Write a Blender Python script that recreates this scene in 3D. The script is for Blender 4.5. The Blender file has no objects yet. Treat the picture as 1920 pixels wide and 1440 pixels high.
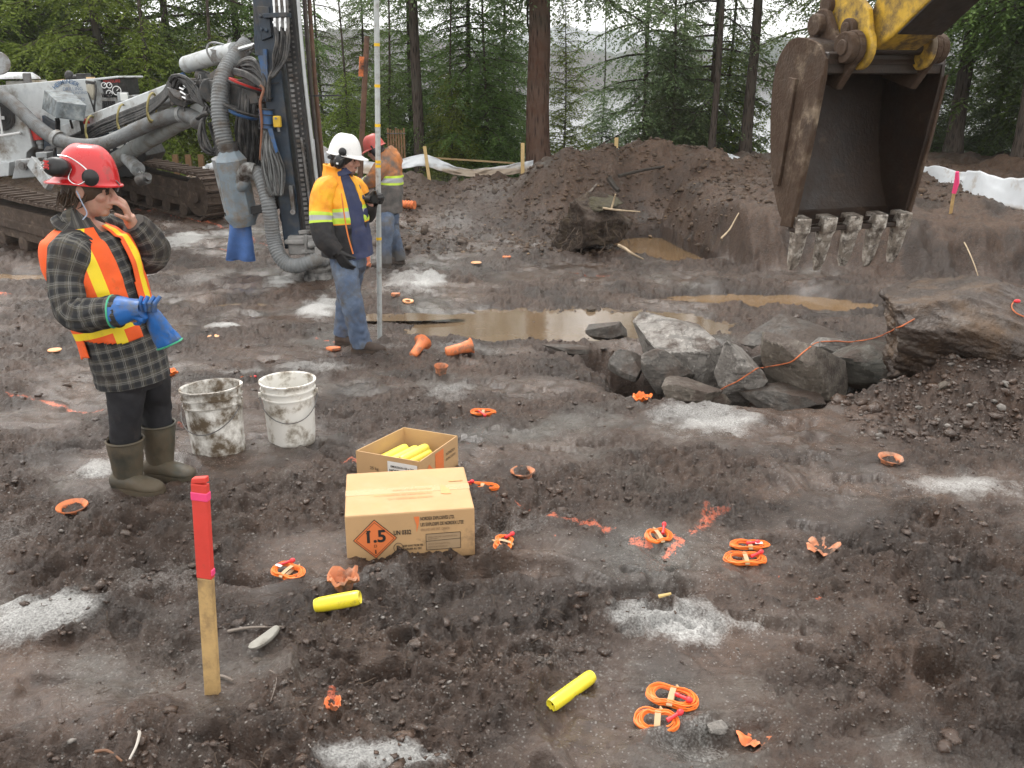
import bpy, math, random
import numpy as np
from mathutils import Vector, Matrix
sc = bpy.context.scene
COL = sc.collection
R_ = math.radians
rng = random.Random(7)

# ------------------------------------------------------------------ camera, sky, sun, exposure
F, PITCH, CZ = 1720.0, R_(18.6), 1.9          # focal length in photo pixels, tilt, eye height
CP, SP = math.cos(PITCH), math.sin(PITCH)
cam = bpy.data.cameras.new('camera'); cam.sensor_width = 36; cam.lens = 36 * F / 1920
cam.clip_start = 0.05; cam.clip_end = 6000
camo = bpy.data.objects.new('camera', cam); COL.objects.link(camo)
camo.location = (0, 0, CZ); camo.rotation_euler = (math.pi / 2 - PITCH, 0, 0)
sc.camera = camo

SUN_EL, SUN_AZ = R_(58), R_(25)               # azimuth measured from +Y towards -X: behind the scene, to the left
w = bpy.data.worlds.new('World'); sc.world = w; w.use_nodes = True
nt = w.node_tree; nt.nodes.clear()
sky = nt.nodes.new('ShaderNodeTexSky'); sky.sky_type = 'NISHITA'; sky.sun_disc = False
sky.sun_elevation = SUN_EL; sky.sun_rotation = -SUN_AZ; sky.air_density = 1.0; sky.dust_density = 6.0; sky.ozone_density = 1.0
hs = nt.nodes.new('ShaderNodeHueSaturation'); hs.inputs['Saturation'].default_value = 0.08
mx = nt.nodes.new('ShaderNodeMix'); mx.data_type = 'RGBA'; mx.inputs[0].default_value = 0.62
mx.inputs[7].default_value = (13.9, 13.55, 13.1, 1)                         # even cloud cover
bg = nt.nodes.new('ShaderNodeBackground'); bg.inputs['Strength'].default_value = 0.1
out = nt.nodes.new('ShaderNodeOutputWorld')
nt.links.new(sky.outputs[0], hs.inputs['Color']); nt.links.new(hs.outputs[0], mx.inputs[6])
nt.links.new(mx.outputs[2], bg.inputs[0]); nt.links.new(bg.outputs[0], out.inputs[0])
sl = bpy.data.lights.new('sun', 'SUN'); sl.energy = 1.1; sl.angle = R_(24); sl.color = (1, 0.965, 0.91)
so = bpy.data.objects.new('sun', sl); COL.objects.link(so)
so.rotation_euler = Vector((math.sin(SUN_AZ) * math.cos(SUN_EL), -math.cos(SUN_AZ) * math.cos(SUN_EL), -math.sin(SUN_EL))).to_track_quat('-Z', 'Y').to_euler()
vs = sc.view_settings
sc.display_settings.display_device = 'sRGB'
vs.view_transform = 'Standard'; vs.look = 'None'; vs.exposure = 0.95; vs.gamma = 1; vs.use_curve_mapping = False
sc.cycles.max_bounces = 6; sc.cycles.diffuse_bounces = 3; sc.cycles.glossy_bounces = 3; sc.cycles.transmission_bounces = 4
sc.cycles.transparent_max_bounces = 8; sc.cycles.volume_bounces = 1

# ------------------------------------------------------------------ photo pixel -> place
def ray(px, py):
    a, b = (px - 960) / F, (720 - py) / F
    return np.array([a, CP + b * SP, -SP + b * CP])
def at(px, py, Y):
    d = ray(px, py); t = Y / d[1]
    return np.array([d[0] * t, Y, CZ + d[2] * t])
def pz(px, py, z=0.0):
    d = ray(px, py); t = (z - CZ) / d[2]
    return np.array([d[0] * t, d[1] * t, z])
def V(*a):
    return np.array(a, float)
def nrm(v):
    v = np.asarray(v, float); return v / (np.linalg.norm(v) + 1e-12)

# ------------------------------------------------------------------ noise
def _h(ix, iy, s):
    h = (ix.astype(np.int64) * 374761393 + iy.astype(np.int64) * 668265263 + s * 1274126177) & 0xffffffff
    h = ((h ^ (h >> 13)) * 1274126177) & 0xffffffff
    return ((h ^ (h >> 16)) & 0xffffff) / float(0x1000000)
def perlin(x, y, s=0):
    x = np.asarray(x, float); y = np.asarray(y, float)
    xi, yi = np.floor(x), np.floor(y); fx, fy = x - xi, y - yi
    u = fx * fx * fx * (fx * (fx * 6 - 15) + 10); v = fy * fy * fy * (fy * (fy * 6 - 15) + 10)
    def g(dx, dy):
        a = _h(xi + dx, yi + dy, s) * 2 * math.pi
        return np.cos(a) * (fx - dx) + np.sin(a) * (fy - dy)
    a = g(0, 0) * (1 - u) + g(1, 0) * u; b = g(0, 1) * (1 - u) + g(1, 1) * u
    return (a * (1 - v) + b * v) * 1.41
def fbm(x, y, o=4, s=0, gain=.5):
    r, a, f = 0, 1.0, 1.0
    for k in range(o):
        r = r + a * perlin(x * f + 17.3 * k, y * f - 9.1 * k, s + k); a *= gain; f *= 2.03
    return r
def billow(x, y, o=3, s=0):
    r, a, f = 0, 1.0, 1.0
    for k in range(o):
        r = r + a * (np.abs(perlin(x * f + 5.7 * k, y * f + 3.1 * k, s + k)) * 2 - .6); a *= .5; f *= 2.1
    return r
def worley(x, y, s=0):
    xi, yi = np.floor(x), np.floor(y); best = np.full(np.shape(x), 9.0)
    for dx in (-1, 0, 1):
        for dy in (-1, 0, 1):
            cx, cy = xi + dx, yi + dy
            d = (cx + _h(cx, cy, s) - x) ** 2 + (cy + _h(cx, cy, s + 91) - y) ** 2
            best = np.minimum(best, d)
    return np.sqrt(best)
def noise3(p, s=0):      # cheap solid noise from three planes
    p = np.asarray(p, float)
    return (perlin(p[:, 0] + p[:, 2] * .37, p[:, 1] - p[:, 2] * .61, s) + perlin(p[:, 1] + 5.2, p[:, 2] + p[:, 0] * .43, s + 1) + perlin(p[:, 2] - 3.3, p[:, 0] - p[:, 1] * .39, s + 2)) / 2.2
def sst(a, b, x):
    t = np.clip((x - a) / (b - a), 0, 1); return t * t * (3 - 2 * t)

# ------------------------------------------------------------------ objects
def tag(o, label=None, cat=None, group=None, kind=None):
    for k, v_ in (('label', label), ('category', cat), ('group', group), ('kind', kind)):
        if v_: o[k] = v_
    return o
def wm(o):
    m = o.matrix_basis.copy()
    while o.parent:
        o = o.parent; m = o.matrix_basis @ m
    return m
def thing(name, label, cat, loc, rz=0.0, group=None):
    o = bpy.data.objects.new(name, None); COL.objects.link(o)
    o.empty_display_size = .1; o.location = tuple(loc); o.rotation_euler = (0, 0, rz)
    return tag(o, label, cat, group)
def copy_tree(o, parent=None):
    c = o.copy(); COL.objects.link(c)
    if parent: c.parent = parent
    for ch in list(o.children): copy_tree(ch, c)
    return c

def catmull(pts, n=8):
    P = np.asarray(pts, float)
    if len(P) < 3: return np.array([P[0] + (P[-1] - P[0]) * t for t in np.linspace(0, 1, n + 1)])
    P = np.vstack([2 * P[0] - P[1], P, 2 * P[-1] - P[-2]]); o = []
    for i in range(1, len(P) - 2):
        for t in np.arange(n) / n:
            a, b, c, d = P[i - 1], P[i], P[i + 1], P[i + 2]
            o.append(.5 * (2 * b + (c - a) * t + (2 * a - 5 * b + 4 * c - d) * t * t + (3 * b - a - 3 * c + d) * t ** 3))
    o.append(P[-2]); return np.array(o)
def resample(P, step):
    P = np.asarray(P, float); s = np.r_[0, np.cumsum(np.linalg.norm(np.diff(P[:, :3], axis=0), axis=1))]
    n = max(2, int(s[-1] / step) + 1); t = np.linspace(0, s[-1], n)
    return np.stack([np.interp(t, s, P[:, k]) for k in range(P.shape[1])], 1), t
def basis(axis, ref=(0, 0, 1)):
    z = nrm(axis); ref = np.asarray(ref, float)
    if abs(z @ nrm(ref)) > .98: ref = V(1, 0, 0)
    x = nrm(np.cross(ref, z)); return x, np.cross(z, x), z

class MB:
    def __init__(s): s.v = []; s.f = []; s.m = []; s.uv = []; s.n = 0
    def add(s, verts, faces, mi=0, uv=None):
        verts = np.asarray(verts, float).reshape(-1, 3); s.v.append(verts)
        for k, f in enumerate(faces):
            s.f.append([i + s.n for i in f]); s.m.append(mi); s.uv.append(uv[k] if uv is not None else None)
        s.n += len(verts); return s
    def box(s, c, size, ax=None, mi=0, taper=1.0):
        hx, hy, hz = [q / 2 for q in size]
        ex, ey, ez = ax if ax is not None else (V(1, 0, 0), V(0, 1, 0), V(0, 0, 1))
        vs_ = [np.asarray(c) + ex * hx * a * (taper if d > 0 else 1) + ey * hy * b * (taper if d > 0 else 1) + ez * hz * d for d in (-1, 1) for a, b in ((-1, -1), (1, -1), (1, 1), (-1, 1))]
        return s.add(vs_, [(3, 2, 1, 0), (4, 5, 6, 7), (0, 1, 5, 4), (1, 2, 6, 5), (2, 3, 7, 6), (3, 0, 4, 7)], mi)
    def beam(s, p0, p1, wx, wy, ref=(0, 0, 1), mi=0, w1=None):     # a bar from p0 to p1; wx across, wy along ref
        p0, p1 = np.asarray(p0, float), np.asarray(p1, float); x, y, z = basis(p1 - p0, ref); a, b = wx / 2, wy / 2
        c, d = (w1[0] / 2, w1[1] / 2) if w1 else (a, b)
        vs_ = [p0 - x * a - y * b, p0 + x * a - y * b, p0 + x * a + y * b, p0 - x * a + y * b, p1 - x * c - y * d, p1 + x * c - y * d, p1 + x * c + y * d, p1 - x * c + y * d]
        return s.add(vs_, [(3, 2, 1, 0), (4, 5, 6, 7), (0, 1, 5, 4), (1, 2, 6, 5), (2, 3, 7, 6), (3, 0, 4, 7)], mi)
    def cyl(s, p0, p1, r0, r1=None, n=16, mi=0, cap=True):
        r1 = r0 if r1 is None else r1
        p0, p1 = np.asarray(p0, float), np.asarray(p1, float); x, y, z = basis(p1 - p0)
        a = np.arange(n) * 2 * math.pi / n; c = np.outer(np.cos(a), x) + np.outer(np.sin(a), y)
        fs = [(i, (i + 1) % n, n + (i + 1) % n, n + i) for i in range(n)]
        if cap: fs += [tuple(range(n - 1, -1, -1)), tuple(range(n, 2 * n))]
        return s.add(np.vstack([p0 + c * r0, p1 + c * r1]), fs, mi)
    def lathe(s, prof, base, axis=(0, 0, 1), n=24, mi=0, jit=0.0, seed=0, close=False):
        x, y, z = basis(axis); a = np.arange(n) * 2 * math.pi / n; base = np.asarray(base, float); rows = []
        for k, (r, h) in enumerate(prof):
            rr = r * (1 + jit * perlin(np.cos(a) * 1.7 + k * .35, np.sin(a) * 1.7 + seed * 3.1, seed)) if jit else np.full(n, r)
            rows.append(base + np.outer(np.cos(a) * rr, x) + np.outer(np.sin(a) * rr, y) + z * h)
        m = len(prof); fs = []
        for k in range(m - 1 + (1 if close else 0)):
            k2 = (k + 1) % m
            fs += [(k * n + i, k * n + (i + 1) % n, k2 * n + (i + 1) % n, k2 * n + i) for i in range(n)]
        return s.add(np.vstack(rows), fs, mi)
    def tube(s, pts, r, n=8, mi=0, sm=0, step=None, rib=None, cap=True, flat=1.0, ref=(0, 0, 1), closed=False):
        P = np.asarray(pts, float)
        if sm: P = catmull(P, sm)
        if step: P, t = resample(P, step)
        else: t = np.r_[0, np.cumsum(np.linalg.norm(np.diff(P, axis=0), axis=1))]
        m = len(P); T = np.gradient(P, axis=0); T /= np.linalg.norm(T, axis=1)[:, None] + 1e-9
        x, y, _ = basis(T[0], ref); rr = np.interp(t / max(t[-1], 1e-9), np.linspace(0, 1, len(r)), r) if np.ndim(r) else np.full(m, r)
        if rib: rr = rr * (1 + rib[1] * np.sign(np.sin(2 * math.pi * t / rib[0])) * np.abs(np.sin(2 * math.pi * t / rib[0])) ** .6)
        a = np.arange(n) * 2 * math.pi / n; vs_ = []
        for i in range(m):
            x = nrm(x - T[i] * (x @ T[i])); y = np.cross(T[i], x)
            vs_.append(P[i] + (np.outer(np.cos(a), x) + np.outer(np.sin(a) * flat, y)) * rr[i])
        fs = [(k * n + i, k * n + (i + 1) % n, (k + 1) * n + (i + 1) % n, (k + 1) * n + i) for k in range(m - 1) for i in range(n)]
        if closed: fs += [((m - 1) * n + i, (m - 1) * n + (i + 1) % n, (i + 1) % n, i) for i in range(n)]
        elif cap: fs += [tuple(range(n - 1, -1, -1)), tuple(range((m - 1) * n, m * n))]
        return s.add(np.vstack(vs_), fs, mi)
    def loft(s, keys, n=40, step=.012, ref=(1, 0, 0), mi=0, wr=0.0, wf=(9, 14), seed=0, cap=(True, True), uv0=(0, 0), power=2.0, folds=0.0, mf=None):
        """keys: (x, y, z, half-width along ref, half-depth across it); an oval tube with cloth folds"""
        K = catmull(np.asarray(keys, float), 10); P, t = resample(K, step); C = P[:, :3]; m = len(P)
        T = np.gradient(C, axis=0); T /= np.linalg.norm(T, axis=1)[:, None] + 1e-9; ref = np.asarray(ref, float)
        a = np.arange(n) * 2 * math.pi / n; ca, sa = np.cos(a), np.sin(a)
        if power != 2.0: ca, sa = np.sign(ca) * np.abs(ca) ** (2 / power), np.sign(sa) * np.abs(sa) ** (2 / power)
        rows = []; per = 2 * math.pi * np.mean(P[:, 3:5])
        for i in range(m):
            x = nrm(ref - T[i] * (ref @ T[i])); y = np.cross(T[i], x); q = 1.0
            if wr:
                av = 2 * math.pi * .07
                q = 1 + wr * (perlin(ca * av * wf[0] + seed, np.full(n, t[i] * wf[1]) + sa * av * wf[0], seed) + .5 * perlin(sa * av * wf[0] * 2 + t[i] * 9, t[i] * wf[1] * 2 + ca * 3 * av, seed + 3))
                if folds: q = q + folds * np.sin(t[i] * 70 + 5 * perlin(ca * 1.3 + seed, sa * 1.3 + t[i] * 6, seed + 7)) * (perlin(ca * 1.1, sa * 1.1 + t[i] * 5, seed + 9) + .2)
            rows.append(C[i] + np.outer(ca * P[i, 3] * q, x) + np.outer(sa * P[i, 4] * q, y))
        fs, uv = [], []
        for k in range(m - 1):
            for i in range(n):
                j = (i + 1) % n; fs.append((k * n + i, k * n + j, (k + 1) * n + j, (k + 1) * n + i))
                u0, u1 = uv0[0] + per * i / n, uv0[0] + per * (i + 1) / n; v0, v1 = uv0[1] + t[k], uv0[1] + t[k + 1]
                uv.append(((u0, v0), (u1, v0), (u1, v1), (u0, v1)))
        if mf:
            q = [mf((f % n + .5) * 360.0 / n, (f // n + .5) / (m - 1)) for f in range(len(fs))]; b = sum(map(len, s.v)); base = s.n
            s.v.append(np.vstack(rows)); s.n += n * m
            for f, u, g in zip(fs, uv, q):
                if g is not None: s.f.append([i + base for i in f]); s.m.append(g); s.uv.append(u)
            return s
        if cap[0]: fs.append(tuple(range(n - 1, -1, -1))); uv.append(None)
        if cap[1]: fs.append(tuple(range((m - 1) * n, m * n))); uv.append(None)
        return s.add(np.vstack(rows), fs, mi, uv)
    def prism(s, poly, o, ex, ey, ez, th, mi=0):        # outline in (ex, ey), thickness th along ez, centred
        o, ex, ey, ez = [np.asarray(q, float) for q in (o, ex, ey, ez)]; n = len(poly)
        A = [o + ex * p[0] + ey * p[1] - ez * th / 2 for p in poly]; B = [q + ez * th for q in A]
        ar = sum(poly[i][0] * poly[(i + 1) % n][1] - poly[(i + 1) % n][0] * poly[i][1] for i in range(n))
        fs = [(i, (i + 1) % n, n + (i + 1) % n, n + i) for i in range(n)] + [tuple(range(n - 1, -1, -1)), tuple(range(n, 2 * n))]
        if ar * (np.cross(ex, ey) @ ez) < 0: fs = [f[::-1] for f in fs]
        return s.add(A + B, fs, mi)
    def ell(s, c, r, ax=None, nu=20, nv=12, mi=0, cut=None):
        ex, ey, ez = ax if ax is not None else (V(1, 0, 0), V(0, 1, 0), V(0, 0, 1)); vs_, fs = [], []
        c = np.asarray(c, float); a0 = -math.pi / 2 if cut is None else cut
        for k in range(nv + 1):
            b = a0 + (math.pi / 2 - a0) * k / nv
            for i in range(nu):
                a = 2 * math.pi * i / nu
                vs_.append(c + ex * r[0] * math.cos(b) * math.cos(a) + ey * r[1] * math.cos(b) * math.sin(a) + ez * r[2] * math.sin(b))
        fs = [(k * nu + i, k * nu + (i + 1) % nu, (k + 1) * nu + (i + 1) % nu, (k + 1) * nu + i) for k in range(nv) for i in range(nu)]
        return s.add(vs_, fs, mi)
    def text(s, body, o, ex, ey, size, mi=0, align='LEFT', lift=0.0015, bold=0.0, fit=None):
        cu = bpy.data.curves.new('text', 'FONT'); cu.body = body; cu.size = size; cu.align_x = align; cu.resolution_u = 3; cu.offset = bold
        ob = bpy.data.objects.new('text', cu); me = bpy.data.meshes.new_from_object(ob)
        ex, ey = nrm(ex), nrm(ey); ez = np.cross(ex, ey); o = np.asarray(o, float)
        kx = fit / max(1e-6, max(q.co[0] for q in me.vertices) - min(q.co[0] for q in me.vertices)) if fit else 1.0
        vs_ = [o + ex * q.co[0] * kx + ey * q.co[1] + ez * lift for q in me.vertices]
        s.add(vs_, [tuple(p.vertices) for p in me.polygons], mi)
        bpy.data.objects.remove(ob); bpy.data.curves.remove(cu); bpy.data.meshes.remove(me); return s
    def arr(s): return np.vstack(s.v)
    def mesh(s, name, mats, inv=None, smooth=True, angle=40, uvs=False):
        A = s.arr()
        if inv is not None:
            M = np.array(inv); A = A @ M[:3, :3].T + M[:3, 3]
        me = bpy.data.meshes.new(name); me.from_pydata(A.tolist(), [], s.f)
        for m_ in (mats if isinstance(mats, (list, tuple)) else [mats]): me.materials.append(m_)
        me.polygons.foreach_set('material_index', s.m)
        if uvs:
            L = me.uv_layers.new(name='UVMap'); dat = []
            for f, u in zip(s.f, s.uv):
                dat += [c for q in (u if u is not None else [(0, 0)] * len(f)) for c in q]
            L.data.foreach_set('uv', dat)
        me.polygons.foreach_set('use_smooth', [smooth] * len(s.f))
        me.update()
        if smooth and angle: me.set_sharp_from_angle(angle=R_(angle))
        return me
    def build(s, name, mats, parent=None, smooth=True, angle=40, bevel=0, uvs=False, loc=None):
        inv = None
        if parent is not None: inv = wm(parent).inverted()
        elif loc is not None: inv = Matrix.Translation(-Vector(tuple(loc)))
        o = bpy.data.objects.new(name, s.mesh(name, mats, inv, smooth, angle, uvs)); COL.objects.link(o)
        if parent is not None: o.parent = parent
        elif loc is not None: o.location = tuple(loc)
        if bevel:
            b = o.modifiers.new('bevel', 'BEVEL'); b.width = bevel; b.segments = 2; b.limit_method = 'ANGLE'; b.angle_limit = R_(35)
        return o
def remesh(o, vox, it=4, fac=.5):
    m = o.modifiers.new('r', 'REMESH'); m.mode = 'VOXEL'; m.voxel_size = vox; m.use_smooth_shade = True
    if it:
        k = o.modifiers.new('s', 'SMOOTH'); k.iterations = it; k.factor = fac
    dg = bpy.context.evaluated_depsgraph_get(); me = bpy.data.meshes.new_from_object(o.evaluated_get(dg))
    mats = list(o.data.materials); o.modifiers.clear(); old = o.data; o.data = me; me.name = o.name
    if not len(me.materials):
        for q in mats: me.materials.append(q)
    bpy.data.meshes.remove(old)
    me.polygons.foreach_set('use_smooth', [True] * len(me.polygons)); me.update()
    return o

# ------------------------------------------------------------------ materials
MUD = (0.050, 0.036, 0.029)
class NT:
    def __init__(s, name):
        s.m = bpy.data.materials.new(name); s.m.use_nodes = True; s.t = s.m.node_tree; s.b = s.t.nodes['Principled BSDF']; s.out = s.t.nodes['Material Output']
    def n(s, ty, **kw):
        q = s.t.nodes.new(ty)
        for k, v_ in kw.items():
            if k in q.inputs: q.inputs[k].default_value = v_
            else: setattr(q, k, v_)
        return q
    def l(s, a, b): s.t.links.new(a, b)
    def coord(s, kind='Object'): return s.n('ShaderNodeTexCoord').outputs[kind]
    def noise(s, vec, scale, detail=4, rough=.55, lo=None, hi=None):
        q = s.n('ShaderNodeTexNoise'); q.inputs['Scale'].default_value = scale; q.inputs['Detail'].default_value = detail; q.inputs['Roughness'].default_value = rough
        if vec is not None: s.l(vec, q.inputs['Vector'])
        return s.ramp(q.outputs[0], lo, hi) if lo is not None else q.outputs[0]
    def ramp(s, val, lo, hi, a=0.0, b=1.0):
        q = s.n('ShaderNodeMapRange'); q.inputs[1].default_value = lo; q.inputs[2].default_value = hi; q.inputs[3].default_value = a; q.inputs[4].default_value = b
        s.l(val, q.inputs[0]); return q.outputs[0]
    def mix(s, fac, a, b):
        q = s.n('ShaderNodeMix'); q.data_type = 'RGBA'
        for k, x in ((0, fac), (6, a), (7, b)):
            if isinstance(x, bpy.types.NodeSocket): s.l(x, q.inputs[k])
            elif k == 0: q.inputs[0].default_value = x
            else: q.inputs[k].default_value = (*x[:3], 1)
        return q.outputs[2]
    def math(s, op, a, b=0.0):
        q = s.n('ShaderNodeMath'); q.operation = op
        for k, x in ((0, a), (1, b)):
            if isinstance(x, bpy.types.NodeSocket): s.l(x, q.inputs[k])
            else: q.inputs[k].default_value = x
        return q.outputs[0]
    def bump(s, h, strength=.3, dist=.01, prev=None):
        q = s.n('ShaderNodeBump'); q.inputs['Strength'].default_value = strength; q.inputs['Distance'].default_value = dist; s.l(h, q.inputs['Height'])
        if prev is not None: s.l(prev, q.inputs['Normal'])
        return q.outputs[0]
    def set(s, **kw):
        for k, x in kw.items():
            k = k.replace('_', ' ')
            if isinstance(x, bpy.types.NodeSocket): s.l(x, s.b.inputs[k])
            elif isinstance(x, tuple): s.b.inputs[k].default_value = (*x[:3], 1)
            else: s.b.inputs[k].default_value = x
        return s.m
_mc = {}
def M(name, col, rough=.6, metal=0.0, var=.25, vs_=6.0, dirt=0.0, dcol=MUD, ds=5.0, bump=.15, bs=60.0, bd=.004, spec=None, col2=None, c2=(.5, .7), c2s=4.0, coat=0.0, sss=0.0, low=None):
    """weathered solid colour: tone variation, a second colour in patches, mud dirt (more of it below height low), fine relief"""
    if name in _mc: return _mc[name]
    t = NT(name); co = t.coord('Object')
    c = t.mix(t.noise(co, vs_, 5, .6, .3, .7), tuple(q * (1 - var) for q in col), tuple(min(1, q * (1 + var)) for q in col))
    if col2: c = t.mix(t.noise(co, c2s, 6, .65, *c2), c, col2)
    r = t.ramp(t.noise(co, vs_ * 2.3, 3), .3, .7, rough * .8, min(1, rough * 1.2))
    if dirt:
        k = t.noise(co, ds, 7, .68, .62 - dirt * .5, .78 - dirt * .4)
        if low is not None:
            z = t.n('ShaderNodeSeparateXYZ'); g = t.n('ShaderNodeNewGeometry'); t.l(g.outputs['Position'], z.inputs[0])
            e = t.math('ADD', t.ramp(z.outputs[2], low[0], low[1], .75, -.25), t.math('MULTIPLY', t.noise(co, ds * 2, 6), .6))
            k = t.math('MAXIMUM', k, t.ramp(e, .45, .75))
        c = t.mix(k, c, dcol); r = t.math('ADD', r, t.math('MULTIPLY', k, .2))
    kw = dict(Base_Color=c, Roughness=r, Metallic=metal)
    if bump: kw['Normal'] = t.bump(t.noise(co, bs, 4), bump, bd)
    if spec is not None: kw['Specular_IOR_Level'] = spec
    if coat: kw['Coat_Weight'] = coat
    if sss: kw.update(Subsurface_Weight=sss, Subsurface_Radius=(.012, .005, .003))
    m = t.set(**{k: v_ for k, v_ in kw.items() if k != 'Subsurface_Radius'})
    if sss: t.b.inputs['Subsurface Radius'].default_value = (.012, .005, .003)
    _mc[name] = m; return m
# ------------------------------------------------------------------ the ground: one heightfield
LAKE_Z = -3.6
def ell_d(x, y, c, rx, ry, rot=0.0):
    dx, dy = x - c[0], y - c[1]; cr, sr = math.cos(rot), math.sin(rot)
    return np.sqrt(((dx * cr + dy * sr) / rx) ** 2 + ((-dx * sr + dy * cr) / ry) ** 2)
def macro(x, y):
    z = np.interp(y, [0, 1.5, 2.5, 4.5, 7.5, 9, 12, 15, 20, 24, 30, 44, 60], [.10, .10, .06, 0, -.28, -.38, -.45, -.36, -.3, -.5, -1.4, -4.3, -6])
    z = z + .15 * sst(-3, -8, x) * sst(9, 14, y)
    wob = .25 * perlin(x * .7, y * .7, 3)
    z = z + .09 * np.exp(-ell_d(x, y, (-.95, 2.15), .75, .33) ** 2 * 1.2)                 # foreground hump by the stake
    z = z + .04 * np.exp(-ell_d(x, y, (.95, 1.75), .5, .2) ** 2)
    # puddle basins
    d = ell_d(x, y, (.45, 8.75), 1.75, .72, -.03) + wob * .5; z = np.where(d < 1.6, z * sst(.55, 1.5, d) + (1 - sst(.55, 1.5, d)) * -.505, z)
    d = ell_d(x, y, (2.85, 10.0), 1.25, .42, -.12) + wob * .5; z = np.where(d < 1.6, z * sst(.6, 1.5, d) + (1 - sst(.6, 1.5, d)) * -.60, z)
    d = ell_d(x, y, (4.0, 9.2), .9, .25, -.1) + wob * .5; z = np.where(d < 1.6, z * sst(.6, 1.5, d) + (1 - sst(.6, 1.5, d)) * -.58, z)
    d = ell_d(x, y, (-6.3, 11.1), .9, .35) + wob * .4; z = np.where(d < 1.6, z * sst(.6, 1.5, d) + (1 - sst(.6, 1.5, d)) * -.56, z)
    d = ell_d(x, y, (-2.9, 9.6), .35, .16) + wob * .4; z = np.where(d < 1.6, z * sst(.6, 1.5, d) + (1 - sst(.6, 1.5, d)) * -.50, z)
    d = ell_d(x, y, (-1.25, 9.0), .55, .10) + wob * .4; z = np.where(d < 1.6, z * sst(.6, 1.5, d) + (1 - sst(.6, 1.5, d)) * -.45, z)
    # small foreground wallow between the boxes and the stake
    z = z - .03 * np.exp(-ell_d(x, y, (-1.05, 3.15), .12, .12) ** 2)
    base = z.copy() if hasattr(z, 'copy') else z
    # berm of dug-out soil along the trees
    cz = np.interp(x, [-9, -6, -3, -2.4, -1.96, -1.2, 0, .37, .84, 1.17, 1.4, 1.68, 3.08, 3.73, 4.1, 4.5, 5.2, 7, 12], [-.3, -.25, -.15, .0, .14, .05, .12, .44, .70, .56, .56, .72, .76, .66, .52, .45, .4, .45, .5])
    ft = np.interp(x, [-9, -3, -2, .5, 1.5, 2.0, 3.0, 3.6], [14.5, 14.5, 14.6, 14.0, 14.3, 14.9, 14.7, 14.4]) + .35 * perlin(x * 1.1, y * 0 + 3.3, 12)
    wd = np.interp(x, [-3, .3, 1.2, 3.2], [2.3, 2.2, 1.6, 1.5])
    s_ = (y - ft) / wd
    prof = np.clip(s_, 0, 1); prof = prof * .55 + .45 * sst(0, 1, prof)
    prof = prof * (1 - sst(1.15, 2.3, s_))
    rough = .16 * fbm(x * 1.1, y * 1.1, 3, 40) + .05 * billow(x * 2.6, y * 2.6, 2, 44)
    berm = base + (cz - base + rough) * prof
    bw = prof
    # pit pool cut in front of the berm
    d = ell_d(x, y, (2.25, 13.5), .85, 1.35, .1) + wob * .5
    berm = np.where(d < 1.25, np.minimum(berm, -.74 + (np.maximum(d - .85, 0) * 2.2)), berm)
    z = berm
    # bank on the right: cut face and plateau
    foot = np.interp(x, [2.2, 2.7, 3.1, 4.8, 6.1, 10], [14.9, 12.9, 11.5, 10.75, 10.6, 10.6]) + .22 * perlin(x * 1.6, y * .3, 21) + .1 * perlin(x * 4.6, y * .6, 23)
    q = (y - foot); e = sst(0, .75, q)
    top = np.interp(y, [10, 12, 14.5, 18, 22], [.17, .24, .34, .40, .3]) + .10 * fbm(x * 1.2, y * 1.2, 3, 25)
    mask = sst(2.3, 3.0, x) * (1 - sst(19, 24, y))
    bank = base + (top - base) * e * mask + .07 * billow(x * 2.7, y * 2.7, 2, 27) * (e * (1 - e) * 3 + .6 * e) * mask
    bkw = e * mask
    z = np.maximum(z, np.where(bkw > 0.01, bank, -9))
    # rock pit and the trench running left from it
    d = ell_d(x, y, (1.80, 6.62), 1.10, .98, -.25) + wob * .45 + .1 * perlin(x * 5, y * 5, 31)
    z = z - .62 * (1 - sst(.82, 1.0, d)) - .15 * (1 - sst(.9, 1.3, d))
    d = ell_d(x, y, (1.78, 5.72), .42, .34, .1) + .12 * perlin(x * 4, y * 4, 37)
    z = z - .42 * (1 - sst(.7, 1.0, d))
    d = ell_d(x, y, (.75, 7.2), .55, .2, -.35) + wob * .5
    z = z - .22 * (1 - sst(.7, 1.1, d))
    # heap on the right that carries the big boulder
    d = ell_d(x, y, (3.3, 5.55), 1.30, .90, .0) + .12 * perlin(x * 1.7, y * 1.7, 33)
    hp = np.clip(1 - d, 0, 1) ** .8
    z = z + .37 * hp + .06 * fbm(x * 3, y * 3, 3, 35) * sst(0, .3, hp)
    # root clump foot, drill foot
    return z, np.clip(bw, 0, 1), bkw, hp
_fp = []
r2 = random.Random(5)
for k in range(70):
    Y = r2.uniform(1.9, 8.0); _fp.append((r2.uniform(-.56, .56) * Y, Y, r2.uniform(0, 6.28), r2.uniform(.6, 1.1)))
_fp += [(*pz(850, 1095, 0)[:2], .15, 1.7), (*pz(1000, 1085, 0)[:2], -.1, 1.4), (*pz(250, 1010, 0)[:2], .6, 1.2), (*pz(300, 980, 0)[:2], .4, 1.3), (*pz(120, 1085, 0)[:2], .9, 1.2),
        (*pz(160, 830, 0)[:2], .3, 1.3), (*pz(1230, 1130, 0)[:2], .2, 1.5), (*pz(1720, 1300, 0)[:2], .4, 1.6), (*pz(1350, 1400, .05)[:2], .3, 1.3)]
_bp = []                                   # boot prints along the paths people walked
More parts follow.
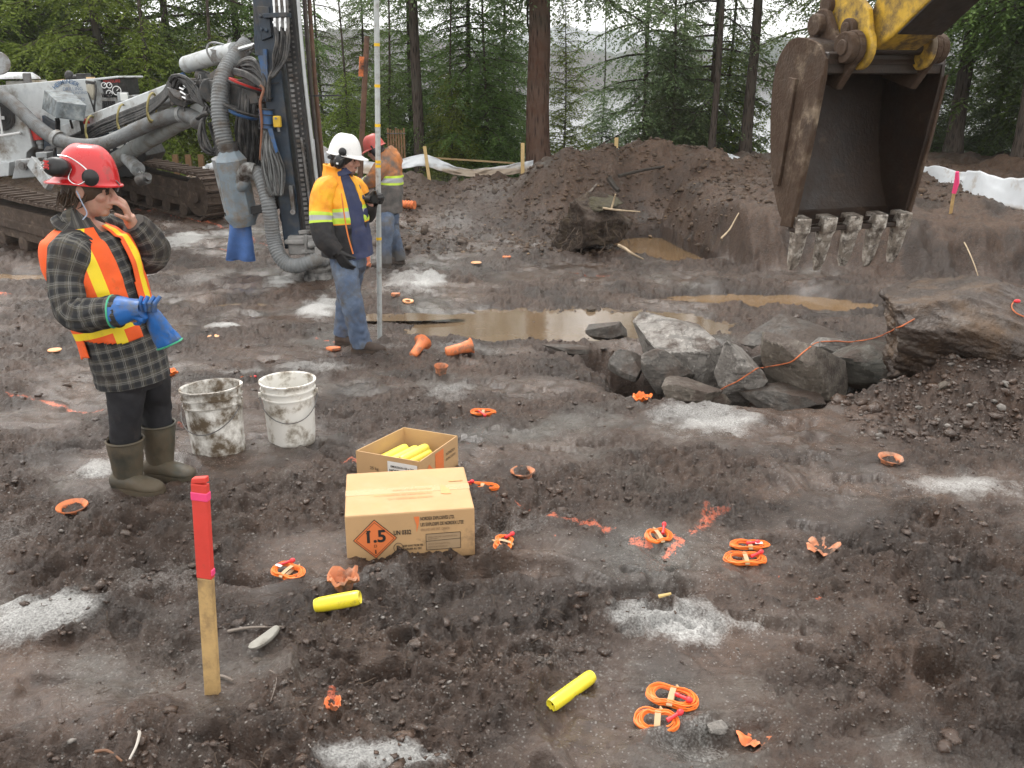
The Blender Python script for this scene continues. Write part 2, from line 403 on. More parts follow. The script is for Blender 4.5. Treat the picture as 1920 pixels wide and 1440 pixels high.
for (x0, y0, x1, y1, n) in ((-1.9, 3.6, -.3, 4.4, 7), (-.4, 4.9, 1.9, 4.2, 9), (.2, 3.3, 1.4, 2.4, 6), (-1.1, 6.3, .9, 5.6, 8), (-.6, 2.5, .6, 2.9, 5), (1.0, 3.6, 2.3, 3.2, 6), (-2.6, 5.6, -1.4, 6.6, 6), (.3, 6.3, -.6, 7.1, 5)):
    a = math.atan2(y1 - y0, x1 - x0)
    for k in range(n):
        t = (k + .5) / n; sd = (.09 if k % 2 else -.09); _bp.append((x0 + (x1 - x0) * t - math.sin(a) * sd + r2.uniform(-.03, .03), y0 + (y1 - y0) * t + math.cos(a) * sd + r2.uniform(-.03, .03), a + r2.uniform(-.3, .3)))
def churn(x, y): return sst(-.42, .30, fbm(x * .85, y * .95, 4, 50))
def detail(x, y, bw, bkw, hp):
    far = sst(5, 12, y); lump = np.maximum(np.maximum(bw, bkw), hp)
    a = 1 + .25 * far * (1 - .5 * sst(0, .5, lump)) + .3 * sst(0, .5, lump); hi = 1 - .55 * sst(0, .4, np.maximum(bw, bkw))
    patch = churn(x, y)               # trampled smooth areas and churned areas
    z = .024 * fbm(x * 2.3, y * 2.3, 3, 51) * a
    wx, wy = x + .05 * perlin(x * 7, y * 7, 8), y + .05 * perlin(x * 7, y * 7, 11)
    z = z + (.008 + .021 * patch) * billow(wx * 5.3, wy * 5.3, 3, 53) * a * hi
    cl = worley(wx * 10, wy * 10, 57); cl2 = worley(wx * 21, wy * 21, 58)
    k = sst(-.1, .3, perlin(x * 1.9, y * 1.9, 66))
    z = z + ((.006 + .020 * patch * k) * np.minimum(.34, np.maximum(0, .62 - cl)) + (.004 + .014 * patch) * np.minimum(.35, np.maximum(0, .6 - cl2))) * a * hi
    z = z + .0125 * fbm(x * 24 + 1.5 * perlin(x * 9, y * 9, 14), y * 24, 3, 59) * (.16 + 1.1 * patch) * a * hi
    vx, vy = wx + .03 * perlin(x * 19, y * 19, 15), wy + .03 * perlin(x * 19, y * 19, 16)
    z = z + (.012 * sst(-.02, .14, perlin(vx * 7.5, vy * 8.5, 18)) + .0085 * sst(.0, .16, perlin(vx * 15, vy * 17, 19)) + .006 * sst(.02, .2, perlin(vx * 31, vy * 33, 20))) * (.06 + .94 * patch) * (1 - .75 * sst(3.2, 8, y)) * hi
    z = z + .011 * np.maximum(0, perlin(wx * 13, wy * 13, 68)) * (.12 + 1.2 * patch) * a * hi
    z = z - .030 * sst(.25, .6, perlin(wx * 3.7, wy * 4.5, 61)) * a
    rd = .5 + .5 * np.sin((y * 1.0 - x * .35) * 22 + 3 * perlin(x * .9, y * .9, 63))        # crawler tracks over the far flat
    z = z + .030 * rd * sst(.0, .4, perlin(x * .45, y * .45, 64)) * sst(8.5, 10, y) * (1 - sst(13, 15, y)) * (1 - lump)
    return z, patch
def dents(x, y, z):
    for (cx, cy, a) in _bp:
        ix = np.where((np.abs(x - cx) < .24) & (np.abs(y - cy) < .24))[0]
        if not len(ix): continue
        dx, dy = x[ix] - cx, y[ix] - cy; u, v = dx * math.cos(a) + dy * math.sin(a), -dx * math.sin(a) + dy * math.cos(a)
        d = np.minimum(np.sqrt(((u - .055) / .095) ** 2 + (v / .055) ** 2), np.sqrt(((u + .10) / .055) ** 2 + (v / .044) ** 2)) + .10 * perlin(x[ix] * 22, y[ix] * 22, 69)
        k = 1 - sst(.82, 1.05, d); z[ix] = z[ix] * 1.0 - .026 * k + .004 * k * np.sin(u * 2 * math.pi / .028) + .010 * np.exp(-((d - 1.22) / .16) ** 2)
    for (cx, cy, a, s) in _fp:
        ix = np.where((np.abs(x - cx) < .35) & (np.abs(y - cy) < .35))[0]
        if not len(ix): continue
        d = ell_d(x[ix], y[ix], (cx, cy), .15 * s, .062 * s, a) + .18 * perlin(x[ix] * 14, y[ix] * 14, 67)
        z[ix] += -.034 * s * (1 - sst(.55, 1.0, d)) + .014 * s * np.exp(-((d - 1.25) / .25) ** 2)
    return z

# drill cuttings and rock dust: (px, py, half width px, half height px, strength, height)
POWDER = [(345, 458, 46, 15, 1.2, .03), (805, 540, 36, 20, 1.3, .07), (765, 527, 60, 32, .75, .06), (532, 522, 34, 15, 1.1, .03), (603, 566, 40, 24, 1.1, .02), (425, 601, 40, 6, 1.1, .01), (370, 520, 60, 25, .45, .02),
          (590, 684, 85, 20, .75, .01), (1320, 785, 125, 45, .85, .03), (1262, 1172, 135, 36, 1.05, .02), (80, 1162, 130, 46, 1.1, .03), (720, 1432, 130, 34, 1.15, .02), (188, 880, 45, 22, .8, .01),
          (1810, 915, 105, 28, .75, .01), (455, 690, 60, 12, .65, .01), (850, 735, 60, 40, .5, .01), (330, 862, 30, 18, .6, .0), (870, 640, 90, 14, .5, .0), (1720, 1400, 90, 40, .25, 0), (1290, 1390, 150, 60, .38, 0), (20, 1000, 90, 50, .35, 0),
          (700, 640, 120, 10, .4, 0), (930, 600, 160, 12, .3, 0), (560, 900, 60, 30, .3, 0), (960, 990, 120, 50, .35, 0), (700, 1090, 160, 30, .4, 0), (300, 1090, 140, 40, .4, 0), (660, 600, 60, 30, .45, 0), (1050, 1240, 200, 60, .3, 0),(950,400,120,14,.4,0),(860,430,50,10,.5,0),(1000,470,120,14,.3,0)]
PAINT = [([(12, 737), (80, 753), (190, 771)], .026), ([(325, 798), (362, 806)], .02), ([(225, 398), (300, 405), (370, 424), (440, 441), (505, 463)], .035), ([(1035, 974), (1090, 984), (1138, 1000)], .024), ([(1300, 1005), (1330, 980), (1362, 962)], .026),
         ([(1188, 1012), (1216, 1017)], .02), ([(1252, 1008), (1280, 1020), (1250, 1035)], .02), ([(935, 938), (985, 948)], .022), ([(615, 864), (672, 872)], .015), ([(1083, 510), (1140, 516)], .05), ([(0, 548), (14, 549)], .05), ([(0, 705), (18, 709)], .03),
         ([(628, 1318), (622, 1350)], .016), ([(590, 625), (640, 632)], .015), ([(1325, 958), (1310, 1000)], .014), ([(295, 705), (320, 703)], .03),([(415,470),(450,475)],.03),([(330,395),(395,408)],.03),([(1525,1120),(1535,1122)],.012)]
def masks(x, y, z):
    pw = np.zeros_like(x); ph = np.zeros_like(x)
    wob = .35 * fbm(x * 5, y * 5, 4, 71)
    for (px, py, a, b, s, h) in POWDER:
        z0 = float(macro(np.array([pz(px, py, -.1)[0]]), np.array([pz(px, py, -.1)[1]]))[0][0])
        c = pz(px, py, z0); rx = abs(pz(px + a, py, z0)[0] - c[0]); ry = abs(pz(px, py - b, z0)[1] - pz(px, py + b, z0)[1]) / 2
        ix = np.where((np.abs(x - c[0]) < 2.0 * rx + .1) & (np.abs(y - c[1]) < 2.0 * ry + .1))[0]
        if not len(ix): continue
        d = ell_d(x[ix], y[ix], c, rx, ry) + wob[ix] * 1.1
        k = (1 - sst(.25, 1.4, d)); pw[ix] = np.maximum(pw[ix], k * s); ph[ix] += h * np.clip(1 - d * .8, 0, 1)
    pa = np.zeros_like(x); spk = .55 + .45 * fbm(x * 30, y * 30, 3, 77) + .35 * perlin(x * 8, y * 8, 79)
    for pts, wd in PAINT:
        P = []
        for p in pts:
            c = pz(p[0], p[1], -.1); z0 = float(macro(np.array([c[0]]), np.array([c[1]]))[0][0]); P.append(pz(p[0], p[1], z0)[:2])
        for a, b in zip(P[:-1], P[1:]):
            ix = np.where((x > min(a[0], b[0]) - .2) & (x < max(a[0], b[0]) + .2) & (y > min(a[1], b[1]) - .2) & (y < max(a[1], b[1]) + .2))[0]
            if not len(ix): continue
            q = np.stack([x[ix], y[ix]], 1) - a; t = np.clip(q @ (b - a) / ((b - a) @ (b - a)), 0, 1); d = np.linalg.norm(q - t[:, None] * (b - a), axis=1)
            pa[ix] = np.maximum(pa[ix], np.clip((1.5 - d / wd) * spk[ix] * 1.35, 0, 1))
    return pw, pa, ph
def surf(x, y):
    x = np.asarray(x, float).ravel(); y = np.asarray(y, float).ravel()
    z, bw, bkw, hp = macro(x, y); d, patch = detail(x, y, bw, bkw, hp); z = dents(x, y, z + d)
    return z
def gz(x, y): return float(surf([x], [y])[0])
def gp(px, py):
    d = ray(px, py); t = np.linspace(1.5, 40, 1200); P = np.array([0, 0, CZ]) + t[:, None] * d
    m_ = macro(P[:, 0], P[:, 1])[0]; i = int(np.argmax(P[:, 2] < m_)); t2 = np.linspace(t[max(i - 1, 0)], t[i], 60); P = np.array([0, 0, CZ]) + t2[:, None] * d
    s_ = surf(P[:, 0], P[:, 1]); j = int(np.argmax(P[:, 2] < s_)); 
    if P[j, 2] >= s_[j]: j = len(t2) - 1
    q = P[j].copy(); q[2] = gz(q[0], q[1]); return q

# --- material of the soil
def soil():
    t = NT('wet_soil'); co = t.coord('Object')
    def at_(nm): return t.n('ShaderNodeAttribute', attribute_name=nm).outputs['Fac']
    grit, pw, pa, red, wet, chn = at_('grit'), at_('powder'), at_('paint'), at_('red'), at_('wet'), at_('churn')
    n1 = t.noise(co, 2.2, 6, .62); n2 = t.noise(co, 23, 5, .65); n3 = t.noise(co, 120, 3, .6)
    brown = t.mix(t.ramp(n2, .3, .72), (.036, .0185, .0105), (.108, .061, .038))
    brown = t.mix(t.ramp(n1, .35, .7), brown, (.048, .031, .023))
    rust = t.mix(t.ramp(n2, .3, .7), (.054, .027, .015), (.135, .078, .046))
    brown = t.mix(red, brown, rust)
    grey = t.mix(t.ramp(n3, .3, .75), (.045, .040, .034), (.125, .113, .098))
    g = t.math('ADD', grit, t.math('MULTIPLY', t.math('SUBTRACT', n2, .5), .9)); g = t.ramp(g, .32, .78)
    c = t.mix(g, brown, grey)
    n4 = t.noise(co, 9, 6, .72); c = t.mix(t.ramp(n4, .50, .68, 0, .60), c, (.018, .0115, .008)); c = t.mix(t.ramp(t.noise(co, 6.5, 6, .7), .56, .74, 0, .5), c, (.135, .118, .10))
    vor = t.n('ShaderNodeTexVoronoi', Scale=95.0); t.l(co, vor.inputs['Vector'])
    peb = t.math('MULTIPLY', t.math('LESS_THAN', vor.outputs['Distance'], .33), t.math('GREATER_THAN', t.noise(vor.outputs['Color'], 3.1, 0), .565))
    c = t.mix(t.math('MULTIPLY', peb, .7), c, (.20, .185, .17))
    p = t.math('ADD', pw, t.math('MULTIPLY', t.math('SUBTRACT', n3, .5), .8)); p = t.math('ADD', p, t.math('MULTIPLY', t.math('SUBTRACT', n2, .5), .5))
    dust = t.mix(t.ramp(n3, .3, .7), (.24, .236, .228), (.54, .535, .52))
    c = t.mix(t.ramp(p, .28, 1.02), c, dust)
    q_ = t.math('ADD', pa, t.math('ADD', t.math('MULTIPLY', t.math('SUBTRACT', n3, .5), 2.2), t.math('MULTIPLY', t.math('SUBTRACT', n2, .5), 1.2))); q_ = t.math('MULTIPLY', q_, t.math('GREATER_THAN', pa, .05))
    c = t.mix(t.math('MULTIPLY', t.ramp(q_, .45, .95), .85), c, (.74, .175, .085))
    c = t.mix(t.math('MULTIPLY', wet, .55), c, (.020, .014, .011))
    rgh = t.math('ADD', t.ramp(n1, .3, .7, -.08, .10), t.ramp(chn, 0, 1, .25, .50)); rgh = t.math('ADD', rgh, t.math('MULTIPLY', t.ramp(p, .3, .9), .35)); rgh = t.math('SUBTRACT', rgh, t.math('MULTIPLY', wet, .16))
    b = t.bump(t.math('MULTIPLY', t.noise(co, 46, 6, .72), t.ramp(chn, 0, .8, .30, 1.0)), 1.0, .030); b = t.bump(t.math('MULTIPLY', n3, t.ramp(chn, 0, .8, .4, 1.0)), .6, .008, b)
    b = t.bump(peb, .5, .006, b)
    cw = t.math('MULTIPLY', t.ramp(chn, .1, .8, .20, .05), t.ramp(pw, .1, .5, 1, 0))
    return t.set(Base_Color=c, Roughness=rgh, Normal=b, Specular_IOR_Level=.5, Coat_Weight=cw, Coat_Roughness=.27, Coat_Normal=b)
SOIL = soil()

def grid_mesh(nc, ys, hw):
    nr = len(ys); u = np.linspace(-1, 1, nc); u = np.sign(u) * (np.abs(u) * .78 + .22 * np.abs(u) ** 3)
    X = np.outer(hw, u); Y = np.repeat(ys[:, None], nc, 1); return X.ravel(), Y.ravel(), nr
def mesh_from(name, co, quads, attrs):
    used, inv = np.unique(quads.ravel(), return_inverse=True)
    me = bpy.data.meshes.new(name); n = len(quads)
    me.vertices.add(len(used)); me.vertices.foreach_set('co', co[used].ravel().astype(np.float32))
    me.loops.add(n * 4); me.loops.foreach_set('vertex_index', inv.astype(np.int32))
    me.polygons.add(n); me.polygons.foreach_set('loop_start', np.arange(0, n * 4, 4, dtype=np.int32)); me.polygons.foreach_set('loop_total', np.full(n, 4, np.int32))
    me.polygons.foreach_set('use_smooth', np.ones(n, bool)); me.update(calc_edges=True)
    for k, a in attrs.items():
        q = me.attributes.new(k, 'FLOAT', 'POINT'); q.data.foreach_set('value', a[used].astype(np.float32))
    me.materials.append(SOIL); return me
NC = 940
ys = np.r_[1.9 / np.tan(np.linspace(R_(62), R_(12.2), 500)), np.arange(8.83, 17.6, .042), np.linspace(17.65, 24, 40)]   # even steps of view angle, then even steps
hw = 1.3 + .70 * ys
X, Yg, NR = grid_mesh(NC, ys, hw)
Z, BW, BKW, HP = macro(X, Yg); base_z = np.interp(Yg, [0, 1.5, 2.5, 4.5, 7.5, 9, 12, 15, 20, 24, 30], [.10, .10, .06, 0, -.28, -.38, -.45, -.36, -.3, -.5, -1.4])
Dt, patch = detail(X, Yg, BW, BKW, HP); PW, PA, PH = masks(X, Yg, Z)
Zs = dents(X, Yg, Z + Dt * (1 - .65 * np.clip(PW * 1.2 - .2, 0, 1))) + PH
grit = .25 + .62 * fbm(X * .9, Yg * .9, 4, 81) - .25 * patch + .12 * sst(2.5, 4, 6.5 - Yg) + .10 * perlin(X * 3.1, Yg * 3.1, 83)
grit = grit + .25 * np.clip(PW, 0, 1) - .30 * BW - .35 * BKW - .2 * HP
red = np.clip(.5 * sst(.1, .9, BW) + .55 * BKW + .25 * HP + .45 * fbm(X * 1.1, Yg * 1.1, 3, 85) - .04 + .22 * sst(7.5, 10, Yg), 0, 1)
wet = np.clip(sst(.05, .5, fbm(X * 1.5, Yg * 1.5, 3, 87)) * (1 - np.clip(PW, 0, 1)) * (1 - .7 * BW) + .9 * sst(-.38, -.5, Zs) * sst(8, 9, Yg), 0, 1)
co = np.stack([X, Yg, Zs], 1)
i0 = (np.arange(NR - 1)[:, None] * NC + np.arange(NC - 1)[None, :]).ravel()
quads = np.stack([i0, i0 + 1, i0 + NC + 1, i0 + NC], 1)
attrs = dict(grit=np.clip(grit, 0, 1), powder=PW, paint=PA, red=red, wet=wet, churn=np.clip(np.maximum(np.maximum(patch, np.maximum(BW, BKW) * 1.5), HP * 3), 0, 1))
cx, cy = X[i0], Yg[i0]
region = np.zeros(len(i0), int)
region[(BW[i0] > .12)] = 1
region[(BKW[i0] > .12) & (BKW[i0] >= BW[i0])] = 2
region[HP[i0] > .03] = 3
region[(region == 0) & (PW[i0] > .55)] = 4
for rid, nm, lab, cat in ((0, 'ground', 'churned wet brown and grey mud of the dig', None), (1, 'dirt_berm', 'long berm of dug-out brown soil below the trees', None), (2, 'dirt_bank', 'dark cut soil bank with a flat top behind the digger bucket', None), (3, 'dirt_heap', 'dark soil heap under the mud-covered boulder', None)):
    me = mesh_from(nm, co, quads[region == rid], attrs); o = bpy.data.objects.new(nm, me); COL.objects.link(o); tag(o, lab, None, None, 'structure')
for (px, py, a, b, s, h) in POWDER:
    if s < .75: continue
    c = pz(px, py, -.1); z0 = float(macro(np.array([c[0]]), np.array([c[1]]))[0][0]); c = pz(px, py, z0)
    rx = abs(pz(px + a, py, z0)[0] - c[0]) * 2 + .05; ry = abs(pz(px, py - b, z0)[1] - pz(px, py + b, z0)[1]) + .05
    k = (region == 4) & (np.abs(cx - c[0]) < rx) & (np.abs(cy - c[1]) < ry)
    if k.sum() < 4: continue
    o = bpy.data.objects.new('drill_cuttings', mesh_from('drill_cuttings', co, quads[k], attrs)); COL.objects.link(o); tag(o, 'pale grey drill cuttings and rock dust lying on the mud', None, None, 'stuff'); region[k] = -1
if (region == 4).any():
    o = bpy.data.objects.new('rock_dust', mesh_from('rock_dust', co, quads[region == 4], attrs)); COL.objects.link(o); tag(o, 'thin pale rock dust on the mud', None, None, 'stuff')

# wider ground: under the trees, down to the lake, and round behind the camera
def forest_floor():
    t = NT('forest_floor'); co_ = t.coord('Object'); n = t.noise(co_, 3.5, 7, .7)
    c = t.mix(t.ramp(n, .35, .65), (.030, .024, .016), (.085, .062, .036)); c = t.mix(t.noise(co_, .8, 5, .6, .5, .68), c, (.035, .055, .018))
    return t.set(Base_Color=c, Roughness=.85, Normal=t.bump(n, .8, .05))
gx, gy = np.meshgrid(np.linspace(-75, 75, 220), np.r_[np.linspace(-30, 1, 50), np.linspace(1.5, 60, 200)])
gx, gy = gx.ravel(), gy.ravel(); gzv = macro(gx, gy)[0] + .12 * fbm(gx * .6, gy * .6, 4, 90) * sst(22, 26, gy)
ins = (np.abs(gx) < (1.3 + .70 * np.maximum(gy, 0)) - .3) & (gy > .9) & (gy < 23.3); gzv = np.where(ins, np.interp(gy, [0, 4, 12, 24], [-.2, -.5, -1.6, -1.6]) - .5, gzv - .02)
nx = 220; ny = 250; j0 = (np.arange(ny - 1)[:, None] * nx + np.arange(nx - 1)[None, :]).ravel()
me = mesh_from('forest_floor', np.stack([gx, gy, gzv], 1), np.stack([j0, j0 + 1, j0 + nx + 1, j0 + nx], 1), {}); me.materials.clear(); me.materials.append(forest_floor())
o = bpy.data.objects.new('forest_floor', me); COL.objects.link(o); tag(o, 'dark forest floor sloping from the dig to the lake', None, None, 'structure')

# --- water
def muddy(col, nm):
    t = NT(nm); co_ = t.coord('Object'); c = t.mix(t.noise(co_, 2.2, 4, .6, .3, .7), col, tuple(q * 1.25 for q in col))
    return t.set(Base_Color=c, Roughness=.10, Normal=t.bump(t.noise(co_, 9, 3), .10, .01), Specular_IOR_Level=.5)
WAT = muddy((.155, .098, .050), 'muddy_water'); WAT2 = muddy((.125, .088, .055), 'grey_muddy_water')
def puddle(c, rx, ry, z, lab, mat, rot=0.0):
    a = np.linspace(0, 2 * math.pi, 60, endpoint=False); k = 1 + .12 * perlin(np.cos(a) * 1.5 + c[0], np.sin(a) * 1.5 + c[1], 95)
    dx, dy = np.cos(a) * rx * k, np.sin(a) * ry * k; cr, sr = math.cos(rot), math.sin(rot)
    m = MB(); m.add(np.vstack([[(c[0], c[1], z)], np.stack([c[0] + dx * cr - dy * sr, c[1] + dx * sr + dy * cr, np.full(60, z)], 1)]), [(0, i + 1, (i + 1) % 60 + 1) for i in range(60)])
    tag(m.build('puddle', mat), lab, None, None, 'structure')
puddle((.45, 8.75), 2.6, 1.1, -.452, 'wide shallow brown puddle across the middle of the dig', WAT2, -.03)
puddle((2.85, 10.0), 1.75, .66, -.52, 'brown puddle below the cut bank', WAT, -.12)
puddle((4.0, 9.2), 1.25, .38, -.525, 'thin brown puddle behind the boulder', WAT2, -.1)
puddle((2.25, 13.5), 1.1, 1.6, -.56, 'brown pool in the pit below the berm', WAT, .1)
puddle((-6.3, 11.1), 1.3, .5, -.49, 'small brown puddle at the left edge', WAT)
puddle((-2.9, 9.6), .5, .24, -.455, 'small puddle by the drill hole', WAT2)
puddle((-1.25, 9.0), .75, .16, -.415, 'narrow wet streak behind the man', WAT2)
def lake():
    t = NT('lake_water'); co_ = t.coord('Object'); mp = t.n('ShaderNodeMapping'); mp.inputs['Scale'].default_value = (.35, 1.2, 1); t.l(co_, mp.inputs[0])
    return t.set(Base_Color=(.035, .045, .05), Roughness=.12, Normal=t.bump(t.noise(mp.outputs[0], 1.6, 4), .25, .05), Specular_IOR_Level=.5)
m = MB(); m.add([(-1500, 36, LAKE_Z), (1500, 36, LAKE_Z), (1500, 1500, LAKE_Z), (-1500, 1500, LAKE_Z)], [(0, 1, 2, 3)])
tag(m.build('lake', lake(), smooth=False), 'bright grey lake behind the trees', None, None, 'structure')

# --- far shore: wooded ridges
def ridge_mat(nm, a, b, c3):
    t = NT(nm); co_ = t.coord('Object'); n = t.noise(co_, .12, 6, .7); n2 = t.noise(co_, .03, 3)
    c = t.mix(t.ramp(n, .35, .68), a, b); c = t.mix(t.ramp(n2, .45, .62), c, c3)
    return t.set(Base_Color=c, Roughness=.9, Specular_IOR_Level=.1, Normal=t.bump(n, 1.0, 1.5))
def ridge(name, lab, Y0, xs, zs, deep, mat, seed, bumpy=3.0):
    n1, n2 = 420, 40; xv = np.linspace(xs[0], xs[-1], n1); d = np.linspace(0, 1, n2)
    XX, DD = np.meshgrid(xv, d); top = np.interp(XX, xs, zs)
    ZZ = LAKE_Z - 1 + (top - LAKE_Z) * np.sin(np.clip(DD * 1.25, 0, 1) * math.pi / 2) + bumpy * (1.2 - worley(XX / 5.0, DD * deep / 5.0 + XX * .02, seed)) * sst(0, .12, DD) + 1.5 * bumpy * fbm(XX / 40, DD * 3, 3, seed)
    YY = Y0 + DD * deep + 6 * fbm(XX / 30, DD * 2, 2, seed + 3)
    k = (np.arange(n2 - 1)[:, None] * n1 + np.arange(n1 - 1)[None, :]).ravel()
    me = mesh_from(name, np.stack([XX.ravel(), YY.ravel(), ZZ.ravel()], 1), np.stack([k, k + 1, k + n1 + 1, k + n1], 1), {}); me.materials.clear(); me.materials.append(mat)
    o = bpy.data.objects.new(name, me); COL.objects.link(o); tag(o, lab, None, None, 'structure')
ridge('far_hill', 'bare purple-brown wooded hill across the lake', 330, [-420, -260, -130, -75, -40, -10, 20, 60], [20, 22, 20, 17, 16, 12, 3, -3], 120, ridge_mat('bare_woods', (.036, .032, .030), (.090, .074, .068), (.042, .050, .034)), 5)
ridge('far_shore', 'wooded far shore of the lake with evergreens', 420, [-60, -20, 10, 40, 80, 160, 260, 420], [4, 9, 12, 10, 11, 14, 18, 20], 90, ridge_mat('far_evergreens', (.018, .028, .018), (.050, .064, .040), (.07, .06, .052)), 9, 3.4)
ridge('blue_ridge', 'distant blue ridge on the skyline', 1100, [-700, -200, 0, 60, 140, 300, 700, 900], [34, 38, 48, 60, 54, 44, 52, 56], 300, ridge_mat('distant_woods', (.05, .065, .06), (.08, .095, .08), (.09, .09, .09)), 15, 5)
# ------------------------------------------------------------------ trees
def bark(nm, a, b, sc_=1.0, red=None):
    t = NT(nm); co_ = t.coord('Object'); mp = t.n('ShaderNodeMapping'); mp.inputs['Scale'].default_value = (1, 1, .16); t.l(co_, mp.inputs[0])
    v = t.n('ShaderNodeTexVoronoi', Scale=26.0 * sc_); t.l(mp.outputs[0], v.inputs['Vector']); n = t.noise(mp.outputs[0], 18 * sc_, 6, .7)
    h = t.math('ADD', t.ramp(v.outputs['Distance'], .05, .55), n)
    c = t.mix(t.ramp(h, .5, 1.25), a, b); c = t.mix(t.noise(co_, 1.1, 5, .6, .52, .7), c, (.085, .088, .070))
    if red: c = t.mix(t.noise(co_, 2.2, 4, .6, .45, .65), c, red)
    return t.set(Base_Color=c, Roughness=.9, Specular_IOR_Level=.2, Normal=t.bump(h, 1.0, .03))
BARK = bark('grey_bark', (.022, .017, .014), (.085, .068, .056)); BARKP = bark('red_bark', (.028, .016, .012), (.125, .080, .060), .8, (.10, .052, .035))
def leaf(nm, a, b, c3, tr=.36):
    t = NT(nm); g = t.n('ShaderNodeNewGeometry'); rp = g.outputs['Random Per Island']; co_ = t.coord('Object')
    oi = t.n('ShaderNodeObjectInfo').outputs['Random']
    c = t.mix(rp, a, b); c = t.mix(t.noise(co_, 1.3, 3, .6, .40, .62), c, c3)
    hv = t.n('ShaderNodeHueSaturation'); t.l(c, hv.inputs['Color']); t.l(t.ramp(oi, 0, 1, .482, .512), hv.inputs['Hue']); t.l(t.ramp(oi, 0, 1, .8, 1.25), hv.inputs['Value'])
    c = hv.outputs[0]; t.l(c, t.b.inputs['Base Color']); t.b.inputs['Roughness'].default_value = .55; t.b.inputs['Specular IOR Level'].default_value = .25
    d = t.n('ShaderNodeBsdfTranslucent'); t.l(c, d.inputs['Color']); m_ = t.n('ShaderNodeMixShader'); m_.inputs[0].default_value = tr
    t.l(t.b.outputs[0], m_.inputs[1]); t.l(d.outputs[0], m_.inputs[2]); t.l(m_.outputs[0], t.out.inputs['Surface']); return t.m
LEAF_H = leaf('hemlock_leaf', (.072, .125, .032), (.175, .250, .072), (.115, .175, .046))
LEAF_C = leaf('cedar_leaf', (.096, .150, .022), (.220, .288, .055), (.155, .205, .036))
LEAF_G = leaf('grey_green_leaf', (.075, .118, .050), (.185, .240, .105), (.120, .165, .076))
LEAF_D = leaf('young_leaf', (.10, .15, .03), (.20, .25, .06), (.14, .19, .05), .35)

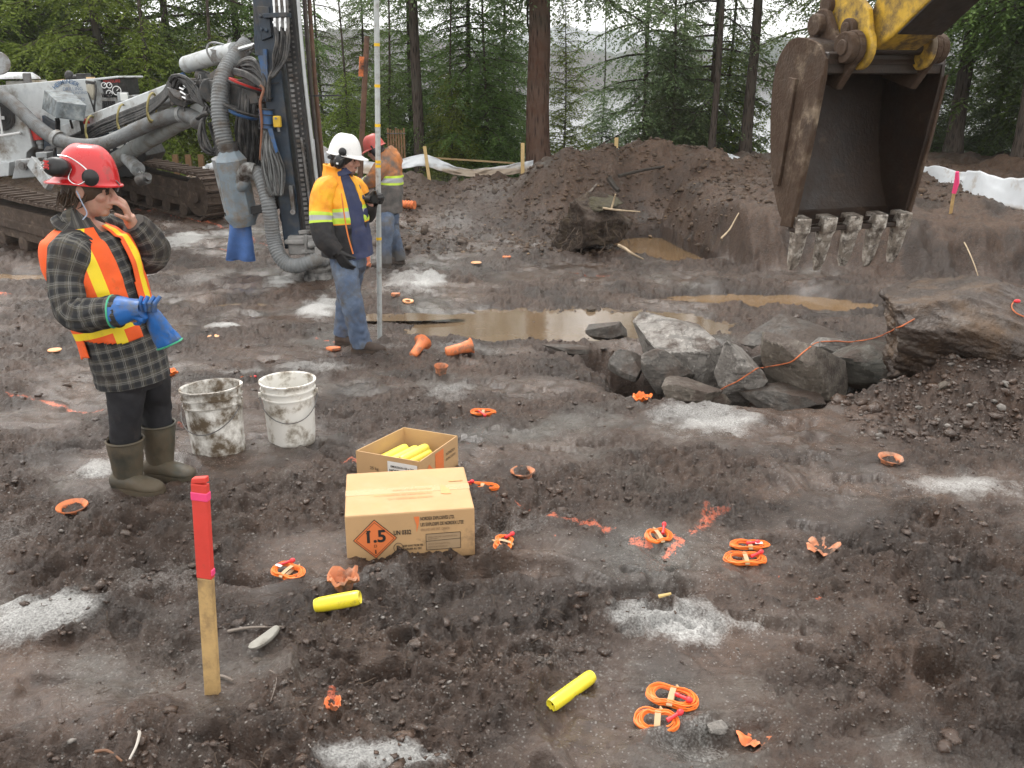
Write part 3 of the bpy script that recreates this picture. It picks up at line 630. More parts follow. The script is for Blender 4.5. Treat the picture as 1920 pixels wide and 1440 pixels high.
def sprays(R, lines, tw_step, tw_len, tw_w, droop, order2=True):
    pass
def make_crown(seed, h, zlow, nbr, Lmax, shape='hemlock', sp=.085, tl=.135, tw=.042, top_thin=.9):
    R = np.random.default_rng(seed); BV = MB(); C0, D0, W0 = [], [], []        # blade base, blade vector, blade width vector
    for i in range(nbr):
        q = (i + R.random()) / nbr; q = q ** (1.0 + top_thin); z = zlow + (h - .4 - zlow) * q; az = i * 2.39996 + R.normal(0, .35)
        k = (z - zlow) / (h - zlow)
        L = Lmax * (1 - k) ** .75 * R.uniform(.62, 1.1) + .25
        if shape == 'hemlock': L *= .55 + .45 * sst(0, .12, k) if zlow < 1 else 1
        up = R.uniform(-.12, .22) if shape != 'cedar' else R.uniform(.05, .4); sag = R.uniform(.14, .42) * L if shape != 'cedar' else R.uniform(.02, .12) * L
        t = np.linspace(0, 1, 9); d = V(math.cos(az), math.sin(az), 0); side = V(-d[1], d[0], 0)
        bend = R.normal(0, .10) * L
        P = np.outer(t * L, d) + np.outer(bend * t ** 2, side) + np.outer(up * t * L - sag * t ** 2.0, V(0, 0, 1)) + V(0, 0, z) + R.normal(0, .012, (9, 3)) * t[:, None]
        BV.tube(P, (.010 + .011 * L, .004), n=5)
        ns = max(4, int(L / sp)); tt = np.linspace(.12 if L > .8 else .02, 1.0, ns)
        for j, tj in enumerate(tt):
            b = np.array([np.interp(tj, t, P[:, c]) for c in range(3)])
            for sd in (-1, 1):
                if R.random() < .10: continue
                l2 = (.22 + .40 * L * (1 - .72 * tj) * (.35 + .65 * sst(0, .35, tj))) * R.uniform(.6, 1.2)
                l2 = min(l2, .95); ang = R.uniform(.75, 1.15)
                d2 = d * math.cos(ang) + side * sd * math.sin(ang) + V(0, 0, R.normal(-.28, .34)); d2 = nrm(d2)
                m_ = max(3, int(l2 / .040)); u = np.linspace(.06, 1, m_)
                Q = b + np.outer(u * l2, d2) + np.outer(-(.45 if shape != 'cedar' else .15) * l2 * u ** 2, V(0, 0, 1))
                nrm_s = nrm(np.cross(d2, V(0, 0, 1))); s2 = np.where(np.arange(m_) % 2 == 0, 1.0, -1.0)
                a2 = R.uniform(.5, .95, m_)
                dv = np.outer(np.cos(a2), d2) + nrm_s * (np.sin(a2) * s2)[:, None] + R.normal(0, .25, (m_, 3)) + V(0, 0, -.25)
                ln = tl * R.uniform(.65, 1.35, m_) * (1 - .45 * u); dv = dv / np.linalg.norm(dv, axis=1)[:, None] * ln[:, None]
                wv = np.cross(dv, V(0, 0, 1) + R.normal(0, .8, (m_, 3))); wv = wv / (np.linalg.norm(wv, axis=1)[:, None] + 1e-9) * (tw * R.uniform(.7, 1.3, m_) / 2)[:, None]
                C0.append(Q); D0.append(dv); W0.append(wv)
    C, D, Wd = np.vstack(C0), np.vstack(D0), np.vstack(W0); n = len(C)
    lv = np.stack([C, C + D * .45 + Wd, C + D, C + D * .45 - Wd], 1).reshape(-1, 3)
    bv = BV.arr(); nb = len(bv); me = bpy.data.meshes.new('crown'); me.materials.append(BARK); me.materials.append(LEAF_H)
    lf = (np.arange(n * 4) + nb)
    bf = np.array([f for f in BV.f if len(f) == 4]); 
    me.vertices.add(nb + n * 4); me.vertices.foreach_set('co', np.vstack([bv, lv]).ravel().astype(np.float32))
    li = np.r_[bf.ravel(), lf]; nf = len(bf) + n
    me.loops.add(len(li)); me.loops.foreach_set('vertex_index', li.astype(np.int32))
    me.polygons.add(nf); me.polygons.foreach_set('loop_start', np.arange(0, nf * 4, 4, dtype=np.int32)); me.polygons.foreach_set('loop_total', np.full(nf, 4, np.int32))
    me.polygons.foreach_set('material_index', np.r_[np.zeros(len(bf), np.int32), np.ones(n, np.int32)].astype(np.int32)); me.update(calc_edges=True)
    return me
def trunk_mesh(seed, h, r, bend=.1, n=14):
    zz = np.linspace(-.6, h, 26); k = np.clip(zz / h, 0, 1)
    P = np.stack([bend * perlin(zz * .22, zz * 0 + seed, seed), bend * perlin(zz * .22, zz * 0 + seed + 5.5, seed + 1), zz], 1)
    P[:, :2] -= [np.interp(0, zz, P[:, 0]), np.interp(0, zz, P[:, 1])]
    rad = r * ((1 - k) ** .8 * .92 + .05) + r * .45 * np.exp(-np.maximum(zz + .1, 0) * 2.6)
    m = MB(); m.tube(P, rad, n=n); return m
CROWN = {}
def crown(key):
    if key not in CROWN:
        a = dict(dense=lambda: make_crown(1, 12, .2, 150, 2.5), dense2=lambda: make_crown(2, 11, .15, 140, 2.1), mid=lambda: make_crown(3, 13, .9, 110, 2.8, sp=.10), high=lambda: make_crown(4, 14, 2.6, 60, 3.0, sp=.11),
                 bare=lambda: make_crown(8, 15, 4.3, 40, 2.4, sp=.13), sparse=lambda: make_crown(5, 12, .6, 70, 2.5, sp=.13), cedar=lambda: make_crown(6, 8, .1, 130, 1.25, 'cedar', .075, .11, .036), small=lambda: make_crown(7, 4.2, .05, 90, 1.3, sp=.075, tl=.12))
        CROWN[key] = a[key]()
    return CROWN[key]
_cm = {}
def crown_mesh(key, mat):
    if (key, mat.name) not in _cm:
        me = crown(key).copy() if any(k == key for k, _ in _cm) else crown(key)
        me.materials[1] = mat; _cm[(key, mat.name)] = me
    return _cm[(key, mat.name)]
_tm = {}
def tree(px, Y, key, mat, lab, r=.13, sc_=1.0, rz=0.0, name='hemlock_tree', group='evergreens along the lake shore', h=12, X=None, bk=None):
    x = (px - 960) / F * (Y * CP - (-.4 - CZ) * SP) if X is None else X
    z = float(macro(np.array([x]), np.array([float(Y)]))[0][0]) + (0.0 if Y > 19 else 0)
    root = thing(name, lab, 'tree', (x, Y, z), rz, group); root.scale = (sc_, sc_, sc_)
    tk = (round(r, 2), h, bk is None)
    if tk not in _tm: _tm[tk] = trunk_mesh(int(r * 100), h, r).mesh('trunk', bk or BARK)
    o = bpy.data.objects.new('trunk', _tm[tk]); COL.objects.link(o); o.parent = root
    o = bpy.data.objects.new('crown', crown_mesh(key, mat)); COL.objects.link(o); o.parent = root
    return root
# left mass behind the drill rig
tree(-60, 22, 'dense', LEAF_C, 'bushy bright green evergreen at the far left edge behind the rig', .15, 1.0, .3)
tree(90, 23.5, 'dense2', LEAF_H, 'dark evergreen behind the rig body', .18, 1.05, 1.9)
tree(215, 21.5, 'dense2', LEAF_C, 'bright green evergreen above the rig control panel', .12, .95, 4.0)
tree(345, 23, 'high', LEAF_H, 'slim tree with bare lower limbs seen against white sky left of the mast', .11, 1.0, 2.2)
tree(300, 20.6, 'small', LEAF_C, 'small light green evergreen behind the boom', .06, .85, 1.0, group=None)
tree(420, 21.2, 'small', LEAF_C, 'small bright evergreen between the hose loops and the mast', .06, .8, 2.6, group=None)
tree(470, 24.5, 'mid', LEAF_H, 'evergreen directly behind the mast', .13, .95, 5.0)
tree(20, 26.5, 'mid', LEAF_H, 'dark evergreen further back at the left', .17, 1.1, 3.1)
tree(160, 27, 'mid', LEAF_H, 'tall dark evergreen behind the bright one above the panel', .17, 1.1, 0.7)
# centre
tree(610, 25.5, 'sparse', LEAF_G, 'thin grey-green hemlock behind the drill rods', .08, .62, 1.2)
tree(690, 24, 'dense2', LEAF_H, 'low dense hemlock right behind the white helmet', .09, .52, 3.9)
tree(775, 22.8, 'dense2', LEAF_H, 'young dark hemlock behind the bare trunk right of the measuring pole', .1, .60, .9)
tree(880, 21.5, 'dense', LEAF_H, 'full dark green hemlock left of the big red-brown trunk', .11, .64, 5.3)
tree(945, 23, 'dense2', LEAF_H, 'dark young hemlock close left of the red-brown trunk', .1, .56, 2.2)
tree(1055, 20.5, 'cedar', LEAF_C, 'slim yellow-green cedar right of the red-brown trunk', .05, .50, .5, 'cedar_tree', None, h=8)
# right
tree(1205, 22, 'sparse', LEAF_G, 'open grey-green hemlock above the left end of the berm crest', .08, .8, 1.6)
tree(1270, 24.5, 'dense2', LEAF_H, 'young full hemlock standing behind the berm crest', .1, .52, .2)
tree(1325, 21.5, 'sparse', LEAF_G, 'thin hemlock in front of the tall one behind the berm', .09, .8, 3.6)
tree(1560, 22, 'sparse', LEAF_H, 'hemlock behind the digger bucket', .15, 1.0, 1.1)
tree(1775, 19.5, 'high', LEAF_G, 'hemlock with a straight dark trunk right of the digger bucket', .17, .95, 4.9)
tree(1640, 24, 'sparse', LEAF_H, 'open hemlock close behind the bucket arm', .1, .9, 2.0)
tree(1905, 16.5, 'high', LEAF_H, 'big dark trunk with long bare limbs at the right edge', .20, 1.0, .4)
tree(2010, 19, 'mid', LEAF_H, 'hemlock beyond the right edge', .16, 1.0, 3.3)
tree(1850, 23, 'sparse', LEAF_G, 'thin hemlock between the two right trunks', .1, .85, 5.1)
tree(1328, 19.6, 'bare', LEAF_G, 'slim bare dark trunk behind the middle of the berm', .075, .95, 1.3)
tree(1392, 20.2, 'bare', LEAF_G, 'thicker bare dark trunk just left of the digger bucket', .125, 1.0, 3.9)
tree(790, 20.6, 'bare', LEAF_G, 'dark bare trunk with few limbs right of the measuring pole', .13, 1.0, 5.0)
tree(655, 21.5, 'small', LEAF_C, 'low bright young hemlock behind the orange-jacketed worker', .05, 0.62, 0.4)
tree(735, 21.2, 'small', LEAF_H, 'low young hemlock right of the grey pole top', .05, 0.66, 2.0)
tree(850, 20.6, 'small', LEAF_C, 'low young hemlock behind the long pale rail', .05, 0.60, 3.3)
tree(915, 21.0, 'small', LEAF_H, 'low young hemlock near the upright fence stake', .05, 0.72, 4.7)
tree(1125, 23.5, 'small', LEAF_G, 'low pale young hemlock above the dip in the berm', .05, 0.50, 1.1)
tree(1255, 21.0, 'small', LEAF_G, 'low young hemlock over the highest part of the berm', .05, 0.70, 5.2)
tree(1350, 21.8, 'small', LEAF_C, 'low light green hemlock between the slim trunks', .05, 0.78, 0.9)
tree(1735, 20.5, 'small', LEAF_G, 'low hemlock over the white fence right of the bucket', .05, 0.60, 3.9)
tree(1850, 20.2, 'small', LEAF_G, 'low hemlock over the white fence near the right edge', .05, 0.62, 0.2)
tree(560, 22.0, 'small', LEAF_C, 'low bright hemlock behind the drill rods', .05, 0.75, 1.7)
# the big red-brown trunk in the middle
x = (1010 - 960) / F * 20.0; rt = thing('pine_tree', 'big straight red-brown trunk in the middle with branches only high up', 'tree', (x, 19.3, float(macro(np.array([x]), np.array([19.3]))[0][0])))
trunk_mesh(9, 17, .255, .22, 22).build('trunk', BARKP, None).parent = rt
o = bpy.data.objects.new('crown', make_crown(21, 17, 4.0, 50, 3.2, sp=.12)); o.data.materials[1] = LEAF_G; COL.objects.link(o); o.parent = rt
rt.rotation_euler = (0, -.022, 0)
# ------------------------------------------------------------------ crawler drill rig
WHITE = M('rig_white', (.52, .55, .56), .45, var=.08, dirt=.22, dcol=(.16, .13, .10), ds=2.5, col2=(.40, .43, .45), bump=.05)
GREYP = M('rig_grey', (.30, .32, .33), .5, var=.12, dirt=.35, dcol=(.13, .11, .09), ds=4)
NAVY = M('rig_navy', (.018, .030, .048), .42, var=.3, dirt=.25, dcol=(.07, .065, .06), ds=5, col2=(.035, .06, .09))
STEEL = M('worn_steel', (.18, .18, .18), .42, metal=.7, var=.3, dirt=.35, dcol=(.09, .07, .055), ds=7)
CHROME = M('chrome_rod', (.62, .63, .64), .15, metal=1.0, var=.05, bump=0)
BLK = M('black_steel', (.016, .016, .017), .5, var=.4, dirt=.2, dcol=(.05, .04, .035), ds=8)
RUB = M('hose_rubber', (.022, .022, .023), .5, var=.45, dirt=.25, dcol=(.085, .08, .072), ds=9, vs_=9, bump=.1)
RUB2 = M('dusty_hose_rubber', (.050, .050, .050), .6, var=.4, dirt=.3, dcol=(.13, .12, .11), ds=9, vs_=9, bump=.1)
RIB = M('ribbed_hose', (.165, .175, .18), .6, var=.16, dirt=.3, dcol=(.12, .105, .09), ds=5)
RUSTY = M('muddy_track', (.095, .066, .046), .75, metal=.1, var=.35, dirt=.55, dcol=(.060, .042, .032), ds=6, bump=.6, bs=40, bd=.01, col2=(.17, .125, .09), c2=(.5, .65), c2s=9)
BLUEG = M('cyclone_paint', (.20, .25, .29), .45, var=.14, dirt=.3, dcol=(.20, .16, .12), ds=4, col2=(.30, .24, .19), c2=(.55, .72), c2s=7)
BAG = M('blue_canvas', (.075, .165, .42), .8, var=.25, dirt=.2, dcol=(.12, .12, .14), ds=3)
RED = M('red_paint', (.45, .030, .025), .45, var=.2)
YEL = M('yellow_paint', (.62, .40, .03), .45, var=.2, dirt=.2)
BLUE = M('blue_paint', (.03, .10, .25), .5, var=.25, dirt=.25, dcol=(.10, .11, .12))
STRAPY = M('yellow_strap', (.27, .23, .09), .8, var=.3)
WHT = M('plain_white', (.75, .76, .76), .5, var=.04, bump=0)
GLASS = M('lamp_glass', (.62, .64, .62), .12, var=.1, bump=0)
ROD = M('rusty_rod', (.115, .060, .036), .7, var=.3, dirt=.2); ROD2 = M('dark_rod', (.050, .040, .034), .6, var=.3); GALV = M('galvanised', (.42, .44, .45), .35, metal=.6, var=.15)
rig = thing('drill_rig', 'white and navy crawler drill rig with a dark mast, hose bundles and muddy tracks', 'drill rig', (-5.6, 14.2, gz(-5.6, 14.2)))
RG = lambda mb, nm, mat, parent=rig, **k: mb.build(nm, mat, parent, **k)
A = at
def put(me, name, parent, Mw):
    o = bpy.data.objects.new(name, me); COL.objects.link(o); o.parent = parent; o.matrix_basis = wm(parent).inverted() @ Mw; return o
# --- crawler tracks
def shoe_mesh():
    m = MB(); m.box((0, 0, 0), (.175, .42, .035)); m.box((-.06, 0, .032), (.03, .42, .032)); m.box((.05, 0, .025), (.018, .40, .02))
    for sy in (-.13, .13): m.cyl((.0, sy, .018), (.0, sy, .030), .015, n=6)
    return m.mesh('track_shoe', RUSTY, smooth=False)
SHOE = shoe_mesh()
def track(front, back, r, up=0.0):
    front, back = np.asarray(front), np.asarray(back); d = nrm(back - front); L = np.linalg.norm(back - front); side = nrm(np.cross(d, (0, 0, 1))); u = np.cross(side, d)
    m = MB(); m.beam(front + d * .05, back, .30, r * 1.15, ref=u); m.cyl(front - side * .14, front + side * .14, r * .86, n=28); m.cyl(back - side * .14, back + side * .14, r * .86, n=28)
    for k in range(6): p = front + d * (.35 + k * (L - .6) / 5) - u * (r * .74); m.cyl(p - side * .17, p + side * .17, .11, n=14)
    m.cyl(front - side * .19, front + side * .19, .10, n=14); m.box(front + d * L * .5 - u * .02, (L * .7, .36, .12), (d, side, u))
    t = RG(m, 'track', RUSTY, bevel=.01)
    per = 2 * L + 2 * math.pi * r; n = int(per / .182); 
    for k in range(n):
        s = k * per / n
        if s < L: p = front + d * s + u * r; tx, nx_ = d, u
        elif s < L + math.pi * r: a = (s - L) / r; p = back + u * r * math.cos(a) + d * r * math.sin(a); nx_ = u * math.cos(a) + d * math.sin(a); tx = d * math.cos(a) - u * math.sin(a)
        elif s < 2 * L + math.pi * r: p = back - u * r - d * (s - L - math.pi * r); tx, nx_ = -d, -u
        else: a = (s - 2 * L - math.pi * r) / r; p = front - u * r * math.cos(a) - d * r * math.sin(a); nx_ = -u * math.cos(a) - d * math.sin(a); tx = -d * math.cos(a) + u * math.sin(a)
        sag = -.02 * math.sin(math.pi * min(s, L) / L) if s < L else 0
        ty = np.cross(nx_, tx); q = p + u * sag + nx_ * rng.uniform(-.004, .006)
        put(SHOE, 'track_shoe', t, Matrix([[tx[i], ty[i], nx_[i], q[i]] for i in range(3)] + [[0, 0, 0, 1]]))
    return t
fz = gz(-4.95, 15.0)
track((-4.95, 14.95, fz + .38), (-7.3, 16.7, fz + .62), .36)
nz = gz(-5.3, 11.2)
track((-5.35, 11.75, nz + .37), (-8.1, 13.6, nz + .56), .36)
# --- body: panels at their own distances
def slab(poly, Y, deep, mat, name, parent=rig, bevel=.012, **k):
    P = [A(px, py, Y) for px, py in poly]; n = len(P); Q = [p + V(0, deep, 0) for p in P]
    fs = [(i, (i + 1) % n, n + (i + 1) % n, n + i) for i in range(n)] + [tuple(range(n - 1, -1, -1)), tuple(range(n, 2 * n))]
    ar = sum(poly[i][0] * poly[(i + 1) % n][1] - poly[(i + 1) % n][0] * poly[i][1] for i in range(n))
    if ar > 0: fs = [f[::-1] for f in fs]
    m = MB(); m.add(P + Q, fs); return RG(m, name, mat, parent, smooth=False, bevel=bevel, **k)
body = slab([(-190, 172), (0, 160), (120, 150), (178, 147), (190, 262), (165, 282), (112, 282), (100, 262), (58, 262), (50, 205), (0, 196), (-190, 200)], 15.0, 1.7, WHITE, 'engine_housing')
door = slab([(-200, 200), (20, 208), (49, 222), (61, 276), (50, 286), (49, 300), (18, 318), (-200, 340)], 14.85, 1.5, WHITE, 'side_door')
slab([(-200, 318), (18, 304), (16, 330), (-200, 352)], 14.7, 1.3, WHITE, 'lower_sill')
m = MB(); c = A(2, 218, 14.83); m.cyl(c, c - V(0, .03, 0), .22, n=28)
for k in range(5): m.tube([c + V(math.cos(a) * .04 * (k + 1), -.035, math.sin(a) * .04 * (k + 1)) for a in np.linspace(0, 6.28, 24)], .005, n=4)
RG(m, 'fan_grille', BLK, door)
m = MB(); m.tube([A(-60, 258, 14.7), A(4, 254, 14.7), A(37, 249, 14.7), A(37, 249, 14.85)], .018, n=8); m.tube([A(-2, 200, 14.7), A(0, 222, 14.7), A(5, 254, 14.7)], .016, n=8); m.box(A(2, 221, 14.74), (.09, .03, .05)); RG(m, 'grab_rail', WHT, door)
slab([(50, 203), (100, 198), (112, 262), (112, 300), (50, 300)], 15.9, .5, BLK, 'engine_bay')
m = MB(); m.cyl(A(67, 232, 14.95), A(74, 262, 14.95), .10, .085, n=18); m.ell(A(66, 230, 14.95), (.10, .10, .06)); RG(m, 'fire_extinguisher', RED)
m = MB(); m.cyl(A(74, 263, 14.95), A(76, 270, 14.95), .06, n=14); m.cyl(A(76, 270, 14.95), A(77, 278, 14.95), .045, n=14); RG(m, 'filter_bowl', GREYP)
slab([(78, 216), (104, 232), (110, 300), (84, 300)], 14.9, .25, NAVY, 'swing_frame'); slab([(104, 262), (128, 268), (140, 302), (108, 302)], 14.8, .3, GREYP, 'boom_foot')
slab([(30, 300), (62, 298), (66, 332), (22, 336)], 13.6, .35, GREYP, 'track_bracket')
m = MB(); c = A(46, 311, 13.58); m.cyl(c, c - V(0, .06, 0), .06, n=16); m.cyl(c - V(0, .06, 0), c - V(0, .08, 0), .035, n=12); RG(m, 'pivot_pin', STEEL)
m = MB(); m.beam(A(60, 303, 13.4), A(95, 348, 13.0), .16, .09, ref=(0, -1, 0)); 
for q in (.25, .85): c = A(60, 303, 13.33) * (1 - q) + A(95, 348, 12.93) * q; m.cyl(c, c - V(0, .02, 0), .02, n=8)
RG(m, 'link_arm', GREYP, bevel=.012)
m = MB(); m.cyl(A(72, 308, 14.0), A(92, 310, 13.9), .095, n=18); RG(m, 'oscillation_cylinder', GREYP)
m = MB(); m.cyl(A(92, 310, 13.9), A(104, 310, 13.85), .035, n=12); RG(m, 'rod', CHROME)
m = MB()
for k in range(7): m.tube([A(80 + k * 3, 300, 14.4), A(84 + k * 3, 284 - k, 14.5), A(92 + k * 2, 276, 14.6), A(100, 300, 14.5)], .018, n=6, sm=5)
RG(m, 'valve_hoses', RUB)
slab([(66, 286), (88, 286), (88, 300), (68, 300)], 14.1, .2, GREYP, 'valve_block')
# tilted steel cabinet in front of the housing
P8 = [A(*q) for q in ((83, 168, 14.5), (78, 204, 14.4), (104, 221, 13.9), (107, 190, 13.95), (163, 197, 14.1), (158, 228, 14.05), (134, 172, 14.7), (130, 205, 14.7))]
m = MB(); m.add(P8, [(0, 1, 2, 3), (3, 2, 5, 4), (0, 3, 4, 6), (6, 4, 5, 7), (0, 6, 7, 1), (1, 7, 5, 2)]); RG(m, 'steel_cabinet', M('cabinet_paint', (.12, .145, .16), .45, var=.2, dirt=.35, dcol=(.045, .05, .05), ds=7, col2=(.30, .32, .31), c2=(.52, .72)), smooth=False, bevel=.012)
for q in ((108, 224, 108, 244, .06), (132, 226, 136, 240, .03), (152, 226, 156, 250, .05)): m = MB(); m.beam(A(q[0], q[1], 14.1), A(q[2], q[3], 14.2), q[4], q[4]); RG(m, 'cabinet_leg', BLK)
slab([(148, 224), (160, 222), (164, 232), (150, 234)], 14.2, .1, RED, 'red_cap')
# roof gear
slab([(10, 152), (60, 150), (60, 163), (12, 165)], 15.1, .5, M('stained_white', (.50, .50, .47), .6, dirt=.45, dcol=(.20, .16, .10), ds=3), 'exhaust_box')
m = MB(); m.lathe([(0, .10), (.20, .10), (.30, .03), (.31, 0)], A(36, 148, 15.3), n=24); RG(m, 'rain_cap', WHITE)
m = MB(); m.box(A(52, 152, 15.05), (.12, .05, .24)); RG(m, 'exhaust_plate', STEEL, bevel=.01)
m = MB(); m.box(A(157, 144, 15.3), (.16, .2, .10)); m.cyl(A(129, 145, 15.3), A(150, 146, 15.3), .045, n=12); m.ell(A(130, 142, 15.3), (.07, .07, .08)); RG(m, 'roof_tools', BLK, bevel=.01)
m = MB(); m.beam(A(66, 158, 15.3), A(122, 150, 15.3), .10, .03); RG(m, 'roof_plank', M('pale_wood', (.52, .36, .20), .75)); m = MB(); m.box(A(170, 147, 15.2), (.10, .1, .04)); RG(m, 'wood_block', M('pale_wood', (.52, .36, .20), .75))
# control panel side
slab([(176, 147), (222, 142), (223, 146), (176, 151)], 14.85, 1.0, WHITE, 'roof_edge')
cons = slab([(176, 150), (188, 149), (196, 183), (217, 182), (219, 218), (213, 240), (186, 245)], 14.95, 1.2, WHITE, 'console')
pan = slab([(188, 148), (221, 146), (225, 178), (196, 182)], 14.9, .8, BLK, 'control_panel')
m = MB()
for px, py, r in ((195, 160, .04), (205, 160, .04), (205, 175, .045), (219, 170, .065)):
    c = A(px, py, 14.88); m.tube([c + V(math.cos(a) * r, 0, math.sin(a) * r) for a in np.linspace(0, 6.28, 20)], .007, n=5)
    m.beam(c, c + V(.03, 0, .03), .008, .008)
RG(m, 'gauges', WHT, pan)
m = MB()
for k in range(7): m.beam(A(193 + k * 3.0, 182, 14.86), A(191 + k * 3.0, 176, 14.8), .014, .014)
RG(m, 'control_levers', BLK, pan)
m = MB(); m.text('PRESSURE', A(193.5, 155.5, 14.89), (1, 0, 0.04), (0, 0, 1), .062); RG(m, 'panel_lettering', RED, pan)
m = MB()
for k in range(6): m.box(A(195 + k * 4, 198, 14.9), (.022, .03, .14))
RG(m, 'valve_spools', BLK, cons)
slab([(190, 192), (214, 192), (215, 208), (191, 209)], 14.93, .2, STEEL, 'valve_bank', cons); slab([(192, 208), (215, 207), (215, 213), (193, 214)], 14.92, .1, RED, 'red_manifold', cons)
m = MB(); m.box(A(231, 182, 14.6), (.14, .12, .14)); lm = RG(m, 'work_light', GREYP, bevel=.015); m = MB(); m.box(A(232.5, 182, 14.5), (.115, .02, .115)); RG(m, 'lens', GLASS, lm, bevel=.01)
m = MB(); m.lathe([(.07, 0), (.07, -.10), (.045, -.20), (0, -.24)], A(170, 158, 14.85), n=16); lm = RG(m, 'inspection_lamp', M('dusty_glass', (.45, .42, .34), .3)); m = MB(); m.cyl(A(170, 152, 14.85), A(170, 157, 14.85), .075, n=16); m.tube([A(162, 152, 14.85), A(166, 175, 14.8), A(176, 205, 14.8), A(178, 220, 14.8)], .012, n=6, sm=5); m.tube([A(178, 152, 14.85), A(180, 170, 14.8), A(177, 200, 14.8), A(178, 220, 14.8)], .014, n=6, sm=5); RG(m, 'lamp_lead', RUB, lm)
# arched name on the housing
m = MB()
def arch(txt, cx, cy, r, a0, a1, size):
    for k, ch in enumerate(txt):
        a = a0 + (a1 - a0) * k / (len(txt) - 1); c = A(cx, cy, 14.98); ex = V(math.cos(a), 0, -math.sin(a)); ez = V(math.sin(a), 0, math.cos(a))
        if ch != ' ': m.text(ch, c + ez * r, ex, ez, size, align='CENTER', lift=.003, bold=.002)
arch('HERMINGER', 131, 190, .265, -.75, .55, .085); m.text('DRILLING', A(118, 170, 14.975), (1, 0, .02), (0, 0, 1), .072); m.text('& BLASTING', A(128, 176.5, 14.975), (1, 0, .02), (0, 0, 1), .055); m.text('LTD', A(148, 189, 14.975), (1, 0, .05), (0, 0, 1), .055)
RG(m, 'painted_name', M('decal_blue', (.10, .16, .26), .6, bump=0), body)
# mirror paddle at far left
m = MB(); c = A(-4, 118, 13.5); m.lathe([(0, -.012), (.15, -.012), (.16, 0), (.15, .012), (0, .012)], c, axis=(.5, -.8, .2), n=24); m.tube([c, A(-30, 175, 14.2)], .015, n=6); RG(m, 'mirror', GREYP)
# --- boom
boomL = [(112, 262, 15.2), (300, 183, 13.3), (338, 166, 12.9)]
m = MB(); m.beam(A(118, 258, 15.2), A(335, 172, 12.9), .26, .30, w1=(.22, .24)); boom = RG(m, 'boom', WHITE, bevel=.02)
m = MB(); m.tube([A(150, 235, 14.9), A(292, 178, 13.2)], .012, n=6); RG(m, 'red_pipe', RED, boom)
m = MB(); m.box(A(352, 172, 12.7), (.42, .30, .26), basis(A(338, 166, 12.9) - A(118, 258, 15.2))); m.cyl(A(340, 176, 12.45), A(340, 176, 12.95), .16, n=20); m.beam(A(345, 170, 12.7), A(400, 168, 12.0), .20, .24); m.cyl(A(398, 170, 11.8), A(398, 170, 12.3), .15, n=20); m.beam(A(398, 168, 12.0), A(446, 178, 11.4), .22, .26)
m.cyl(A(372, 140, 12.3), A(392, 146, 12.2), .07, n=14); m.beam(A(376, 152, 12.3), A(398, 150, 12.1), .12, .16); m.box(A(385, 152, 12.2), (.10, .2, .22)); m.beam(A(400, 150, 12.1), A(440, 120, 11.6), .14, .12); m.beam(A(440, 178, 11.4), A(490, 168, 11.2), .18, .3)
RG(m, 'boom_head', M('boom_head_paint', (.055, .058, .06), .5, metal=.2, var=.4, dirt=.35, dcol=(.12, .10, .085), ds=6), bevel=.012)
slab([(312, 163), (338, 170), (343, 190), (326, 182)], 12.35, .03, STEEL, 'hose_plate'); slab([(319, 140), (340, 137), (345, 156), (324, 160)], 12.35, .12, STEEL, 'hose_clamp_block'); m = MB(); m.beam(A(341, 145, 12.3), A(347, 142, 12.3), .09, .09); RG(m, 'blue_tape', BLUE)
m = MB()
for q in ((338, 165, 346, 169), (339, 172, 352, 180), (343, 182, 351, 186), (345, 160, 352, 164)): m.cyl(A(q[0], q[1], 12.32), A(q[2], q[3], 12.28), .022, n=8)
RG(m, 'hose_fittings', CHROME)
m = MB(); m.cyl(A(212, 303, 14.4), A(340, 227, 13.0), .115, n=22); m.cyl(A(338, 228, 13.02), A(372, 212, 12.6), .125, n=22); RG(m, 'lift_cylinder', M('lift_cylinder_paint', (.27, .29, .29), .5, var=.12, dirt=.3, dcol=(.17, .15, .12), ds=4))
m = MB(); m.cyl(A(238, 296, 14.0), A(257, 316, 13.7), .095, n=20); m.cyl(A(256, 315, 13.72), A(259, 318, 13.68), .105, n=20); jc = RG(m, 'swing_cylinder', GREYP); m = MB(); m.cyl(A(259, 318, 13.68), A(266, 328, 13.55), .035, n=12); RG(m, 'rod', CHROME, jc); m = MB(); m.lathe([(.05, -.08), (.085, -.08), (.085, .08), (.05, .08)], A(268, 336, 13.5), axis=(.9, -.3, .25), n=18, close=True); m.beam(A(264, 326, 13.55), A(266, 340, 13.5), .13, .06, w1=(.16, .05)); m.cyl(A(268, 334, 13.5), A(279, 331, 13.4), .05, n=14); RG(m, 'clevis', STEEL, jc)
# navy side board with lettering
brd = slab([(178, 244), (262, 236), (266, 268), (214, 292), (182, 290)], 14.9, .25, NAVY, 'side_board')
m = MB(); m.text('RD', A(236, 270, 14.87), (.93, 0, .22), (-.1, 0, 1), .19, bold=.012); m.text('FO', A(206, 281, 14.87), (.93, 0, .22), (-.1, 0, 1), .19, bold=.012); RG(m, 'board_lettering', WHT, brd)
slab([(203, 248), (226, 245), (226, 250), (205, 254)], 14.6, .05, WHITE, 'white_trim'); slab([(222, 243), (242, 237), (244, 242), (226, 248)], 13.9, .05, WHITE, 'trim_bracket'); slab([(100, 300), (262, 268), (275, 292), (255, 330), (110, 340)], 15.6, .9, BLK, 'chassis')
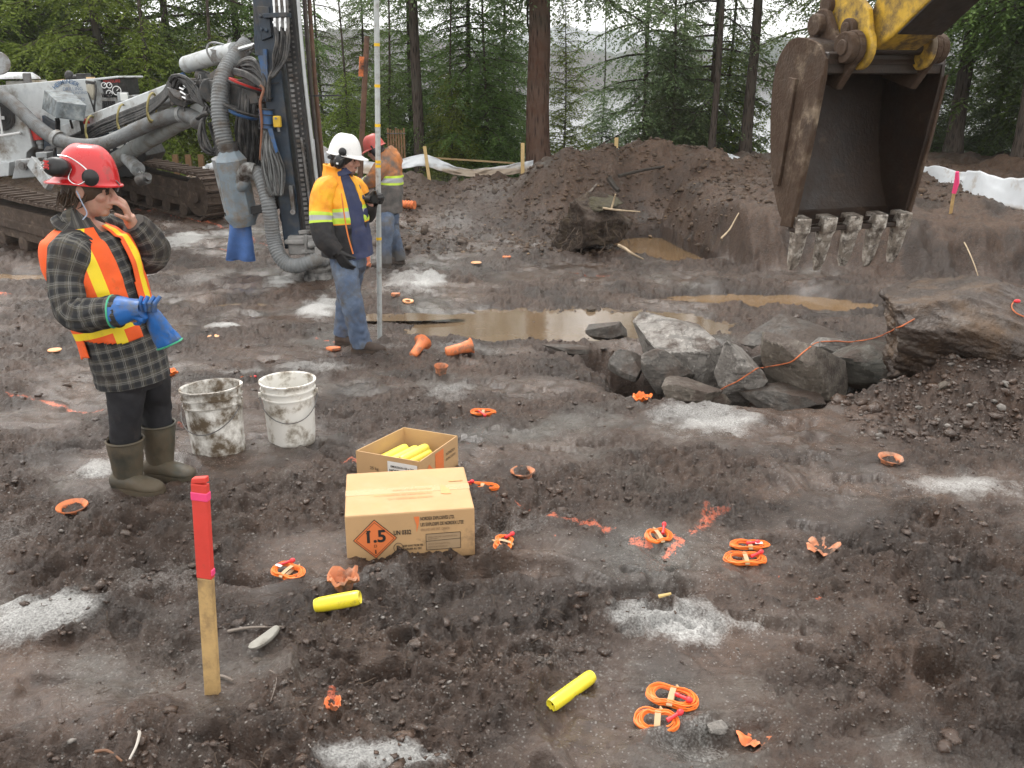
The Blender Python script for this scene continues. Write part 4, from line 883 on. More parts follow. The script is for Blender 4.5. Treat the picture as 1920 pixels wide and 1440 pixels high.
# --- suction hoses
def rhose(pts, r, name, pitch=.034, step=.0085, parent=rig):
    m = MB(); m.tube([A(*p) for p in pts], r, n=18, sm=8, step=step, rib=(pitch, .06)); return RG(m, name, RIB, parent, angle=None)
rhose([(-60, 150, 15.0), (-10, 172, 14.7), (25, 195, 14.4), (60, 228, 14.1), (90, 252, 13.9), (122, 267, 13.7), (160, 273, 13.6), (200, 268, 13.5), (250, 246, 13.3), (300, 224, 13.0), (340, 214, 12.7), (366, 222, 12.4), (372, 232, 12.3)], .095, 'suction_hose')
m = MB(); c0, c1 = A(104, 258, 13.8), A(111, 262, 13.77); m.cyl(c0, c1, .125, n=22); c0, c1 = A(341, 214, 12.7), A(347, 214, 12.64); m.cyl(c0, c1, .115, n=20); RG(m, 'hose_collar', GREYP)
rhose([(462, 84, 11.75), (448, 100, 11.6), (430, 122, 11.45), (417, 150, 11.3), (412, 185, 11.2), (413, 220, 11.15), (419, 255, 11.12), (427, 284, 11.1)], .098, 'dust_hose', .036)
rhose([(478, 322, 10.95), (488, 332, 10.9), (496, 352, 10.85), (504, 385, 10.8), (509, 420, 10.8), (514, 450, 10.8), (523, 478, 10.75), (540, 496, 10.7), (562, 498, 10.65), (582, 491, 10.65), (600, 486, 10.7), (612, 487, 10.75)], .085, 'pickup_hose', .034)
# --- cyclone
cy0, cy1 = A(433, 300, 11.1), A(453, 402, 11.15); ax = nrm(cy1 - cy0); L = np.linalg.norm(cy1 - cy0)
m = MB(); m.lathe([(.10, -.19), (.105, -.12), (.19, 0), (.185, .02), (.19, L * .92), (.19, L)], cy0, axis=ax, n=8); cyc = RG(m, 'cyclone', BLUEG, angle=30)
m = MB(); m.lathe([(.198, L - .02), (.20, L + .02), (.155, L + .10), (.15, L + .13)], cy0, axis=ax, n=24); RG(m, 'cyclone_cone', BLUEG, cyc)
m = MB(); m.lathe([(.112, -.20), (.112, -.10)], cy0, axis=ax, n=20); m.lathe([(.118, -.16), (.118, -.145)], cy0, axis=ax, n=20); RG(m, 'hose_band', STEEL, cyc)
m = MB(); m.tube([A(455, 342, 11.0), A(458, 326, 10.95), (A(465, 318, 10.92)), A(476, 320, 10.92)], .085, n=18, sm=6); RG(m, 'inlet_elbow', M('galv_elbow', (.34, .35, .34), .4, metal=.4, dirt=.3), cyc); m = MB(); m.tube([A(447, 352, 11.05), A(456, 345, 10.98), A(458, 338, 10.97)], .078, n=16, sm=5); RG(m, 'inlet_pipe', BLUEG, cyc)
m = MB(); m.beam(A(470, 396, 11.1), A(520, 384, 11.0), .10, .10); m.box(A(468, 372, 11.15), (.07, .1, .22)); RG(m, 'cyclone_bracket', BLK, cyc, bevel=.01)
m = MB(); P = []
b0, b1 = A(450, 408, 11.15), A(452, 488, 11.2); n = 28; rows = []
for k, t in enumerate(np.linspace(0, 1, 22)):
    c = b0 + (b1 - b0) * t; w = .12 + .045 * t; dd = .11 * (1 - t) ** .7 + .022; a = np.arange(n) * 2 * math.pi / n
    f = 1 + .18 * np.sin(3 * a + 1.2 + 2 * t) * t; rows.append(c + np.stack([np.cos(a) * w * f, np.sin(a) * dd * f + .03 * np.sin(np.cos(a) * 4 + t * 3) * t, np.full(n, 0) + .012 * np.sin(a * 2) * t], 1))
m.add(np.vstack(rows), [(k * n + i, k * n + (i + 1) % n, (k + 1) * n + (i + 1) % n, (k + 1) * n + i) for k in range(21) for i in range(n)]); RG(m, 'dust_bag', BAG, cyc, angle=None)
m = MB(); m.tube([A(412, 296, 11.3), A(420, 330, 11.35), A(436, 395, 11.4)], .10, n=16); RG(m, 'overflow_pipe', GREYP, cyc)
# --- tilt cylinder on the boom head
m = MB(); m.cyl(A(350, 121, 12.5), A(412, 102, 11.9), .105, n=22); m.cyl(A(410, 103, 11.92), A(442, 95, 11.6), .10, n=22); m.ell(A(350, 121, 12.5), (.04, .1, .1)); tc = RG(m, 'tilt_cylinder', WHITE); m = MB(); m.cyl(A(442, 95, 11.6), A(484, 83, 11.25), .035, n=12); RG(m, 'rod', CHROME, tc)
m = MB(); m.cyl(A(405, 107, 11.75), A(405, 107, 12.1), .06, n=16); m.prism([(-.08, .1), (.12, .06), (.2, -.18), (.1, -.16)], A(408, 108, 11.78), V(1, 0, 0), V(0, 0, 1), V(0, 1, 0), .05); m.tube([A(352, 114, 12.4), A(400, 100, 11.9), A(408, 96, 11.8)], .012, n=6); m.tube([A(400, 118, 11.8), A(388, 96, 11.8), A(392, 82, 11.8), A(404, 80, 11.7), A(420, 84, 11.7)], .012, n=6, sm=6); RG(m, 'cylinder_lug', GREYP, tc)
# --- mast
mb0, mt0 = A(556, 462, 11.05), A(497, -10, 11.05); md = nrm(mt0 - mb0); mt = mt0 + md * 3.0
m = MB(); m.beam(mb0, mt, .22, .30, ref=(0, 1, 0)); mast = RG(m, 'mast', NAVY, bevel=.012)
rb, rt_ = A(590, 462, 11.0), A(538, -10, 11.0); rtp = rt_ + nrm(rt_ - rb) * 3.0
m = MB(); m.beam(rb, rtp, .16, .20, ref=(0, 1, 0)); RG(m, 'chain_rail', BLK, mast)
m = MB(); L = np.linalg.norm(rtp - rb); dch = nrm(rtp - rb)
for k in range(int(L / .055)): m.box(rb + dch * (.03 + k * .055) + V(-.028, -.115, 0), (.045, .03, .030), basis(dch, (0, 1, 0)))
for k in range(int(L / .055)): m.box(rb + dch * (.055 + k * .055) + V(.035, -.112, 0), (.02, .02, .02), basis(dch, (0, 1, 0)))
o = RG(m, 'feed_chain', STEEL, mast, smooth=False); o['kind'] = 'stuff'
e0, e1 = A(594, 470, 10.87), A(566, 262, 10.87); m = MB(); m.beam(e0, e1 + (e1 - e0) * .02, .025, .05, ref=(0, 1, 0)); RG(m, 'guide_strip', STEEL, mast)
m = MB(); m.beam(A(489, -60, 11.0), A(494, 105, 11.0), .16, .16, ref=(0, 1, 0)); m.beam(A(499, 105, 11.0), A(503, 175, 11.0), .09, .1, ref=(0, 1, 0)); RG(m, 'feed_cylinder', NAVY, mast, bevel=.01)
m = MB(); m.prism([(-.07, .17), (.06, .16), (.07, -.15), (-.05, -.19)], A(497, 42, 10.88), V(1, 0, 0), V(0, 0, 1), V(0, 1, 0), .05)
for q in ((490, 30), (502, 32), (491, 55), (500, 57)): c = A(*q, 10.85); m.cyl(c, c - V(0, .03, 0), .02, n=8)
RG(m, 'feed_bracket', NAVY, mast, bevel=.008)
m = MB(); m.beam(A(497, 30, 10.85), A(542, 28, 10.8), .05, .14, ref=(0, 1, 0)); RG(m, 'hose_bracket', NAVY, mast, bevel=.006)
for k in range(6):
    m = MB(); x0 = 513 + k * 5; m.cyl(A(x0, -5 + k % 2 * 3, 10.8), A(x0 + 1, 12, 10.8), .017, n=8); m.cyl(A(x0 + 2, 32, 10.8), A(x0 + 3, 52 + (k % 3) * 7, 10.8), .018, n=8); m.cyl(A(x0 + 2, 40, 10.8), A(x0 + 2, 44, 10.8), .024, n=6); m.cyl(A(x0 + 1, 12, 10.8), A(x0 + 2, 32, 10.8), .012, n=6); RG(m, 'hose_coupling', STEEL if k % 2 else CHROME, mast)
slab([(551, 112), (560, 116), (562, 158), (553, 158)], 11.2, .2, WHITE, 'junction_box', mast)
m = MB(); m.cyl(A(498, 205, 10.85), A(501, 242, 10.85), .075, n=18); col = RG(m, 'hose_reel', BLUE, mast); m = MB()
for py in (182, 204, 214, 232, 240): m.cyl(A(499 + (py - 210) * .04, py, 10.85), A(499 + (py - 210) * .04, py + 2, 10.85), .088, n=18)
RG(m, 'reel_rings', BLK, col)
m = MB(); P = [A(502, 242, 10.75), A(510, 240, 10.75), A(521, 284, 10.75), A(516, 288, 10.75)]; m.add(P + [p + V(0, .02, 0) for p in P], [(0, 3, 2, 1), (4, 5, 6, 7), (0, 1, 5, 4), (1, 2, 6, 5), (2, 3, 7, 6), (3, 0, 4, 7)]); P = [A(494, 242, 10.8), A(503, 242, 10.8), A(503, 268, 10.78), A(491, 290, 10.78)]; m.add(P + [p + V(0, .02, 0) for p in P], [(0, 3, 2, 1), (4, 5, 6, 7), (0, 1, 5, 4), (1, 2, 6, 5), (2, 3, 7, 6), (3, 0, 4, 7)]); RG(m, 'hose_shroud', BLUE, mast, smooth=False)
m = MB(); m.beam(A(492, 104, 10.85), A(499, 165, 10.85), .09, .05, ref=(0, 1, 0), w1=(.03, .03)); m.beam(A(497, 92, 10.85), A(501, 190, 10.85), .04, .04, ref=(0, 1, 0)); RG(m, 'hose_guide', BLUE, mast)
m = MB(); m.box(A(520, 228, 10.8), (.085, .07, .125)); v_ = RG(m, 'valve', YEL, mast, bevel=.012); m = MB(); m.cyl(A(521, 237, 10.8), A(523, 247, 10.8), .018, n=10); m.cyl(A(517, 222, 10.76), A(517, 222, 10.74), .014, n=8); RG(m, 'valve_spindle', STEEL, v_)
m = MB(); m.beam(A(509, 157, 10.85), A(523, 155, 10.85), .014, .014); m.beam(A(548, 180, 10.9), A(640, 179, 10.9), .018, .03, ref=(0, 1, 0)); RG(m, 'cross_bar', BLK, mast)
m = MB(); m.box(A(548, 372, 10.85), (.05, .06, .3), basis(md, (0, 1, 0))); m.cyl(A(549, 398, 10.82), A(549, 398, 10.78), .035, n=12); m.cyl(A(547, 362, 10.85), A(549, 385, 10.85), .03, n=10); RG(m, 'latch', STEEL, mast, bevel=.008)
m = MB(); m.box(A(520, 376, 11.1), (.26, .2, .16)); m.tube([A(528, 392, 11.0), A(526, 405, 11.0), A(530, 418, 11.0), A(538, 422, 11.0)], .012, n=6, sm=4); RG(m, 'mast_motor', BLK, mast, bevel=.015)
m = MB(); m.box(A(575, 449, 10.95), (.44, .4, .05)); m.box(A(580, 455, 11.0), (.42, .4, .22)); m.beam(A(560, 436, 10.9), A(596, 432, 10.9), .05, .04, ref=(0, 1, 0)); m.cyl(A(578, 460, 10.72), A(600, 458, 10.72), .045, n=14); m.beam(A(573, 440, 10.75), A(575, 472, 10.75), .035, .06, ref=(0, 1, 0)); m.beam(A(597, 436, 10.75), A(604, 470, 10.75), .04, .06, ref=(0, 1, 0)); m.beam(A(566, 472, 10.75), A(606, 470, 10.75), .05, .05, ref=(0, 1, 0)); m.box(A(601, 470, 10.7), (.12, .1, .1)); RG(m, 'centraliser', M('dusty_steel', (.20, .20, .195), .65, metal=.2, var=.25, dirt=.4, dcol=(.30, .29, .28), ds=6), mast, bevel=.012)
fz2 = gz(-2.36, 10.9); c = A(597, 512, 10.85); c[2] = fz2
m = MB(); m.lathe([(.17, -.03), (.175, .08), (.15, .12), (.17, .16), (.155, .21), (.17, .25), (.15, .32), (.10, .36)], c, n=28, jit=.05, seed=3); RG(m, 'dust_hood', M('hood_rubber', (.035, .033, .031), .75, var=.4, dirt=.5, dcol=(.22, .215, .205), ds=6), mast)
m = MB(); m.box((c[0], 11.05, fz2 + .28), (.30, .3, .55)); RG(m, 'mast_foot', M('dusty_steel', (.2, .2, .2)), mast, bevel=.02)
m = MB(); m.cyl(c + V(0, 0, .2), mb0 + V(.16, -.05, .3), .03, n=12); RG(m, 'drill_string', STEEL, mast)
for nm, q0, q1, q2, Y, r, mt_ in (('drill_rod', (550, -120), (571, 140), (601, 395), 10.75, .021, GALV), ('drill_rod', (563, -120), (581, 140), (601, 335), 11.3, .026, ROD2), ('drill_rod', (572, -120), (589, 130), (608, 335), 11.35, .025, ROD)):
    m = MB(); m.tube([A(*q0, Y), A(*q1, Y), A(*q2, Y)], r, n=12, sm=8); RG(m, nm, mt_, mast)
# --- chains
def chain(pts, name='chain'):
    P, t = resample(catmull([A(*p) for p in pts], 8), .045); m = MB()
    for k in range(len(P) - 1):
        d = P[k + 1] - P[k]; x, y, z = basis(d); s1 = x if k % 2 else y; c = (P[k] + P[k + 1]) / 2
        m.tube([c + z * math.cos(a) * .030 + s1 * math.sin(a) * .015 for a in np.linspace(0, 6.28, 9)[:-1]], .0055, n=4, closed=True)
    return RG(m, name, STEEL)
chain([(500, 28, 10.9), (480, 66, 11.2), (462, 98, 11.5)]); chain([(503, 32, 10.9), (480, 78, 11.2), (466, 104, 11.45)]); chain([(376, 140, 12.0), (362, 168, 12.1), (351, 182, 12.2)]); chain([(376, 142, 12.0), (380, 168, 11.9), (382, 186, 11.9)]); chain([(349, 186, 12.3), (346, 200, 12.4), (345, 210, 12.5)])
# --- hydraulic hoses, one by one
def hose(pts, r=.014, mat=RUB, j=0.0, parent=rig):
    P = [A(p[0] + rng.uniform(-j, j), p[1] + rng.uniform(-j, j), p[2] + rng.uniform(-j, j) * .03) for p in pts]
    m = MB(); m.tube(P, r, n=7, sm=7); return RG(m, 'hydraulic_hose', mat, parent, angle=None)
for k in range(11):      # along the near side of the boom, up over the clamp block
    o = k * 2.6; s = rng.uniform(-3, 3)
    hose([(118 + k * 4.5, 262 + k * 1.5, 14.6), (150 + k * 2, 248 + o * .55, 14.35), (190 + s, 226 + o * .95, 14.0), (230, 210 + o * .95 + s * .4, 13.6), (275, 192 + o * .9 + s * .3, 13.1), (306, 172 + o * .7, 12.7), (320 + k * .5, 146 + o * .8, 12.4)], .019, RUB if k % 3 else RUB2)
for k in range(9):       # over the clamp block and down
    hose([(318 + k * 1.5, 150 + k * 2.5, 12.4), (324 + k * 2, 141 + k * 1.6, 12.3), (345 + k * 1.0, 142 + k * 3, 12.2), (366 - k * .5, 160 + k * 3, 12.1), (378, 184 + k * 1.5, 12.0), (386 + k, 210, 11.95)], .017, RUB, 1.0)
for k in range(4): hose([(350, 178 + k * 2.5, 12.25), (374, 186 + k * 2, 12.1), (390 + k * 1.5, 200 + k, 11.9), (402 + k * 2, 235, 11.8), (408 + k * 1.5, 290, 11.7), (414, 330, 11.7)], .020, RUB2 if k == 1 else RUB)
for k in range(9):       # hanging loops left of the dust hose
    a = k * 1.8; hose([(384 + k * 1.4, 200, 11.9), (378 + a * .3, 226, 11.85), (372 + a * 1.0, 252, 11.8), (378 + a, 278 - a * .5, 11.8), (392 + a * .5, 289 - a * .6, 11.8), (404, 290 - a, 11.8)], .016, RUB2 if k % 4 == 1 else RUB, .8)
for k in range(6): hose([(390 + k * 2, 230, 11.9), (400 + k, 262, 11.9), (410, 292, 11.9)], .017, RUB, 1.5)
m = MB(); m.tube([A(370, 222, 11.75), A(380, 215, 11.7), A(390, 212, 11.7)], .03, n=8); RG(m, 'foam_wrap', RUB)
for k in range(14):      # bundle under the red strap
    x0 = 449 + k * 2.3; hose([(x0 + 6 - k * .3, 150, 11.3), (x0 + 2, 168, 11.25), (x0 - 2, 200, 11.2), (x0 - 6 + k * .6, 240, 11.2), (x0 - 4 + k * .5, 280, 11.25), (x0 - 2, 305, 11.3), (x0 + 4, 318, 11.35)], .018, RUB2 if k % 4 == 2 else RUB, 1.2)
for k in range(10):      # dark tangle behind
    x0 = 478 + k * 1.8; hose([(x0, 170, 11.5), (x0 + 2, 205, 11.5), (x0 - 2 + rng.uniform(-6, 6), 250, 11.5), (x0 + rng.uniform(-5, 8), 290, 11.5), (x0 - 4, 318, 11.5)], .016, RUB, 1.5)
for k in range(6): hose([(474 + k * 3, 205 + k * 2, 11.4), (486 + k * 2, 212, 11.35), (484 + k, 250 + k * 3, 11.4), (474 + k * 2, 270, 11.4), (472 + k, 240, 11.4)], .012, RUB, 1.2)
for k in range(12):      # from the boom head over to the reel
    hose([(438 + k * 1.2, 128 - k * 1.3 + (k % 4) * 4, 11.4), (452 + k, 114 + k * 1.8, 11.2), (470 + k, 108 + k * 3.0, 11.0), (486 + k * .5, 122 + k * 3.2, 10.9), (497, 150 + k * 2, 10.85), (500 + k * .6, 186, 10.85)], .017, (RUB, RUB2, RUB)[k % 3], 1.0)
for k in range(4): hose([(440, 130 + k * 3, 11.2), (462, 136 + k * 3, 11.05), (484, 150 + k * 3, 10.9), (494 + k, 166 + k * 2, 10.85), (494 + k * 2, 190, 10.85)], .019, RUB2 if k < 1 else RUB)
for k in range(8):       # from the mast couplings down to the reel
    x0 = 516 + k * 3.6; hose([(x0, 50 + (k % 3) * 7, 10.78), (x0 + 1, 75, 10.76), (x0 - 4, 104 + k, 10.74), (512 + k * .7, 126 + k * 2.2, 10.76), (503 + k * .5, 150, 10.8), (500 + k * .7, 190, 10.82)], .013, RUB if k % 3 else RUB2, .8)
for k in range(16):      # pale hanging loops below the shroud
    x0 = 493 + (k % 8) * 1.6; w = k * .9; hose([(x0 + 2, 244, 10.8), (x0 - 2 + w * .6, 276, 10.78), (x0 - 2 + w * 1.6, 310, 10.75), (x0 + 4 + w * 1.5, 345, 10.74), (x0 + 14 + w * .8, 366, 10.74), (x0 + 20 + w * .5, 355, 10.76), (x0 + 16 + w, 320, 10.8), (x0 + 8 + w * .4, 275, 10.82)], .012, M('pale_hose', (.12, .125, .125), .5, var=.4) if k % 3 else RUB2, 1.0)
for k in range(5): hose([(176 + k * 4, 250, 15.0), (172 + k * 5, 222 - k * 2, 14.9), (190 + k * 5, 210 - k, 14.8), (214 + k * 2, 206, 14.7)], .016, RUB, 1.0)
hose([(488, 160, 10.8), (494, 168, 10.78), (488, 190, 10.76), (489, 210, 10.76), (491, 240, 10.78), (488, 300, 10.8)], .016, M('copper_hose', (.20, .085, .045), .6))
def strap(px, py, Y, w, h, mat, name, tilt=0.0):
    c = A(px, py, Y); m = MB(); ex = V(math.cos(tilt), 0, math.sin(tilt))
    m.tube([c + ex * math.cos(a) * w + V(0, math.sin(a) * .13, 0) for a in np.linspace(0, 2 * math.pi, 22)[:-1]], h, n=6, closed=True, flat=.5); return RG(m, name, mat)
strap(463, 160, 11.22, .19, .035, RED, 'red_strap', -.35); strap(462, 163, 11.2, .20, .022, RUB2, 'strap_hose', -.35)
strap(456, 216, 11.15, .15, .03, BLUE, 'blue_tape', -.3); strap(454, 208, 11.12, .20, .025, RUB2, 'strap_hose', -.35)
for (px, py, Y) in ((170, 242, 14.15), (229, 222, 13.6), (285, 202, 12.95)):
    c = A(px, py, Y); m = MB(); m.tube([c + V(.03 * math.sin(a), math.cos(a) * .17, math.sin(a) * .19) for a in np.linspace(0, 2 * math.pi, 20)[:-1]], .015, n=6, closed=True); m.tube([c + V(0, -.17, -.05), c + V(.03, -.2, -.14), c + V(.07, -.2, -.16)], .012, n=5, sm=4); RG(m, 'yellow_strap', STRAPY)
# ------------------------------------------------------------------ digger bucket on its arm
TH = R_(19); bw_, bn, bu = V(math.cos(TH), math.sin(TH), 0), V(math.sin(TH), -math.cos(TH), 0), V(0, 0, 1)
WID = 1.16; BO = V(2.34, 7.6, .42) + bw_ * (WID / 2 - .02)
BT = R_(7)
def BP(w_, n_, u_):
    c, s_ = math.cos(BT), math.sin(BT); return BO + bw_ * w_ + bn * (n_ * c + (u_ - .2) * s_) + bu * (.2 + (u_ - .2) * 1.07 * c - n_ * s_)
bnr = bn * math.cos(BT) - bu * math.sin(BT); bur = bn * math.sin(BT) + bu * 1.07 * math.cos(BT)
BKT = M('bucket_shaded_steel', (.015, .008, .0045), .4, metal=.0, var=.4, dirt=.5, dcol=(.026, .0135, .007), ds=5, col2=(.075, .044, .025), c2=(.56, .70), c2s=4.5, bump=.5, bs=35, bd=.01)  # steel and mud colours darkened to paint in the shade inside the bucket
BKTO = M('bucket_outside', (.065, .040, .025), .7, metal=.05, var=.35, dirt=.55, dcol=(.058, .033, .019), ds=4, col2=(.26, .20, .14), c2=(.53, .66), c2s=3.2, bump=.7, bs=40, bd=.012)
BRT = M('worn_tooth', (.30, .26, .22), .4, metal=.35, var=.35, dirt=.33, dcol=(.055, .04, .03), ds=14, col2=(.70, .66, .60), c2=(.47, .60), c2s=11, bump=.6, bs=60, bd=.006)
DYEL = M('digger_yellow', (.58, .36, .035), .5, var=.15, dirt=.38, dcol=(.10, .07, .04), ds=5, col2=(.34, .25, .13), c2=(.56, .72), c2s=7)
DARKY = M('greasy_steel_and_shade', (.030, .024, .020), .45, metal=.3, var=.4, dirt=.35, ds=6)  # greasy coupler steel, also the painted shade under the arm
bk = thing('digger_bucket', 'muddy five-toothed digger bucket hanging from a yellow arm over the pit', 'digger bucket', (BO[0], BO[1], BO[2]))
prof = [(.05, 1.40), (.02, .95), (-.03, .30), (-.14, .27), (-.26, .36), (-.42, .60), (-.54, .92), (-.60, 1.22), (-.58, 1.46), (-.42, 1.62), (-.12, 1.62), (.03, 1.52)]
pc = catmull(prof[3:], 4)
side = [(.05, 1.40), (.03, .95), (-.03, .29)] + [(p[0], p[1]) for p in pc]
for sgn in (-1, 1):
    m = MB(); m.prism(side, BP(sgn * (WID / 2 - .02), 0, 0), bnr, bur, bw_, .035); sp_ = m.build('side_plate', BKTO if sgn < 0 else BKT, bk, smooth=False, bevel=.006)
    m = MB(); m.prism([(.065, 1.42), (.05, .95), (-.01, .28), (-.16, .26), (-.10, .95), (-.12, 1.30)], BP(sgn * (WID / 2 + .012), 0, 0), bnr, bur, bw_, .03); m.build('side_cutter', BKTO, sp_, smooth=False, bevel=.008)
    if sgn < 0:
        m = MB(); m.prism([(-.33, .55), (-.27, .55), (-.26, 1.35), (-.36, 1.35)], BP(-(WID / 2 + .012), 0, 0), bnr, bur, bw_, .03); m.build('wear_strip', BKTO, sp_, smooth=False, bevel=.006)
m = MB(); inner = [(p[0], p[1]) for p in catmull(prof[2:], 5)]; N_ = len(inner)
outer = []
for k in range(N_):
    a, b = np.array(inner[max(k - 1, 0)]), np.array(inner[min(k + 1, N_ - 1)]); t = nrm(b - a); outer.append((inner[k][0] + t[1] * -.04 * -1 * -1, inner[k][1] + t[0] * .04 * -1))
hw_ = WID / 2 - .03
vv = [BP(s_, *p) for p in inner for s_ in (-hw_, hw_)] + [BP(s_, *p) for p in outer for s_ in (-hw_, hw_)]
fs = []
for k in range(N_ - 1):
    a = 2 * k; fs.append((a, a + 1, a + 3, a + 2)); b = 2 * N_ + 2 * k; fs.append((b, b + 2, b + 3, b + 1))
fs += [(0, 2 * N_, 2 * N_ + 1, 1), (2 * N_ - 2, 2 * N_ - 1, 4 * N_ - 1, 4 * N_ - 2)]
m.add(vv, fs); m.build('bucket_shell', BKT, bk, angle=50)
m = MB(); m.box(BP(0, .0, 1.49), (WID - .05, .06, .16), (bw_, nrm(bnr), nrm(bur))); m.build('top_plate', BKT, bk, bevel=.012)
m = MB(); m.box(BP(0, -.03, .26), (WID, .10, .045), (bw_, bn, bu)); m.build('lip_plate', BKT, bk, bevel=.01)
for k in range(5):
    w_ = -WID / 2 + .07 + k * (WID - .14) / 4; tl_ = V(.0, -.02)
    m = MB(); y0 = .30; secs = [(.066, .07, .36, .0), (.066, .07, .25, .0), (.052, .056, .22, .003), (.046, .05, .16, .006)]
    def loftbox(secs):
        vv = []
        for (a, b, u_, n_) in secs:
            for s1, s2 in ((-1, -1), (1, -1), (1, 1), (-1, 1)): vv.append(BP(w_ + s1 * a, n_ - .02 + s2 * b, u_))
        fs = [(3, 2, 1, 0), tuple(range(4 * len(secs) - 4, 4 * len(secs)))]
        for q in range(len(secs) - 1): fs += [(4 * q + i, 4 * q + (i + 1) % 4, 4 * q + 4 + (i + 1) % 4, 4 * q + 4 + i) for i in range(4)]
        m.add(vv, [f[::-1] for f in fs])
    loftbox(secs); t = m.build('tooth', BRT, bk, smooth=False, bevel=.012)
    m = MB(); loftbox([(.052, .048, .19, .006), (.048, .044, .10, .002), (.042, .032, -.01, -.006), (.030, .012, -.07 - .02 * (k % 2), -.010)]); m.build('tooth_tip', BRT, t, smooth=False, bevel=.01)
def ring_poly(c, r, a0, a1, n=12): return [(c[0] + r * math.cos(a), c[1] + r * math.sin(a)) for a in np.linspace(a0, a1, n)]
for sgn in (-1, 1):                       # bucket ears
    m = MB(); poly = [(-.50, 1.36), (-.02, 1.30)] + ring_poly((.06, 1.60), .12, -1.1, 1.9, 10) + [(-.14, 1.66)] + ring_poly((-.36, 1.72), .115, .7, 3.4, 8)
    m.prism(poly, BP(sgn * .36, 0, 0), bnr, bur, bw_, .06); m.build('bucket_ear', BKTO, bk, smooth=False, bevel=.012)
    m = MB(); m.cyl(BP(sgn * .39, .06, 1.60), BP(sgn * .46, .06, 1.60), .115, n=24); m.cyl(BP(sgn * .46, .06, 1.60), BP(sgn * .475, .06, 1.60), .06, n=16); m.build('pin_boss', BKTO, bk, bevel=.012)
    m = MB(); m.cyl(BP(sgn * .33, -.36, 1.72), BP(sgn * .45, -.36, 1.72), .085, n=20); m.build('pin_boss', BKTO, bk, bevel=.01)
# coupler and arm
arm = thing('excavator', 'yellow digger arm reaching in from the top right with its quick coupler', 'digger', tuple(BP(0, .06, 1.6)))
for sgn in (-1, 1):
    m = MB(); poly = [(-.50, 1.62), (-.30, 1.52), (-.02, 1.50)] + ring_poly((.05, 1.60), .155, -1.45, .9, 10) + [(.08, 1.86), (-.10, 1.97), (-.40, 1.92), (-.52, 1.82)]
    m.prism(poly, BP(sgn * .285, 0, 0), bnr, bur, bw_, .055); m.build('coupler_plate', DYEL, arm, smooth=False, bevel=.014)
    m = MB(); c = BP(sgn * .315, -.06, 1.72); m.cyl(c, c + bw_ * sgn * .05, .075, n=20); m.cyl(c, c + bw_ * sgn * .07, .045, n=16); m.build('coupler_pin', BKTO, arm, bevel=.008)
    m = MB(); c = BP(sgn * .3, -.38, 1.86); m.cyl(c, c + bw_ * sgn * .06, .07, n=18); m.build('link_pin', BKTO, arm, bevel=.01)
m = MB(); m.cyl(BP(-.45, .06, 1.6), BP(.45, .06, 1.6), .05, n=16); m.cyl(BP(-.4, -.36, 1.74), BP(.4, -.36, 1.74), .05, n=16); m.box(BP(0, -.2, 1.74), (.50, .34, .16), (bw_, bn, bu)); m.build('coupler_body', DARKY, arm, bevel=.01)
sd = nrm(bn * .80 + bu * .60); sn = nrm(np.cross(bw_, sd)); p0 = BP(0, .10, 1.80)
poly = [(-.18, -.16), (.05, -.21), (3.2, -.34), (3.2, .34), (.55, .24), (.05, .15), (-.16, .05)]
if sn[2] < 0: sn = -sn
m = MB(); m.prism(poly, p0, sd, sn, bw_, .42); m.build('arm_beam', DYEL, arm, smooth=False, bevel=.02)
m = MB(); m.prism([(.1, -.225), (3.1, -.355), (3.1, -.342), (.1, -.215)], p0, sd, sn, bw_, .40); m.build('arm_underside_shade', DARKY, arm, smooth=False)  # thin dark sheet that paints the shadow on the arm's underside
for sgn in (-1, 1):
    c = p0 + sd * .55 + sn * .02 + bw_ * sgn * .21; m = MB(); m.cyl(c, c + bw_ * sgn * .07, .11, n=24); b_ = m.build('arm_boss', DYEL, arm, bevel=.015); m = MB(); m.cyl(c + bw_ * sgn * .07, c + bw_ * sgn * .13, .045, n=16); m.cyl(c + bw_ * sgn * .07, c + bw_ * sgn * .085, .07, n=16); m.build('arm_pin', CHROME, b_)
    m = MB(); m.beam(BP(sgn * .25, -.38, 1.86), p0 + sd * .62 + sn * .36 + bw_ * sgn * .25, .05, .12, ref=bw_); m.build('guide_link', DYEL, arm, bevel=.012)
m = MB(); m.cyl(p0 + sd * .62 + sn * .36 - bw_ * .3, p0 + sd * .62 + sn * .36 + bw_ * .3, .05, n=14); m.beam(p0 + sd * .62 + sn * .36, p0 + sd * 1.6 + sn * .5, .09, .09); m.cyl(p0 + sd * 1.5 + sn * .49, p0 + sd * 3.0 + sn * .62, .09, n=18); m.build('bucket_ram', STEEL, arm)
# ------------------------------------------------------------------ people
SKIN = M('skin', (.46, .26, .19), .5, var=.12, vs_=30, bump=.15, bs=250, bd=.001, sss=.12, col2=(.50, .22, .17), c2=(.5, .7), c2s=18)
HAIR = M('brown_hair', (.055, .035, .022), .6, var=.4, bump=.6, bs=90)
HATR = M('red_hat', (.55, .018, .022), .28, var=.1, dirt=.06, dcol=(.25, .06, .05), ds=10, bump=.03, coat=.4)
HATW = M('white_hat', (.78, .78, .77), .32, var=.04, dirt=.05, dcol=(.4, .38, .35), ds=10, bump=.03, coat=.3)
HATO = M('faded_red_hat', (.50, .085, .070), .45, var=.12, dirt=.2, dcol=(.25, .12, .1), ds=12, bump=.05)
MUFF = M('muff_black', (.014, .014, .015), .38, var=.3, bump=.05)
ORANGE = M('vest_orange', (.86, .115, .018), .75, var=.14, dirt=.10, dcol=(.35, .10, .04), ds=9, bump=.5, bs=420, bd=.001)
